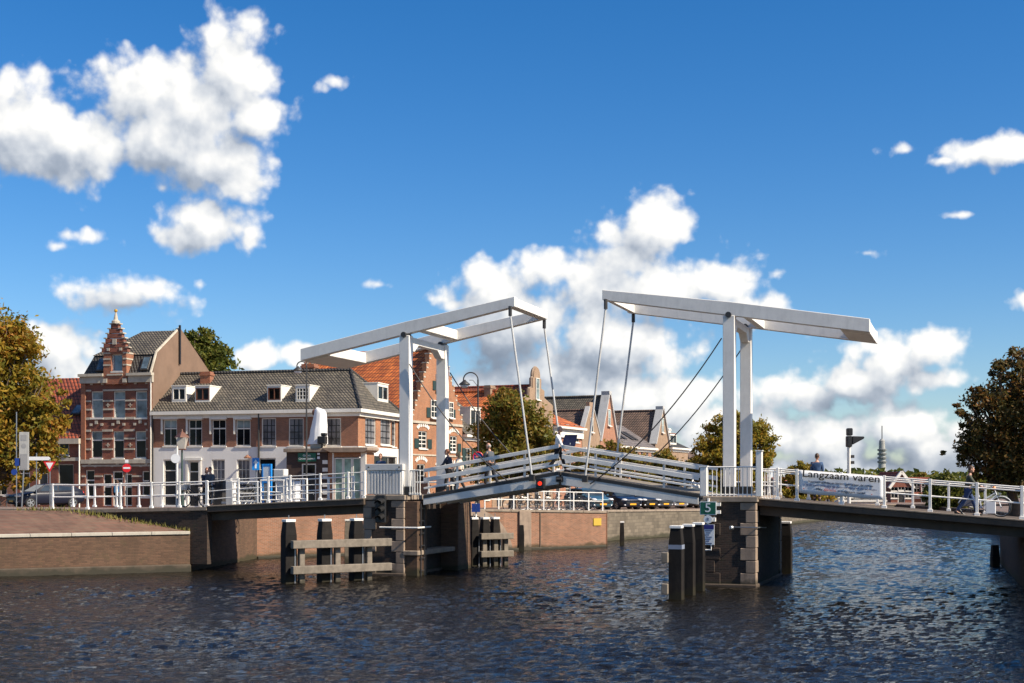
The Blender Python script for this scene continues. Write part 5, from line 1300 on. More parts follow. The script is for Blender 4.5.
# B: low house with white dormer
hh_, W, zg, a0 = base('low brick house with grey roof, white dormer and tall green shutters', 'house', 'dormer_house', 462.8, 492)
ze = zrow(477, 434, zg); zp = zrow(477, 399, zg); D = 9
ops = [opr(465, 471, 448, 474, a0, zg), opr(478, 484, 448, 474, a0, zg), (W*.4, .05, 1.0, 2.4), (W*.72, .6, 1.0, 1.6)]
shell(hh_, W, D, ze, BR_PINK, ops, BR_ORANGE)
for i, o in enumerate(ops):
    if i == 2: door(hh_, o)
    else:
        window(hh_, o, nx=2, nz=3)
        if i < 2: shutters(hh_, (o[0], o[1], o[2], o[3]*1.8))
def eaves_roof(th, W, D, ze, zp, mat, over=.3, rid=None, wallmat=None):
    rd = rid or D/2
    m = MB(); m.quad((-.05, -over, ze-.1), (W+.05, -over, ze-.1), (W+.05, rd, zp), (-.05, rd, zp)); m.quad((-.05, D+over, ze-.1), (W+.05, D+over, ze-.1), (W+.05, rd, zp), (-.05, rd, zp)); m.build('roof', mat, th)
    m = MB()
    for x in (0, W-.25): m.prism([(0, ze-.05), (D, ze-.05), (rd, zp-.06)], x, x+.25, 'yz')
    m.build('gable_wall', wallmat or BR_TAN, th)
    m = MB(); m.box(-.03, W+.03, -over-.12, -.004, ze-.32, ze-.12); m.box(0, W, -.12, -.004, ze-.6, ze-.321); m.build('cornice', WHITE2, th)
    return lambda z: -over+(rd+over)*(z-ze+.1)/(zp-ze+.1)
ry = eaves_roof(hh_, W, D, ze, zp, T_GREY, rid=3.2)
dormer(hh_, W*.42, W*.78, ze+.6, ze+2.2, ry(ze+.6)-.05, ry)
# C: orange roofed house behind the tree
hh_, W, zg, a0 = base('orange tiled house with plain gable hidden behind the round quay tree', 'house', 'orange_roof_house', 492.3, 520)
ze = zrow(500, 424, zg); zp = zrow(508, 391, zg); D = 11
ops, kd = front_ops(W, 2, 2, 1.1, 1.9, .8, 3.1, 0); shell(hh_, W, D, ze, BR_TAN, ops)
for o, k in zip(ops, kd): (door if k == 'door' else window)(hh_, o)
m = MB(); m.prism([(0, ze), (W, ze), (W/2, zp+.1)], 0, .3, 'xz'); m.build('gable_wall', BR_TAN, hh_)
gable_roof(hh_, W, D, ze, zp, T_ORANGE); chimney(hh_, W/2, 1.6, zp-.8, zp+.5, 1.0, .6, BR_TAN, pots=0)
# D: neck gable
hh_, W, zg, a0 = base('tall narrow tan brick house with round-topped neck gable and red roof', 'house', 'neck_gable_house', 520.3, 553)
ze = zrow(530, 412, zg); zp = zrow(539, 376, zg); D = 11
ops, kd = front_ops(W, 3, 3, 1.15, 1.75, .8, 2.75, 1); shell(hh_, W, D, ze, BR_TAN, ops)
for o, k in zip(ops, kd): (door if k == 'door' else window)(hh_, o)
c = W/2; h = zp-ze
poly = [(0, ze), (0, ze+.25*h), (c-1.75, ze+.42*h), (c-1.75, ze+.62*h), (c-1.0, ze+.66*h), (c-1.0, ze+.92*h), (c-.75, ze+.94*h), (c-.75, ze+1.0*h)] + [(c+.75*math.cos(R(a)), ze+h+.75*math.sin(R(a))) for a in range(170, 5, -20)]
poly += [(W-x, z) for x, z in reversed(poly[:8])]
m = MB(); m.prism(poly, 0, .35, 'xz'); m.build('neck_gable', BR_TAN, hh_)
m = MB(); m.tube([(x, .17, z+.03) for x, z in poly[1:-1]], .11, 6); m.build('gable_coping', STONE, hh_)
window(hh_, (c-.42, ze+.35*h, .84, 2.0), T=Tr(0, -.16, 0), nx=1, nz=2, gm=GLASSG, rec=.15)
gable_roof(hh_, W, D, ze, zp-.9, T_RED)
# E: orange roof, white cornice
hh_, W, zg, a0 = base('brick house with bright orange roof over a broad white cornice', 'house', 'cornice_house', 553.3, 582)
ze = zrow(568, 426, zg); zp = zrow(568, 407, zg); D = 9
ops, kd = front_ops(W, 3, 3, 1.1, 1.7, .8, 2.7, 0); shell(hh_, W, D, ze-.1, BR_TAN, ops, BR_PINK)
for o, k in zip(ops, kd): (door if k == 'door' else window)(hh_, o)
eaves_roof(hh_, W, D, ze, zp, T_ORANGE, over=.45, rid=4.2)
m = MB(); m.box(0, W, -.2, -.004, ze-1.15, ze-.605); m.build('frieze', WHITE2, hh_)
# F: beige gable
hh_, W, zg, a0 = base('narrow beige gabled house with grey parapet between orange and slate roofs', 'house', 'beige_gable_house', 582.3, 600)
ze = zrow(588, 438, zg); zp = zrow(590, 407, zg); D = 9
ops, kd = front_ops(W, 2, 2, 1.05, 1.9, .8, 3.0, 1); shell(hh_, W, D, ze, BR_TAN, ops)
for o, k in zip(ops, kd): (door if k == 'door' else window)(hh_, o)
c = W/2; m = MB(); m.prism([(0, ze), (0, ze+.3), (c-.5, zp), (c-.5, zp+.5), (c+.5, zp+.5), (c+.5, zp), (W, ze+.3), (W, ze)], 0, .35, 'xz'); m.build('gable_wall', BR_TAN, hh_)
m = MB(); m.bar((-.05, .17, ze+.35), (c-.5, .17, zp+.05), .5, .12); m.bar((W+.05, .17, ze+.35), (c+.5, .17, zp+.05), .5, .12); m.build('gable_coping', RUSTSTONE, hh_)
window(hh_, (c-.4, ze+.6, .8, 1.5), T=Tr(0, -.16, 0), nx=1, nz=2, rec=.15); gable_roof(hh_, W, D, ze, zp-.3, T_BROWN)
def big_gable(label, px0, px1, peak_py, eave_py, D, brick, roofm, name):
    hh_, W, zg, a0 = base(label, 'house', name, px0, px1); pm = (px0+px1)/2
    ze = zrow(px0, eave_py, zg); zp = zrow(pm, peak_py, zg)
    ops, kd = front_ops(W, 2, 2 if W < 6 else 3, 1.05, 1.8, .8, 2.9, 0); shell(hh_, W, D, ze, brick, ops)
    for o, k in zip(ops, kd): (door if k == 'door' else window)(hh_, o)
    c = W/2; m = MB(); m.prism([(0, ze), (W, ze), (c+.25, zp+.1), (c-.25, zp+.1)], 0, .3, 'xz'); m.build('gable_wall', brick, hh_)
    m = MB(); m.bar((-.1, .25, ze+.0), (c-.2, .25, zp+.2), .9, .18); m.bar((W+.1, .25, ze+.0), (c+.2, .25, zp+.2), .9, .18); m.box(c-.35, c+.35, -.2, .7, zp+.1, zp+.5); m.build('gable_coping', RUSTSTONE, hh_)
    window(hh_, (c-.4, ze+(zp-ze)*.35, .8, 1.7), T=Tr(0, -.16, 0), nx=1, nz=2, rec=.15, gm=GLASSG); gable_roof(hh_, W, D, ze, zp, roofm)
    return hh_, W, ze, zp
big_gable('pink brick house with tall pointed gable and dark slate-grey roof', 600.3, 617, 396, 441, 8.5, BR_PINK, T_GREY, 'pointed_gable_house')
# H: purple slate roof with roof windows
hh_, W, zg, a0 = base('wide brick house with purple-grey slate roof, roof windows and white gutter', 'house', 'slate_roof_house', 617.3, 655)
ze = zrow(636, 446, zg); zp = zrow(625, 421, zg); D = 9
ops, kd = front_ops(W, 2, 7, .85, 2.0, .9, 3.1, 3); shell(hh_, W, D, ze-.1, BR_PINK, ops)
for o, k in zip(ops, kd): (door if k == 'door' else window)(hh_, o)
ry = eaves_roof(hh_, W, D, ze, zp, T_SLATE, rid=4.0)
for k in (.3, .42, .62, .72):
    zc = ze+(zp-ze)*.45; m = MB(Tr(W*k, ry(zc), zc) @ Matrix.Rotation(-math.atan2(4.3, zp-ze), 4, 'X')); m.box(-.45, .45, -.12, .05, -.9, .9); m.build('skylight', DKSTEEL, hh_)
big_gable('brown brick house with dark red-brown tiled roof and pale gable edge', 655.3, 669, 410.5, 444, 7.0, BR_TAN, T_BROWN, 'brown_roof_house')
hh_, W, zg, a0 = base('low house with dark roof and small white dormer near the far trees', 'house', 'far_house', 669.3, 688)
ze = zrow(678, 447, zg); zp = zrow(672, 431, zg); D = 9
ops, kd = front_ops(W, 2, 4, .9, 1.7, .8, 2.8, 1); shell(hh_, W, D, ze-.1, BR_TAN, ops)
for o, k in zip(ops, kd): (door if k == 'door' else window)(hh_, o)
ry = eaves_roof(hh_, W, D, ze, zp, T_DARK, rid=4.0); dormer(hh_, W*.25, W*.6, ze+.3, ze+1.6, ry(ze+.3)-.05, ry, lid=T_ORANGE)
chimney(hh_, W-.6, 2.5, ze, zp+.6, .9, .7, WHITE2, pots=0)
hh_, W, zg, a0 = base('last house of the row, white walled with dark red roof', 'house', 'far_house', 688.4, 706)
ze = zrow(696, 458, zg); zp = zrow(696, 444, zg); D = 9
ops, kd = front_ops(W, 2, 5, .9, 1.6, .8, 2.7, 2); shell(hh_, W, D, ze-.1, BR_PINK, ops, PLASTER)
for o, k in zip(ops, kd): (door if k == 'door' else window)(hh_, o)
eaves_roof(hh_, W, D, ze, zp, T_BROWN, rid=4.0)

# ---- distant houses on the right
def far_house(label, px0, px1, Y, ang, eave, peak, wallm, roofm, gable=False, n=3, name='distant_house', D=8):
    a = Vector((wx(px0, Y), Y)); f = Face((a.x, a.y), R(ang), 1.15); W = f.x(px1)
    th = thing(name, label, 'house', (a.x, a.y, 1.15), R(ang)); ze = f.z((px0+px1)/2, eave); zp = f.z((px0+px1)/2, peak)
    ops, kd = front_ops(W, 2, n, .95, 1.5, .7, (ze-.3)/2, 1 if n > 1 else None, 2.2)
    shell(th, W, D, ze, wallm, ops)
    for o, k in zip(ops, kd): (door if k == 'door' else window)(th, o, **({'nz': 2} if k == 'window' else {}))
    if gable:
        m = MB(); m.prism([(0, ze), (W, ze), (W/2, zp)], 0, .25, 'xz'); m.build('gable_wall', wallm, th)
        m = MB(); m.bar((-.25, .0, ze-.15), (W/2, .0, zp+.1), .35, .35); m.bar((W+.25, .0, ze-.15), (W/2, .0, zp+.1), .35, .35); m.build('bargeboard', WHITE2, th)
        gable_roof(th, W, D, ze, zp, roofm, y0=.1)
    else:
        eaves_roof(th, W, D, ze, zp, roofm, wallmat=wallm)
    return th
far_house('distant red brick house with white edged gable behind the right railing', 891, 912, 172, 4, 487, 472.5, BR_RED, T_RED, True)
far_house('distant low house with wide orange-red roof right of the white edged gable', 913, 945, 176, -3, 493, 477, BR_REDO, T_RED, False, 4)
far_house('distant house with red roof just left of the white edged gable', 878, 890.5, 180, 0, 486, 475, BR_BROWN, T_RED, False, 2)
far_house('distant white building with small dark windows below the banner', 838, 886, 160, 0, 499.0, 496, PLASTER, T_DARK, False, 6, 'white_building', 6)
far_house('distant house with orange roof left of the banner', 779, 797, 190, 3, 488, 477, BR_TAN, T_ORANGE, False, 3)
far_house('small grey roofed boathouse on the far right bank', 934, 962, 165, -4, 512, 503, PLASTER, T_DARK, False, 3, 'boathouse', 5)
far_house('distant brick house behind the trees right of the right portal', 742, 772, 200, 0, 490, 474, BR_RED, T_BROWN, False, 4)
# telecom tower
Y = 900.0; th = thing('telecom_tower', 'slender grey concrete telecom tower far beyond the banner', 'tower', (wx(882, Y), Y, 1.1), 0)
k = Y/F
m = MB(); m.lathe([(4.5*k, 0), (3.3*k, 30*k), (3.0*k, 44*k)], (0, 0, 0), 16); m.build('shaft', flat('tower_concrete', (.33, .33, .31), .9), th)
m = MB()
for zc in (25, 29, 33, 37): m.lathe([(4.4*k, zc*k), (4.6*k, (zc+.8)*k), (4.6*k, (zc+1.6)*k), (3.2*k, (zc+2)*k)], (0, 0, 0), 16)
m.build('antenna_deck', flat('tower_dark', (.16, .17, .17), .8), th)
m = MB(); m.lathe([(3.1*k, 44*k), (2.9*k, 47*k), (1.2*k, 49*k)], (0, 0, 0), 12); m.build('cap', flat('tower_cap', (.3, .3, .29), .8), th)
m = MB(); m.tube([(0, 0, 48*k), (0, 0, 62*k)], .45*k, 6); m.build('mast', DKSTEEL, th)
# ---------------------------------------------------------------- trees
def tree(name, label, loc, blobs, trunk_r, leaf, n, size, seed, group=None, fork=.45, cat='tree', spread=.20):
    rg = np.random.default_rng(seed); rd = random.Random(seed)
    th = thing(name, label, cat, loc, rd.uniform(0, 6.28)*0, group)
    m = MB()
    cz = min(b[0][2]-b[1][2]*.5 for b in blobs)
    cx = sum(b[0][0] for b in blobs)/len(blobs); cy = sum(b[0][1] for b in blobs)/len(blobs)
    ztop = max(b[0][2] for b in blobs)*.84; zf = max(1.2, cz*.9)
    m.tube([(0, 0, -.3), (.03, .02, zf*.5), (cx*.15, cy*.15, zf), (cx*.5, cy*.5, (zf+ztop)/2), (cx*.8, cy*.8, ztop)], [trunk_r*1.25, trunk_r, trunk_r*.85, trunk_r*.5, trunk_r*.15], 10)
    for (c, r) in blobs:
        for q in range(3):
            e = [c[i]+max(-.7, min(.7, rd.gauss(0, .3)))*r[i] for i in range(3)]; z0 = rd.uniform(zf*.75, (zf+ztop)/2*.95)
            f = min(1, max(0, (z0-zf)/max(.1, ztop-zf))); s0 = (cx*(.15+.5*f), cy*(.15+.5*f), z0)
            mid = [(s0[i]+e[i])/2+rd.gauss(0, .12)*r[i] for i in range(3)]; mid[2] += .1*r[2]
            m.tube([s0, mid, e], [trunk_r*.42, trunk_r*.25, trunk_r*.06], 6)
    m.build('trunk', BARK, th, smooth=True)
    vol = np.array([b[1][0]*b[1][1]*b[1][2] for b in blobs])**.8; pr = vol/vol.sum()
    per = 44; nc = max(8, n//per)
    bi = rg.choice(len(blobs), nc, p=pr)
    C = np.array([b[0] for b in blobs])[bi]; Rr = np.array([b[1] for b in blobs])[bi]
    d = rg.normal(size=(nc, 3)); d /= np.linalg.norm(d, axis=1)[:, None]
    rad = rg.random(nc)**.38
    cc = C + d*Rr*(rad*(0.80+.42*rg.random(nc)))[:, None]
    sp = np.minimum(Rr.min(1), 2.2)*spread
    L = np.repeat(cc, per, 0) + rg.normal(size=(nc*per, 3))*np.repeat(sp, per)[:, None]*np.array([1, 1, .7])
    N = len(L)
    nrm = rg.normal(size=(N, 3)); nrm[:, 2] += .5; nrm /= np.linalg.norm(nrm, axis=1)[:, None]
    a = np.cross(nrm, rg.normal(size=(N, 3))); a /= np.linalg.norm(a, axis=1)[:, None]; b = np.cross(nrm, a)
    s = size*(.6+.8*rg.random(N))[:, None]
    v = np.stack([L-a*s, L+b*s*.45-a*s*.1, L+a*s, L-b*s*.45-a*s*.1], 1).reshape(-1, 3)
    me = bpy.data.meshes.new('crown'); me.vertices.add(N*4); me.vertices.foreach_set('co', v.astype(np.float32).ravel())
    me.loops.add(N*4); me.loops.foreach_set('vertex_index', np.arange(N*4, dtype=np.int32))
    me.polygons.add(N); me.polygons.foreach_set('loop_start', np.arange(0, N*4, 4, dtype=np.int32)); me.polygons.foreach_set('loop_total', np.full(N, 4, dtype=np.int32))
    me.update(); me.validate(); me.materials.append(leaf)
    o = bpy.data.objects.new('crown', me); COL.objects.link(o); o.parent = th
    return th
def pxb(Y, px, py, rx, ry, rd, base, dy=0.0):
    """an ellipsoid of crown seen at px,py with radii in pixels, relative to the trunk base"""
    k = Y/F; return ((wx(px, Y+dy)-base[0], dy, wz(py, Y+dy)-base[2]), (rx*k, rd, ry*k))
def ptree(label, px, Y, bl, tr, leaf, n, size, seed, name='broadleaf_tree', group=None, gz=None, depth=.9, spread=.20):
    b = (wx(px, Y), Y, ground_z(wx(px, Y), Y) if gz is None else gz)
    rr = random.Random(seed)
    blobs = [pxb(Y, x, y, rx, ry, max(rx, ry)*Y/F*depth, b, dy=rr.uniform(-.5, .5)*rx*Y/F) for x, y, rx, ry in bl]
    return tree(name, label, b, blobs, tr, leaf, n, size, seed, group, spread=spread)
ptree('big autumn tree at the left edge, yellow-green and brown leaves', -14, 80, [(-20, 345, 45, 40), (15, 350, 22, 28), (5, 390, 42, 32), (35, 412, 22, 20), (-35, 420, 45, 40), (20, 440, 34, 26), (48, 430, 14, 16), (38, 458, 20, 14), (-5, 470, 30, 18), (-40, 380, 40, 40), (8, 325, 12, 14), (40, 385, 10, 8), (55, 402, 13, 11), (59, 424, 11, 12), (52, 452, 14, 11), (28, 480, 16, 9)], .32, L_LEFT, 40000, .165, 11, 'autumn_tree')
ptree('green tree standing behind the roof of the tall gabled house', 195, 128, [(180, 345, 22, 16), (205, 350, 22, 18), (165, 350, 14, 14), (222, 362, 14, 14), (195, 335, 12, 10), (190, 370, 40, 22), (215, 395, 25, 20)], .4, L_GREEN, 16000, .24, 12, 'roadside_tree')
ptree('round browning tree on the quay in front of the neck gable house', 512, 98, [(512, 410, 24, 18), (495, 430, 22, 22), (530, 428, 24, 22), (512, 455, 34, 22), (490, 470, 18, 16), (538, 462, 18, 18), (505, 395, 12, 8), (545, 440, 12, 14), (515, 484, 26, 9)], .26, L_BROWN, 22000, .17, 13, 'quay_tree')
ptree('low green-brown tree above the middle of the bridge', 600, 112, [(590, 462, 16, 14), (612, 458, 20, 14), (632, 464, 16, 14), (605, 474, 26, 12), (575, 468, 12, 12)], .2, L_BROWN, 9000, .17, 14, 'quay_tree')
ptree('small reddish tree right of the slate roof house', 655, 118, [(652, 470, 14, 12), (664, 462, 10, 12), (675, 470, 14, 12), (645, 478, 16, 8)], .17, L_BROWN, 6500, .17, 15, 'quay_tree')
ptree('low golden bush-like tree left of the right portal', 690, 122, [(684, 474, 14, 10), (700, 470, 12, 12), (670, 480, 12, 8)], .15, L_GOLD, 4500, .17, 16, 'quay_tree')
ptree('tall golden-green tree showing between the right portal columns', 736, 118, [(722, 430, 16, 16), (745, 432, 20, 20), (765, 440, 12, 16), (712, 452, 18, 16), (738, 458, 26, 18), (764, 458, 10, 14), (708, 472, 16, 12), (735, 480, 28, 12), (735, 415, 12, 8)], .25, L_GOLD, 20000, .18, 17, 'quay_tree')
ptree('orange-brown shrubby tree just left of the banner', 803, 150, [(803, 470, 12, 8), (795, 482, 16, 12), (815, 480, 12, 12), (805, 497, 24, 10)], .2, L_GOLD, 6500, .22, 18, 'far_tree', gz=1.15)
ptree('small green tree behind the top edge of the banner', 828, 165, [(826, 476, 8, 5), (828, 490, 12, 10)], .15, L_GREEN, 2200, .22, 19, 'far_tree', gz=1.15)
ptree('yellow-green tree between the red roofs and the walking cyclist', 945, 130, [(943, 482, 12, 10), (938, 496, 14, 14), (955, 492, 14, 16), (965, 500, 16, 12)], .2, L_GREEN, 7000, .2, 20, 'far_tree', gz=1.15)
ptree('thin bare-looking tree above the distant red roofs', 921, 190, [(921, 477, 6, 5)], .12, L_BROWN, 350, .22, 21, 'far_tree', gz=1.15)
ptree('dark conifer-like tree peeking over the distant white gable', 901, 195, [(901, 474, 3, 6), (901, 480, 5, 5)], .15, L_SHADE, 900, .2, 22, 'far_tree', gz=1.15)
ptree('big dark chestnut tree overhanging the right end of the bridge', 1014, 64, [(1010, 385, 30, 22), (1025, 365, 26, 16), (985, 400, 22, 20), (968, 408, 16, 10), (978, 455, 24, 14), (1020, 415, 36, 28), (990, 440, 30, 22), (965, 452, 14, 9), (1030, 455, 40, 28), (1000, 468, 22, 14), (1050, 400, 40, 40), (975, 440, 18, 14), (1060, 440, 40, 40), (957, 408, 9, 5), (995, 372, 14, 8), (952, 452, 8, 5), (972, 425, 12, 7), (1018, 352, 14, 8), (985, 478, 18, 12), (1015, 482, 26, 14), (978, 392, 10, 6), (1004, 400, 10, 6)], .26, L_SHADE, 34000, .105, 23, 'chestnut_tree', gz=2.0)
# more trees far behind, as one far wood each side
def wood(name, label, x0, x1, Y, h, n, leaf, seed):
    rg = np.random.default_rng(seed); xs = rg.uniform(x0, x1, n); hh = h*(.55+.45*np.sin(xs*.09)*np.sin(xs*.023+1)+.25*rg.random(n))
    L = np.stack([xs, Y+rg.normal(0, 8, n), 1+hh*rg.random(n)**.6], 1); s = rg.uniform(.5, 1.1, n)[:, None]
    a = rg.normal(size=(n, 3)); a /= np.linalg.norm(a, axis=1)[:, None]; b = np.cross(a, rg.normal(size=(n, 3))); b /= np.linalg.norm(b, axis=1)[:, None]
    v = np.stack([L-a*s, L-b*s*.6, L+a*s, L+b*s*.6], 1).reshape(-1, 3)
    me = bpy.data.meshes.new(name); me.from_pydata(v.tolist(), [], np.arange(n*4).reshape(-1, 4).tolist()); me.update(); me.materials.append(leaf)
    o = bpy.data.objects.new(name, me); COL.objects.link(o); stuff(o, label, 'woods')
wood('woods', 'far belt of trees along the horizon on the right', 60, 240, 300, 7, 9000, L_GREEN, 31)
wood('woods', 'far belt of trees behind the houses on the left', -120, 60, 300, 7, 5000, L_GREEN, 32)
# ---------------------------------------------------------------- people
SKIN = flat('skin', (0.50, 0.27, 0.18), 0.55, var=0.08)
def cloth(name, col): return flat(name, col, 0.85, var=0.18, vs=6, bump=0.2, bs=12)
def skinmesh(vs, es, rs, sub=1):
    me = bpy.data.meshes.new('tmp'); me.from_pydata([tuple(v) for v in vs], es, []); o = bpy.data.objects.new('tmp', me); COL.objects.link(o)
    sk = o.modifiers.new('skin', 'SKIN')
    for i, r in enumerate(rs): me.skin_vertices[0].data[i].radius = (r, r) if isinstance(r, (int, float)) else r
    me.skin_vertices[0].data[0].use_root = True
    sk.use_smooth_shade = True
    if sub: s_ = o.modifiers.new('s', 'SUBSURF'); s_.levels = sub; s_.render_levels = sub
    bpy.context.view_layer.update()
    ev = o.evaluated_get(bpy.context.evaluated_depsgraph_get()); m2 = bpy.data.meshes.new_from_object(ev)
    COL.objects.unlink(o); bpy.data.objects.remove(o)
    vv = [tuple(v.co) for v in m2.vertices]; ff = [list(p.vertices) for p in m2.polygons]; bpy.data.meshes.remove(m2)
    return vv, ff
def rot2(ang, L):   # ang from straight down, positive swings forward (+x)
    return Vector((math.sin(ang)*L, 0, -math.cos(ang)*L))
def person(label, loc, rz, h=1.75, lean=0.0, legs=((20, 5), (-22, -30)), arms=((-15, 10), (20, 30)), hair=None, hairlen=0, top=None, bottom=None, shoes=None, bald=False, coat=0.0, sleeve=1.0, headyaw=0, armout=6, extra=None):
    """faces local +x; legs/arms: (upper, lower) angles in degrees for the left (+y) and right (-y) side"""
    th = thing('person', label, 'person', loc, rz)
    k = h/1.75; S = lambda v: Vector(v)*k
    hip = Vector((0, 0, .92)); ln = R(lean)
    up = lambda d: hip + Vector((math.sin(ln)*d, 0, math.cos(ln)*d))
    chest = up(.36); neck = up(.54); head = neck + Vector((math.sin(ln)*.10+.02, 0, .09))
    J = {'pelvis': hip, 'belly': up(.17), 'chest': chest, 'neck': neck, 'head': head}
    leg = []; arm = []
    for sd, (a, b) in zip((1, -1), legs):
        h0 = hip + Vector((0, .095*sd, -.04)); kn = h0 + rot2(R(a), .43); an = kn + rot2(R(b), .41); toe = an + Vector((.17*math.cos(R(min(0, b)*.6)), .02*sd, -.05+.10*math.sin(R(min(0, b)*.9))))
        leg.append((h0, kn, an, toe))
    low = min(l[2].z for l in leg)-.085
    for sd, (a, b) in zip((1, -1), arms):
        s0 = up(.47) + Vector((0, .185*sd, 0)); o_ = Vector((0, math.sin(R(armout))*.3*sd, 0)); el = s0 + rot2(R(a), .29) + o_; wr = el + rot2(R(b), .25) + o_*.3; hn = wr + (wr-el).normalized()*.09
        arm.append((s0, el, wr, hn))
    dz = Vector((0, 0, -low))
    def P(v): return S(v+dz)
    vs = [P(J['pelvis']), P(J['belly']), P(J['chest']), P(J['neck']), P(J['head'])]; es = [(0, 1), (1, 2), (2, 3), (3, 4)]; rs = [.125, .12, .135, .058, .06]
    for sd in (0, 1):
        b = len(vs); vs += [P(p) for p in leg[sd]]; rs += [.088, .060, .043, .035]; es += [(0, b), (b, b+1), (b+1, b+2), (b+2, b+3)]
        b = len(vs); vs += [P(p) for p in arm[sd]]; rs += [.055, .042, .030, .034]; es += [(2, b), (b, b+1), (b+1, b+2), (b+2, b+3)]
    rs = [r*k for r in rs]
    vv, ff = skinmesh(vs, es, rs)
    m = MB(); m.add(vv, ff)
    hc = P(head + Vector((math.sin(ln)*.09+.015, 0, .10)))
    yaw = Rz(R(headyaw)); HM = Tr(*hc) @ yaw
    m.T = HM; m.ball((0, 0, 0), (.098*k, .078*k, .122*k), 14, 10); m.ball((.045*k, 0, -.075*k), (.05*k, .05*k, .045*k), 10, 6)
    m.add([(.09*k, -.014*k, -.03*k), (.09*k, .014*k, -.03*k), (.122*k, 0, -.028*k), (.094*k, 0, .03*k)], [(0, 1, 2), (0, 2, 3), (2, 1, 3)])
    for sd in (1, -1): m.ball((-.005*k, .08*k*sd, -.01*k), (.022*k, .012*k, .034*k), 6, 5)
    m.T = Matrix.Identity(4)
    for sd in (0, 1):    # fingers
        s0, el, wr, hn = arm[sd]; d = (wr-el).normalized(); yv = Vector((0, 1, 0)); xv = yv.cross(d).normalized()
        for q, (o_, L_) in enumerate(((-.030, .070), (-.010, .082), (.011, .078), (.030, .060))):
            p0 = hn + xv*o_; p1 = p0 + d*L_*.55; p2 = p1 + (d*.8+yv*(.5 if sd else -.5))*L_*.5
            m.tube([P(p0-d*.03), P(p1), P(p2)], [.010*k, .009*k, .007*k], 5)
        p0 = wr+d*.03+xv*.03; m.tube([P(p0), P(p0+xv*.035+d*.025), P(p0+xv*.045+d*.06)], [.012*k, .011*k, .008*k], 5)
    m.build('body', SKIN, th, smooth=True)
    m = MB(HM)
    for sd in (1, -1): m.ball((.088*k, .030*k*sd, .012*k), .011*k, 6, 5)
    m.build('eyes', INK, th); 
    m = MB(HM); m.box(.088*k, .098*k, -.022*k, .022*k, -.062*k, -.055*k); m.build('mouth', INKR, th)
    if hair and not bald:
        m = MB(HM); m.ball((-.014*k, 0, .028*k), (.101*k, .086*k, .112*k), 14, 9)
        if hairlen: m.ball((-.075*k, 0, -.07*k), (.045*k, .085*k, hairlen*k), 10, 8)
        m.build('hair', hair, th, smooth=True)
    elif hair:
        m = MB(HM); m.ball((-.035*k, 0, .0), (.078*k, .083*k, .075*k), 12, 8); m.build('hair', hair, th, smooth=True)
    # clothes
    vs = [P(J['pelvis']+Vector((0, 0, .0-.04*bool(coat)))), P(J['belly']), P(J['chest']), P(up(.505))]; es = [(0, 1), (1, 2), (2, 3)]; rs = [.148, .145, .16, .085]
    for sd in (0, 1):
        b = len(vs); s0, el, wr, hn = arm[sd]
        we = el.lerp(wr, .93) if sleeve > .9 else s0.lerp(el, .85)
        if sleeve > .9: vs += [P(s0), P(el), P(we)]; rs += [.075, .060, .046]; es += [(2, b), (b, b+1), (b+1, b+2)]
        else: vs += [P(s0), P(we)]; rs += [.073, .062]; es += [(2, b), (b, b+1)]
    vv, ff = skinmesh(vs, es, [r*k for r in rs]); m = MB(); m.add(vv, ff); m.build('jacket' if sleeve > .9 else 'shirt', top, th, smooth=True)
    vs = [P(hip+Vector((0, 0, .05)))]; es = []; rs = [.142]
    for sd in (0, 1):
        b = len(vs); h0, kn, an, toe = leg[sd]; vs += [P(h0), P(kn), P(kn.lerp(an, .93))]; rs += [.106, .078, .060]; es += [(0, b), (b, b+1), (b+1, b+2)]
    vv, ff = skinmesh(vs, es, [r*k for r in rs]); m = MB(); m.add(vv, ff); m.build('trousers', bottom, th, smooth=True)
    for sd in (0, 1):
        an, toe = leg[sd][2], leg[sd][3]; d = (toe-an); m = MB()
        m.tube([P(an+Vector((-.06, 0, -.045))), P(an+Vector((.0, 0, -.04))), P(an+d*.6+Vector((0, 0, -.012))), P(an+d*1.15)], [.036*k, .052*k, .046*k, .028*k], 8); m.build('shoe', shoes or RUBBER, th, smooth=True)
    if coat:
        m = MB(); m.lathe([(.15*k, 0), (.17*k, -coat*.5*k), (.185*k, -coat*k), (.175*k, -coat*k)], P(hip+Vector((0, 0, .02))), 14); m.build('coat_skirt', top, th, smooth=True)
    return th, P, J, arm
NAVYC = cloth('navy_jacket', (.022, .028, .05)); GREYC = cloth('grey_jacket', (.07, .08, .095)); WHITEC = cloth('white_shirt', (.78, .78, .78)); BLKC = cloth('black_trousers', (.014, .014, .017))
DENIM = cloth('denim', (.025, .05, .13)); CREAM = cloth('cream_coat', (.62, .56, .47)); OLIVE = cloth('olive_coat', (.055, .06, .04)); BLUEC = cloth('blue_jacket', (.035, .075, .16)); BROWNC = cloth('brown_trousers', (.06, .045, .035)); TEAL = cloth('teal_bag', (.02, .12, .25))
H_BR = flat('brown_hair', (.07, .035, .018), .6, var=.3); H_BL = flat('blonde_hair', (.55, .38, .16), .6, var=.3); H_GR = flat('grey_hair', (.32, .30, .28), .6, var=.3); H_RD = flat('auburn_hair', (.2, .07, .03), .6, var=.3)
def on_leaf(px, s):   # a point of the leaf deck
    t_ = bt(px, s); z = (lz(t_) if t_ < (lB+rB)/2 else rz_(t_)) + .155
    return BP(t_, s, z)
p = on_leaf(558, .6); person('man in white shirt and black trousers walking over the middle of the drawbridge', p, -TH+R(8), 1.8, 3, ((24, 14), (-16, -40)), ((-20, -5), (22, 30)), H_GR, 0, WHITEC, BLKC, bald=True)
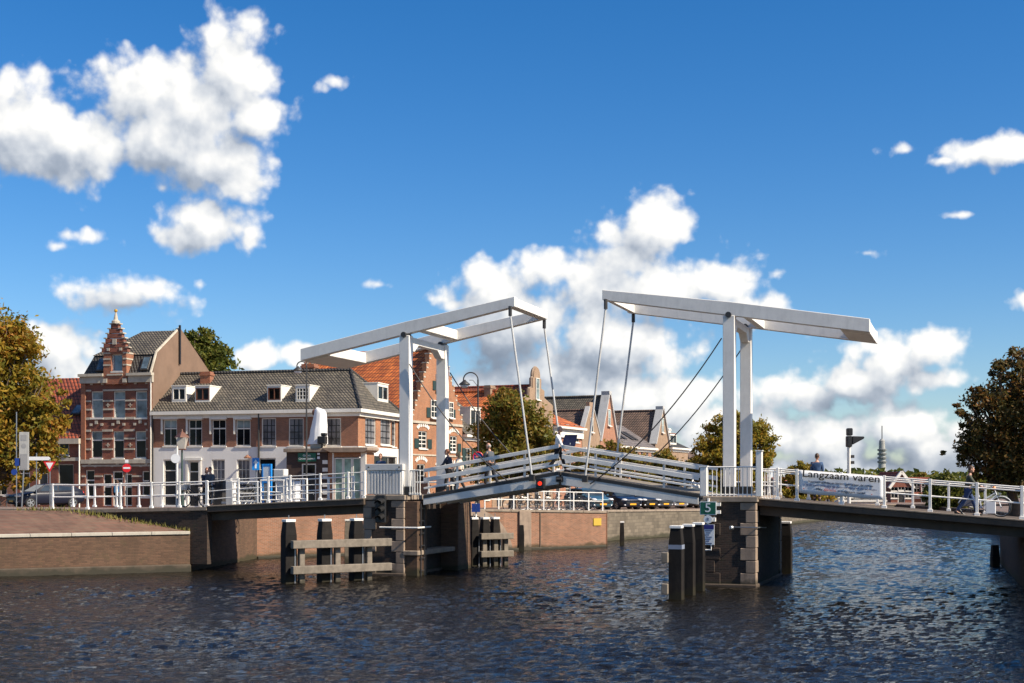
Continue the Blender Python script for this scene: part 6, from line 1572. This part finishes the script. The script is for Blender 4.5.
p = on_leaf(449.5, 1.9); person('man in dark jacket walking up the left leaf towards the pier, hand on the rail', p, R(180)-TH, 1.78, 6, ((16, 5), (-20, -34)), ((30, 55), (-14, 0)), H_RD, 0, NAVYC, BLKC)
p = on_leaf(459.5, 2.4); person('blonde woman in cream coat beside the man in the dark jacket', p, R(180)-TH, 1.66, 3, ((-14, -30), (18, 6)), ((14, 30), (-18, 0)), H_BL, .14, CREAM, BLKC, coat=.2)
p = on_leaf(490.5, 2.9); person('bald man in grey jacket on the left leaf, turned away, left of the red lamp', p, R(165)-TH, 1.82, 5, ((20, 8), (-16, -30)), ((40, 95), (-10, 5)), H_GR, 0, GREYC, BLKC, bald=True)
p = BP(bt(817, 3.9), 3.9, zspan(bt(817, 3.9))+.01); person('man in blue jacket standing behind the banner, seen from the back', p, R(70), 1.8, 0, ((2, 0), (-3, 0)), ((4, 12), (0, 8)), H_BR, 0, BLUEC, BROWNC)
p = BP(bt(381, 4.2), 4.2, PT+.01); person('person with auburn hair behind the control cabinet, only the head showing', p, R(-100), 1.72, 4, ((4, 0), (-4, 0)), ((10, 40), (10, 30)), H_RD, .05, BLUEC, BLKC)
# the pedestrian by the no-entry sign and the pair with bicycles
def gpos(px, Y): x = wx(px, Y); return Vector((x, Y, ground_z(x, Y)))
zb_ = lambda px, s: BP(bt(px, s), s, rlz(bt(px, s)))
p = gpos(117, 84); pp, P_, J_, arm_ = person('pedestrian with a blue backpack walking away by the no-entry sign', p, R(95), 1.76, 2, ((12, 4), (-14, -22)), ((8, 20), (-10, 5)), H_BR, .04, cloth('maroon_top', (.10, .03, .03)), BLKC)
m = MB(); q = P_(J_['chest']); m.box(q.x-.30, q.x-.12, q.y-.15, q.y+.15, q.z-.30, q.z+.16); m.build('backpack', TEAL, pp, bevel=.04, bseg=2)
p = BP(bt(206.5, 2.2), 2.2, rlz(bt(206.5, 2.2))); person('woman with auburn hair standing by the bicycles, left one of the pair', p, R(-60), 1.68, 2, ((2, 0), (-4, 0)), ((30, 60), (20, 50)), H_RD, .08, NAVYC, BLKC)
p = BP(bt(211.5, 2.0), 2.0, rlz(bt(211.5, 2.0))); person('man in light-strapped dark coat standing by the bicycles, right one of the pair', p, R(-120), 1.7, 6, ((4, 0), (-6, -4)), ((34, 70), (20, 50)), H_BR, 0, GREYC, BLKC)

# ---------------------------------------------------------------- bicycles
def bicycle(label, loc, rz, frame=None, group=None, basket=None, pannier=None, steer=0, lean=0, name='bicycle'):
    frame = frame or BLACK
    th = thing(name, label, 'bicycle', loc, rz, group); th.rotation_euler = (lean, 0, rz)
    r = .34
    for x in (-.54, .54):
        m = MB(); m.ring((x, 0, r), r, .022, 'y', 24, 6); w_ = m.build('wheel', RUBBER, th, smooth=True)
        m = MB(); m.ring((x, 0, r), r-.03, .010, 'y', 24, 5); m.tube([(x, -.05, r), (x, .05, r)], .025, 6)
        for k in range(12): a = math.pi*2*k/12; m.tube([(x, 0, r), (x+math.cos(a)*(r-.03), 0, r+math.sin(a)*(r-.03))], .003, 3)
        m.build('rim', ALU, w_)
        m = MB(); m.tube([(x+math.cos(R(a))*(r+.05), 0, r+math.sin(R(a))*(r+.05)) for a in range(20 if x > 0 else -5, 175, 15)], .018, 5); m.build('mudguard', frame, th)
    m = MB()
    for a, b in (((-.54, 0, r), (-.12, 0, .30)), ((-.12, 0, .30), (-.22, 0, .86)), ((-.12, 0, .30), (.38, 0, .78)), ((-.54, 0, r), (-.2, 0, .74)), ((-.16, 0, .52), (.36, 0, .86)), ((.54, 0, r), (.34, 0, .92))): m.tube([a, b], .019, 6)
    m.build('frame', frame, th)
    m = MB(); m.tube([(.34, 0, .9), (.30, 0, 1.06), (.30, 0, 1.08)], .014, 6); m.tube([(.10, .29, 1.04), (.26, .27, 1.10), (.31, .1, 1.10), (.31, -.1, 1.10), (.26, -.27, 1.10), (.10, -.29, 1.04)], .013, 6); m.build('handlebar', ALU, th)
    m = MB(); m.prism([(-.36, .90), (-.10, .89), (.0, .91), (.0, .95), (-.12, .96), (-.36, .99)], -.06, .06, 'xz'); m.build('saddle', RUBBER, th, bevel=.02)
    m = MB(); m.tube([(-.12, -.06, .3), (.04, -.06, .22)], .012, 5); m.tube([(-.12, .06, .3), (-.28, .06, .38)], .012, 5); m.box(0, .1, -.14, -.06, .2, .225); m.box(-.33, -.23, .06, .14, .37, .395); m.build('pedal_crank', DKSTEEL, th)
    m = MB(); m.tube([(-.22, .05, .74), (-.78, .05, .72)], .008, 4); m.tube([(-.22, -.05, .74), (-.78, -.05, .72)], .008, 4); m.tube([(-.70, .05, .72), (-.54, .05, r)], .008, 4); m.build('rear_rack', frame, th)
    m = MB(); m.tube([(.48, 0, .80), (.53, 0, .80)], .05, 8); m.build('headlight', ALU, th)
    if basket:
        m = MB(); m.box(.38, .80, -.22, .22, .74, 1.02); m.build('front_crate', basket, th, bevel=.02)
    if pannier:
        for s_ in (1, -1): m = MB(); m.box(-.78, -.40, .07*s_, .20*s_, .36, .74); m.build('pannier', pannier, th, bevel=.03)
    return th
q = BP(bt(195, 1.6), 1.6, rlz(bt(195, 1.6))); bicycle('black bicycle with pale front crate leaning left of the standing pair', q, R(180)-TH, basket=CREAM)
q = BP(bt(211, 1.2), 1.2, rlz(bt(211, 1.2))); bicycle('black bicycle with dark panniers held by the standing pair', q, R(-70), pannier=BLKC)
CARTON = flat('carton', (.42, .33, .22), .9)
gb = [(241, 4.2), (246, 4.6), (251, 4.3), (256, 4.8)]
bl = ['black bicycle parked behind the left barrier frame, leftmost of the row', 'black bicycle second in the row behind the barrier frame', 'black bicycle third in the row behind the barrier frame', 'black bicycle parked next to the blue kiosk, last of the row']
b0 = None
for (px, s), lb_ in zip(gb, bl):
    q = BP(bt(px, s), s, rlz(bt(px, s)))
    if b0 is None: b0 = bicycle(lb_, q, R(60)-TH, group='bicycles parked behind the barrier frame', lean=.08)
    else: dup(b0, q, R(55+random.uniform(-15, 25))-TH, lb_)
# bicycles along the quay railing
gq = [(515, 81), (524, 82.5), (532, 83), (541, 84), (551, 85), (562, 85.5), (572, 86.5), (583, 86.5)]
ql = ['leftmost', 'second', 'third', 'fourth', 'fifth', 'sixth', 'seventh', 'rightmost']
b1 = None
for (px, Y), wd in zip(gq, ql):
    lb_ = f'bicycle on the brick quay railing under the bridge, {wd} of the eight'
    if b1 is None: b1 = bicycle(lb_, gpos(px, Y), R(30), group='bicycles along the quay railing')
    else: dup(b1, gpos(px, Y), R(33+random.uniform(-25, 25)), lb_)
# walker with the bicycle on the right span
s_ = 1.0
q = BP(bt(985, s_), s_, zspan(bt(985, s_))); bw = bicycle('white framed city bicycle with white crate pushed by the walking woman', q, -TH, frame=SIGNWHITE, pannier=cloth('grey_pannier', (.16, .16, .2)))
m = MB(); m.box(.02, .36, -.22, -.02, .10, .55); m.build('side_crate', SIGNWHITE, bw, bevel=.02)
m = MB(); m.ball((.30, -.02, 1.02), .07); m.build('orange_lamp', ORANGEP, bw)
s_ = .45
q = BP(bt(968, s_), s_, zspan(bt(968, s_))); person('woman in olive coat and jeans pushing a bicycle down the right span', q, -TH, 1.76, 6, ((26, 14), (-20, -38)), ((34, 62), (34, 64)), H_BR, .03, OLIVE, DENIM)

# ---------------------------------------------------------------- cars
CARGLASS = glassmat('car_glass', (.03, .04, .045), .05, .9)
def paint(name, col, metal=.3):
    m, t, b = newmat(name); b.inputs['Base Color'].default_value = (*col, 1); b.inputs['Roughness'].default_value = .3; b.inputs['Metallic'].default_value = metal; b.inputs['Coat Weight'].default_value = .35; b.inputs['Coat Roughness'].default_value = .05
    return m
LAMPG = flat('lamp_glass', (.65, .66, .68), .15, var=.1); TAIL = flat('tail_lamp', (.45, .01, .015), .2, var=.1); PLATE = flat('number_plate', (.85, .40, .01), .5, var=.05)
def car(label, loc, rz, body, L=4.35, W=1.78, H=1.46, kind='hatch', group=None, name='parked_car'):
    th = thing(name, label, 'car', loc, rz, group)
    h = H/1.46; l = L/4.35; w2 = W/2
    # lower hull: cross-sections along the length (front = +x)
    hood = 1.0 if kind != 'van' else 1.1
    st = [(2.175, .34, .62, .78), (2.10, .24, .74, .90), (1.85, .20, .82, .97), (1.30, .19, hood*.92, 1.0), (.80, .19, hood*.97, 1.0), (0, .19, .98, 1.0), (-.9, .19, 1.0, 1.0), (-1.6, .20, 1.03, 1.0), (-1.95, .26, 1.02, .96), (-2.12, .34, .98, .90), (-2.175, .42, .90, .84)]
    vs = []; fs = []; ns = 12
    for x, zb, zt, wf in st:
        w_ = w2*wf; x *= l; zt *= h
        pr = [(0, zb), (.80, zb), (.95, zb+.10), (1.0, zb+.28), (1.0, (zb+zt)/2+.06), (.985, zt-.12), (.93, zt-.02), (.6, zt+.03), (0, zt+.045)]
        ring_ = [(y*w_, z) for y, z in pr] + [(-y*w_, z) for y, z in reversed(pr[1:-1])]
        ns = len(ring_); vs += [(x, y, z) for y, z in ring_]
    for i in range(len(st)-1):
        for k in range(ns): fs.append((i*ns+k, i*ns+(k+1) % ns, (i+1)*ns+(k+1) % ns, (i+1)*ns+k))
    fs.append(tuple(range(ns))); fs.append(tuple((len(st)-1)*ns+k for k in range(ns))[::-1])
    m = MB(); m.add(vs, fs)
    # greenhouse
    if kind == 'van': gx = [(1.35, .95), (.75, 1.42), (-1.9, 1.45), (-2.1, 1.0)]
    elif kind == 'sedan': gx = [(1.05, .97), (.30, 1.40), (-1.0, 1.41), (-1.75, 1.03)]
    else: gx = [(1.15, .97), (.36, 1.43), (-1.30, 1.47), (-2.02, 1.05)]
    zb = .94*h
    bw_, tw = w2*.93, w2*.74
    A = [(gx[0][0]*l, gx[0][1]*h-.02), (gx[1][0]*l, gx[1][1]*h), (gx[2][0]*l, gx[2][1]*h), (gx[3][0]*l, gx[3][1]*h-.02)]
    ring0 = []
    for (x, z), wd in zip(A, (bw_, tw, tw, bw_*.95)): ring0.append((x, wd, z))
    mid = ((A[1][0]+A[2][0])/2, tw+.02, max(A[1][1], A[2][1])+.035)
    L_ = [ring0[0], ring0[1], mid, ring0[2], ring0[3]]; Rr = [(x, -y, z) for x, y, z in L_]
    b = len(m.v); m.add(L_+Rr, [(0, 1, 6, 5), (1, 2, 7, 6), (2, 3, 8, 7), (3, 4, 9, 8), (0, 4, 3, 2, 1), (5, 6, 7, 8, 9)])
    o = m.build('body', body, th, smooth=True); bv = o.modifiers.new('bevel', 'BEVEL'); bv.width = .045; bv.segments = 2; bv.limit_method = 'ANGLE'; bv.angle_limit = R(28)
    # glass
    def lerp(p, q, k): return tuple(p[i]+(q[i]-p[i])*k for i in range(3))
    def patch(a, b_, c, d, nrm, name_):
        m = MB(); o_ = Vector(nrm).normalized()*.012; m.add([tuple(Vector(p)+o_) for p in (a, b_, c, d)] + [tuple(Vector(p)-o_) for p in (a, b_, c, d)], [(0, 1, 2, 3), (7, 6, 5, 4), (0, 4, 5, 1), (1, 5, 6, 2), (2, 6, 7, 3), (3, 7, 4, 0)]); return m.build(name_, CARGLASS, th)
    f0, f1 = ring0[0], ring0[1]; r2, r3 = ring0[2], ring0[3]
    fl = lambda p: (p[0], -p[1], p[2])
    s0, s1 = lerp(f0, f1, .10), lerp(f0, f1, .92); ins = lambda p, k=.07: (p[0], p[1]*(1-k), p[2])
    patch(ins(s0), ins(s1), fl(ins(s1)), fl(ins(s0)), (.5, 0, .8), 'windscreen')
    s0, s1 = lerp(r3, r2, .35), lerp(r3, r2, .92); patch(ins(s0), ins(s1), fl(ins(s1)), fl(ins(s0)), (-.6, 0, .6), 'rear_window')
    for sd in (1, -1):
        def sp(u, v):
            lo = lerp(f0, r3, u); hi = lerp(f1, r2, u); p_ = lerp(lo, hi, v); return (p_[0], p_[1]*sd, p_[2])
        for (u0, u1, u0t, u1t) in ((.10, .48, .04, .47), (.51, .84, .51, .90)):
            patch(sp(u0, .12), sp(u0t, .88), sp(u1t, .88), sp(u1, .14), (0, sd, .3), 'side_window')
        m = MB(); m.box(.95*l, 1.1*l, sd*(w2-.02), sd*(w2+.15), .98*h, 1.10*h); m.build('door_mirror', body, th, bevel=.03)
        for x in (1.35*l, -1.32*l):
            m = MB(); m.tube([(x, sd*(w2-.20), .315), (x, sd*(w2-.015), .315), (x, sd*(w2+.004), .315)], [.325, .325, .30], 22); wl = m.build('wheel', RUBBER, th)
            m = MB(); m.tube([(x, sd*(w2-.01), .315), (x, sd*(w2+.014), .315)], .06, 10)
            for k in range(5):
                a = 2*math.pi*k/5; m.bar((x, sd*(w2+.008), .315), (x+math.cos(a)*.21, sd*(w2+.008), .315+math.sin(a)*.21), .012, .07, (0, 1, 0)) if False else m.prism([(x+math.cos(a-.16)*.21, .315+math.sin(a-.16)*.21), (x+math.cos(a+.16)*.21, .315+math.sin(a+.16)*.21), (x+math.cos(a+.7)*.05, .315+math.sin(a+.7)*.05), (x+math.cos(a-.7)*.05, .315+math.sin(a-.7)*.05)], sd*(w2+.006), sd*(w2+.012), 'xz')
            m.ring((x, sd*(w2+.006), .315), .215, .016, 'y', 20, 5); m.build('rim', ALU, wl)
        m = MB(); m.ball((2.02*l, sd*w2*.72, .73*h), (.22, .22, .095), 12, 8); m.build('headlight', LAMPG, th, smooth=True)
        m = MB(); m.ball((-2.06*l, sd*w2*.80, .90*h), (.07, .09, .11), 10, 8); m.build('tail_light', TAIL, th, smooth=True)
        m = MB(); m.ball((2.12*l, sd*w2*.72, .36), (.06, .10, .06), 8, 6); m.build('fog_lamp', LAMPG, th, smooth=True)
        m = MB(); m.tube([sp_ for sp_ in [(1.25*l, sd*(w2+.001), .315)]+[] ] + [(1.25*l, sd*(w2+.002), .316)], .001, 3)
    m = MB(); m.box(2.14*l, 2.19*l, -.55, .55, .42, .60); m.build('grille', BLACK, th, bevel=.02)
    m = MB(); m.box(2.185*l, 2.20*l, -.26, .26, .36, .47); m.box(-2.20*l, -2.185*l, -.26, .26, .55, .66); m.build('number_plate', PLATE, th)
    return th
DKBLUE = flat('dark_blue_paint', (.010, .012, .024), .35, spec=.25, var=.1); SILVER = paint('silver_paint', (.45, .47, .5), .6); BLACKC = paint('black_paint', (.012, .012, .014)); LBLUE = paint('light_blue_paint', (.05, .12, .17)); WHITECAR = paint('white_car_paint', (.7, .7, .7), 0); GREYCAR = paint('grey_car_paint', (.10, .11, .13), .5); NAVYCAR = paint('navy_car_paint', (.012, .018, .04))
p = Vector((wx(46, 82.5), 82.5, 0)); p.z = wz(507.5, 82.5)
car('dark blue hatchback at the left, facing left, with orange number plate', p, R(180+44), DKBLUE, L=4.4)
cars = [('light blue car nearest the brick quay corner, under the bridge', LBLUE, 588, 92, 'hatch'), ('navy hatchback first in the row behind the stone quay', NAVYCAR, 617, 97, 'hatch'), ('black hatchback second in the row behind the stone quay', BLACKC, 633, 101, 'hatch'), ('grey saloon third in the row behind the stone quay', GREYCAR, 648, 105, 'sedan'), ('silver-white saloon fourth in the row behind the stone quay', SILVER, 664, 109, 'sedan'), ('black van with orange plate fifth in the row behind the stone quay', BLACKC, 680, 113, 'van'), ('grey hatchback sixth in the row, left of the number sign', GREYCAR, 694, 117, 'hatch'), ('white hatchback last in the row, half behind the right pier', WHITECAR, 704, 121, 'hatch')]
for i, (lb_, col, px, Y, kd_) in enumerate(cars):
    q = gpos(px, Y); car(lb_, q, R(-62 if i != 5 else 60+50)+R(random.uniform(-8, 8)), col, kind=kd_, H=1.46 if kd_ != 'van' else 1.75, group='cars parked along the quay')

# ---------------------------------------------------------------- lamps, signs, street furniture
def crook_lamp(label, px, Y, gz, ztop, side=-1, name='street_lamp', r=.40):
    th = thing(name, label, 'street lamp', (wx(px, Y), Y, gz), 0)
    H = ztop-gz
    m = MB(); m.tube([(0, 0, 0), (0, 0, 1.0), (0, 0, 1.05), (0, 0, H-r)], [.10, .09, .055, .045], 8)
    m.tube([(0, 0, H-r)] + [(side*(r-r*math.cos(R(a))), 0, H-r+r*math.sin(R(a))) for a in range(10, 200, 12)], .035, 6)
    m.tube([(side*.02, 0, H-r-.35), (side*r*.7, 0, H-r-.02), (side*r*1.2, 0, H-r-.02)], .018, 5); m.build('pole', DKSTEEL, th)
    x = side*(2*r-.06)
    m = MB(); m.lathe([(.06, .10), (.12, .02), (.30, -.12), (.31, -.18)], (x, 0, H-r-.10), 14); m.build('lamp_hood', DKSTEEL, th, smooth=True)
    m = MB(); m.ball((x, 0, H-r-.30), (.24, .24, .16)); m.build('lamp_glass', LAMPG, th, smooth=True)
    return th
l1 = crook_lamp('crook-necked street lamp right of the left portal with blue sign on its pole', 478, 73, 2.3, wz(372.5, 73))
m = MB(); z = wz(457, 73)-2.3; m.tube([(0, -.06, z), (0, -.08, z)], .30, 18); sgn = m.build('sign_disc', SIGNBLUE, l1)
m = MB(); m.ring((0, -.085, z), .27, .03, 'y', 20, 5); m.bar((-.19, -.09, z+.19), (.19, -.09, z-.19), .02, .05); m.build('red_bar', SIGNRED, sgn)
crook_lamp('crook-necked street lamp in front of the corner house roof', 306.5, 80, 2.3, wz(361.5, 80), r=.29)
def pole(m, h, r=.03): m.tube([(0, 0, 0), (0, 0, h)], r, 8)
# lantern
q = BP(bt(182, 3.2), 3.2, rlz(bt(182, 3.2))); Y = q.y; th = thing('lantern_post', 'old green lantern post with four-sided glass lantern in front of the white house', 'street lamp', q, 0)
H = wz(431, Y)-q.z
GREENP = flat('green_post', (.04, .07, .055), .5)
m = MB(); m.tube([(0, 0, 0), (0, 0, .6), (0, 0, .65), (0, 0, H-.85)], [.10, .09, .05, .04], 8); m.build('post', GREENP, th)
m = MB(); m.add([(-.14, -.14, H-.82), (.14, -.14, H-.82), (.14, .14, H-.82), (-.14, .14, H-.82), (-.23, -.23, H-.3), (.23, -.23, H-.3), (.23, .23, H-.3), (-.23, .23, H-.3)], [(0, 3, 2, 1), (4, 5, 6, 7), (0, 1, 5, 4), (1, 2, 6, 5), (2, 3, 7, 6), (3, 0, 4, 7)]); m.build('lantern_glass', flat('lantern_glass', (.5, .46, .4), .2), th)
m = MB(); m.lathe([(.36, -.3), (.30, -.24), (.12, -.08), (.05, -.03), (.03, .08)], (0, 0, H), 4); m.build('lantern_roof', BROWNW, th); m = MB(); m.box(-.17, .17, -.17, .17, H-.87, H-.82); m.build('lantern_base', BROWNW, th)
# signs
def sign(label, px, Y, gz, h, name='road_sign'):
    th = thing(name, label, 'road sign', (wx(px, Y), Y, gz), 0); m = MB(); pole(m, h); m.build('pole', ALU, th); return th
Y = 80; th = sign('red no-entry sign with white bar in front of the gabled house', 127, Y, ground_z(wx(127, Y), Y), wz(463, Y)-2.05); z = wz(468, Y)-ground_z(wx(127, Y), Y)
m = MB(); m.tube([(0, -.05, z), (0, -.07, z)], .265, 20); d_ = m.build('sign_disc', SIGNRED, th); m = MB(); m.box(-.20, .20, -.08, -.071, z-.05, z+.05); m.build('white_bar', SIGNWHITE, d_)
m = MB(); m.box(-.1, .1, -.07, -.05, z+.32, z+.5); m.build('small_plate', SIGNWHITE, th)
Y = 76; th = sign('red bordered triangular give-way sign above the parked dark blue car', 50, Y, ground_z(wx(50, Y), Y), wz(461, Y)-2.1); z = wz(466, Y)-ground_z(wx(50, Y), Y)
m = MB(); m.prism([(-.36, .26), (.36, .26), (0, -.36)], -.07, -.05, 'xz'); m.v = [(a, b, c+z) for a, b, c in m.v]; d_ = m.build('sign_triangle', SIGNRED, th); m = MB(); m.prism([(-.22, .19), (.22, .19), (0, -.19)], -.08, -.071, 'xz'); m.v = [(a, b, c+z) for a, b, c in m.v]; m.build('white_field', SIGNWHITE, d_)
Y = 70; g_ = 2.2; th = sign('tall thin lamp pole at the left edge with small blue sign', 16.5, Y, g_, wz(412, Y)-g_, 'lamp_pole')
z = wz(462, Y)-g_; m = MB(); m.box(-.06, .22, -.08, -.05, z-.2, z+.2); m.build('blue_plate', SIGNBLUE, th); z = wz(472, Y)-g_; m = MB(); m.tube([(-.1, -.05, z), (-.1, -.07, z)], .16, 14); m.build('sign_disc', SIGNBLUE, th)
th = thing('notice_sign', 'white notice board on a slightly leaning pole left of the direction sign', 'road sign', (wx(21.5, Y), Y, g_), 0)
h = wz(434, Y)-g_; m = MB(); m.tube([(0, 0, 0), (.22, 0, h)], .04, 8); m.build('pole', ALU, th)
m = MB(); m.box(-.10, .42, -.08, -.05, h-1.9, h+.1); bd = m.build('board', flat('worn_board', (.42,.42,.40), .6, var=.2, dirt=.4), th, bevel=.01)
m = MB(); m.box(-.02, .34, -.09, -.081, h-1.85, h-1.05); m.box(.0, .3, -.09, -.081, h-.35, h-.05); m.tube([(.16, -.081, h-.62), (.16, -.09, h-.62)], .13, 12); m.build('text_panel', flat('grey_print', (.28, .28, .28), .6), bd)
Y = 74; g_ = 2.15; th = sign('white direction arm sign on a dark post right of the notice board', 36.5, Y, g_, wz(453, Y)-g_)
z = wz(458.5, Y)-g_; m = MB(); m.prism([(-.42, z-.1), (.70, z-.1), (.80, z), (.70, z+.1), (-.42, z+.1)], -.08, -.05, 'xz'); m.build('arm', SIGNWHITE, th)
q = BP(bt(177, 2.4), 2.4, rlz(bt(177, 2.4))); th = thing('road_sign', 'round road sign seen from its grey back on a post beside the lantern', 'road sign', q, 0); z = wz(458.5, q.y)-q.z
m = MB(); m.tube([(0, 0, 0), (0, 0, z+.5)], .05, 8); m.build('pole', GREYP, th); m = MB(); m.tube([(-.05, -.06, z), (-.05, -.08, z)], .21, 20); m.build('sign_disc', SIGNWHITE, th)
q = BP(bt(256, 3.4), 3.4, rlz(bt(256, 3.4))); th = thing('road_sign', 'small blue sign with a white arrow left of the blue kiosk', 'road sign', q, 0); z = wz(464, q.y)-q.z
m = MB(); pole(m, z+.3); m.build('pole', ALU, th); m = MB(); m.box(-.16, .16, -.07, -.05, z-.27, z+.27); pl2 = m.build('plate', SKYBLUE, th); m = MB(); m.prism([(-.04, z-.2), (.04, z-.2), (.04, z+.04), (.11, z+.04), (0, z+.21), (-.11, z+.04), (-.04, z+.04)], -.08, -.071, 'xz'); m.build('white_arrow', SIGNWHITE, pl2)
q = BP(bt(267, 3.0), 3.0, rlz(bt(267, 3.0))); th = thing('information_kiosk', 'bright blue framed information kiosk with a pale poster', 'kiosk', q, -TH); H = wz(464, q.y)-q.z
m = MB(); m.box(-.24, -.16, -.06, .06, 0, H); m.box(.16, .24, -.06, .06, 0, H); m.box(-.16, .16, -.055, .055, H-.12, H); m.box(-.16, .16, -.055, .055, H-.86, H-.76); m.build('frame', SKYBLUE, th, bevel=.01)
m = MB(); m.box(-.16, .16, -.05, .03, H-.76, H-.12); m.build('poster', SIGNWHITE, th); m = MB(); m.box(-.16, .16, -.03, .03, .2, H-.88); m.build('back_panel', GLASSB, th)
q = BP(bt(221, 3.3), 3.3, rlz(bt(221, 3.3))); th = thing('waste_bin', 'tall dark waste bin between the standing pair and the grey post', 'bin', q, -TH)
m = MB(); m.box(-.26, .26, -.26, .26, 0.02, 1.12); m.build('body', DKSTEEL, th, bevel=.03); m = MB(); m.box(-.29, .29, -.29, .29, 1.125, 1.2); m.build('lid', BLACK, th, bevel=.02); m = MB(); m.box(-.16, .16, -.275, -.262, .86, 1.0); m.build('slot', INK, th)
q = BP(bt(231, 1.6), 1.6, rlz(bt(231, 1.6))); th = thing('barrier_post', 'thick grey barrier post right of the dark waste bin', 'post', q, -TH)
m = MB(); m.box(-.17, .17, -.17, .17, 0, 1.12); m.build('post', GREYP, th, bevel=.02); m = MB(); m.tube([(0, 0, 1.12), (0, 0, 1.22)], .06, 8); m.box(-.45, -.17, -.05, .05, .12, .2); m.build('hinge_arm', GREYP, th)
q = BP(bt(281, 2.6), 2.6, rlz(bt(281, 2.6))); th = thing('utility_cabinet', 'grey utility cabinet behind the barrier frames', 'cabinet', q, -TH); m = MB(); m.box(-.26, .26, -.2, .2, .95, 1.5); m.box(-.06, .06, -.05, .05, 0, .9); m.build('body', GREYP, th, bevel=.02); m = MB(); m.box(-.22, .22, -.215, -.201, 1.0, 1.45); m.build('door', CORRUG, th)
q = BP(bt(292, 3.2), 3.2, rlz(bt(292, 3.2))); th = thing('utility_cabinet', 'low white utility cabinet left of the annex door', 'cabinet', q, -TH); m = MB(); m.box(-.3, .3, -.2, .2, 0, .95); m.build('body', SIGNWHITE, th, bevel=.02); m = MB(); m.box(-.25, .25, -.215, -.201, .06, .88); m.build('door', BANNER, th)
# road signal with horizontal shade, right of the banner
q = BP(bt(849, 4.6), 4.6, zspan(bt(849, 4.6))); th = thing('traffic_signal', 'dark bridge traffic signal on a pole with its horn turned right', 'traffic signal', q, 0); H = wz(428, q.y)-q.z; k = q.y/F
m = MB(); m.tube([(0, 0, 0), (0, 0, H-12*k)], .075, 8); m.build('pole', GREYP, th)
m = MB(); m.box(-2.6*k, 2.4*k, -.16, .16, H-19*k, H-8*k); m.box(-2.2*k, 3*k, -.15, .15, H-7.6*k, H-.2*k); m.build('housing', BLACK, th, bevel=.03)
m = MB(); m.prism([(2.4*k, H-17*k), (14.5*k, H-10.5*k), (14.5*k, H-8.6*k), (2.4*k, H-8.2*k)], -.17, .17, 'xz'); m.build('horn', BLACK, th, bevel=.03)
m = MB(); m.box(.08, .2, -.06, .06, H-36*k, H-33*k); m.box(.08, .2, -.06, .06, H-30*k, H-27*k); m.build('bracket', DKSTEEL, th)
# solar panel beyond the bridge railing
Y = 84; g_ = ground_z(wx(570, Y), Y); th = thing('solar_panel', 'dark blue solar panel on a tall mast beyond the middle of the bridge', 'solar panel', (wx(570, Y), Y, g_), 0)
z0, z1 = wz(446, Y)-g_, wz(434.5, Y)-g_
m = MB(); m.tube([(0, .1, 0), (0, .1, z0+.2)], .05, 8); m.build('post', ALU, th)
m = MB(); m.add([(-.55, 0, z0), (.32, 0, z0), (.50, .45, z1), (-.30, .45, z1), (-.55, .05, z0-.03), (.32, .05, z0-.03), (.50, .5, z1-.03), (-.30, .5, z1-.03)], [(0, 1, 2, 3), (7, 6, 5, 4), (0, 4, 5, 1), (1, 5, 6, 2), (2, 6, 7, 3), (3, 7, 4, 0)]); m.build('panel', glassmat('solar_glass', (.012, .014, .035), .2, .3), th)
# quay railing beyond the bridge, on the brick wall
d_ = (W2B-AB2).normalized(); ang = math.atan2(d_.y, d_.x); xs_ = [on_wall2(p_) for p_ in (486, 500, 515, 529, 545, 560, 575, 590, 604)]
th = thing('quay_railing', 'white railing on top of the brick quay under the drawbridge', 'railing', (AB2.x, AB2.y, 0), ang)
zq = lambda x: 2.62+(ground_z(W2B.x, W2B.y)+.06-2.62)*x/L2
for x in xs_: m = MB(); m.box(x-.028, x+.028, .11, .17, zq(x), zq(x)+1.08); m.build('rail_post', WHITE, th)
for k in (1.05, .55): m = MB(); m.tube([(x, .14, zq(x)+k) for x in xs_], .028, 6); m.build('guard_rail', WHITE, th)
# small blue double sign near the shorter fender
Y = 59.9; th = thing('fender_sign', 'pair of small blue panels on a post above the shorter fender', 'sign', (wx(476, Y), Y, 0), 0)
m = MB(); pole(m, wz(503, Y), .04); m.build('pole', WHITE, th); z1, z0 = wz(503.5, Y), wz(512, Y)
for s_ in (-1, 1): m = MB(); m.box(.01*s_, .19*s_, -.08, -.05, z0, z1); m.build('panel', SIGNBLUE, th)
for px, lb_ in ((14, 'left'), ):
    pass
# black bollard-like parked scooter and the people-less street edge at far left
scy = gpos(3, 92); sc_ = bicycle('dark bicycle parked at the far left edge behind the car', scy, R(20))
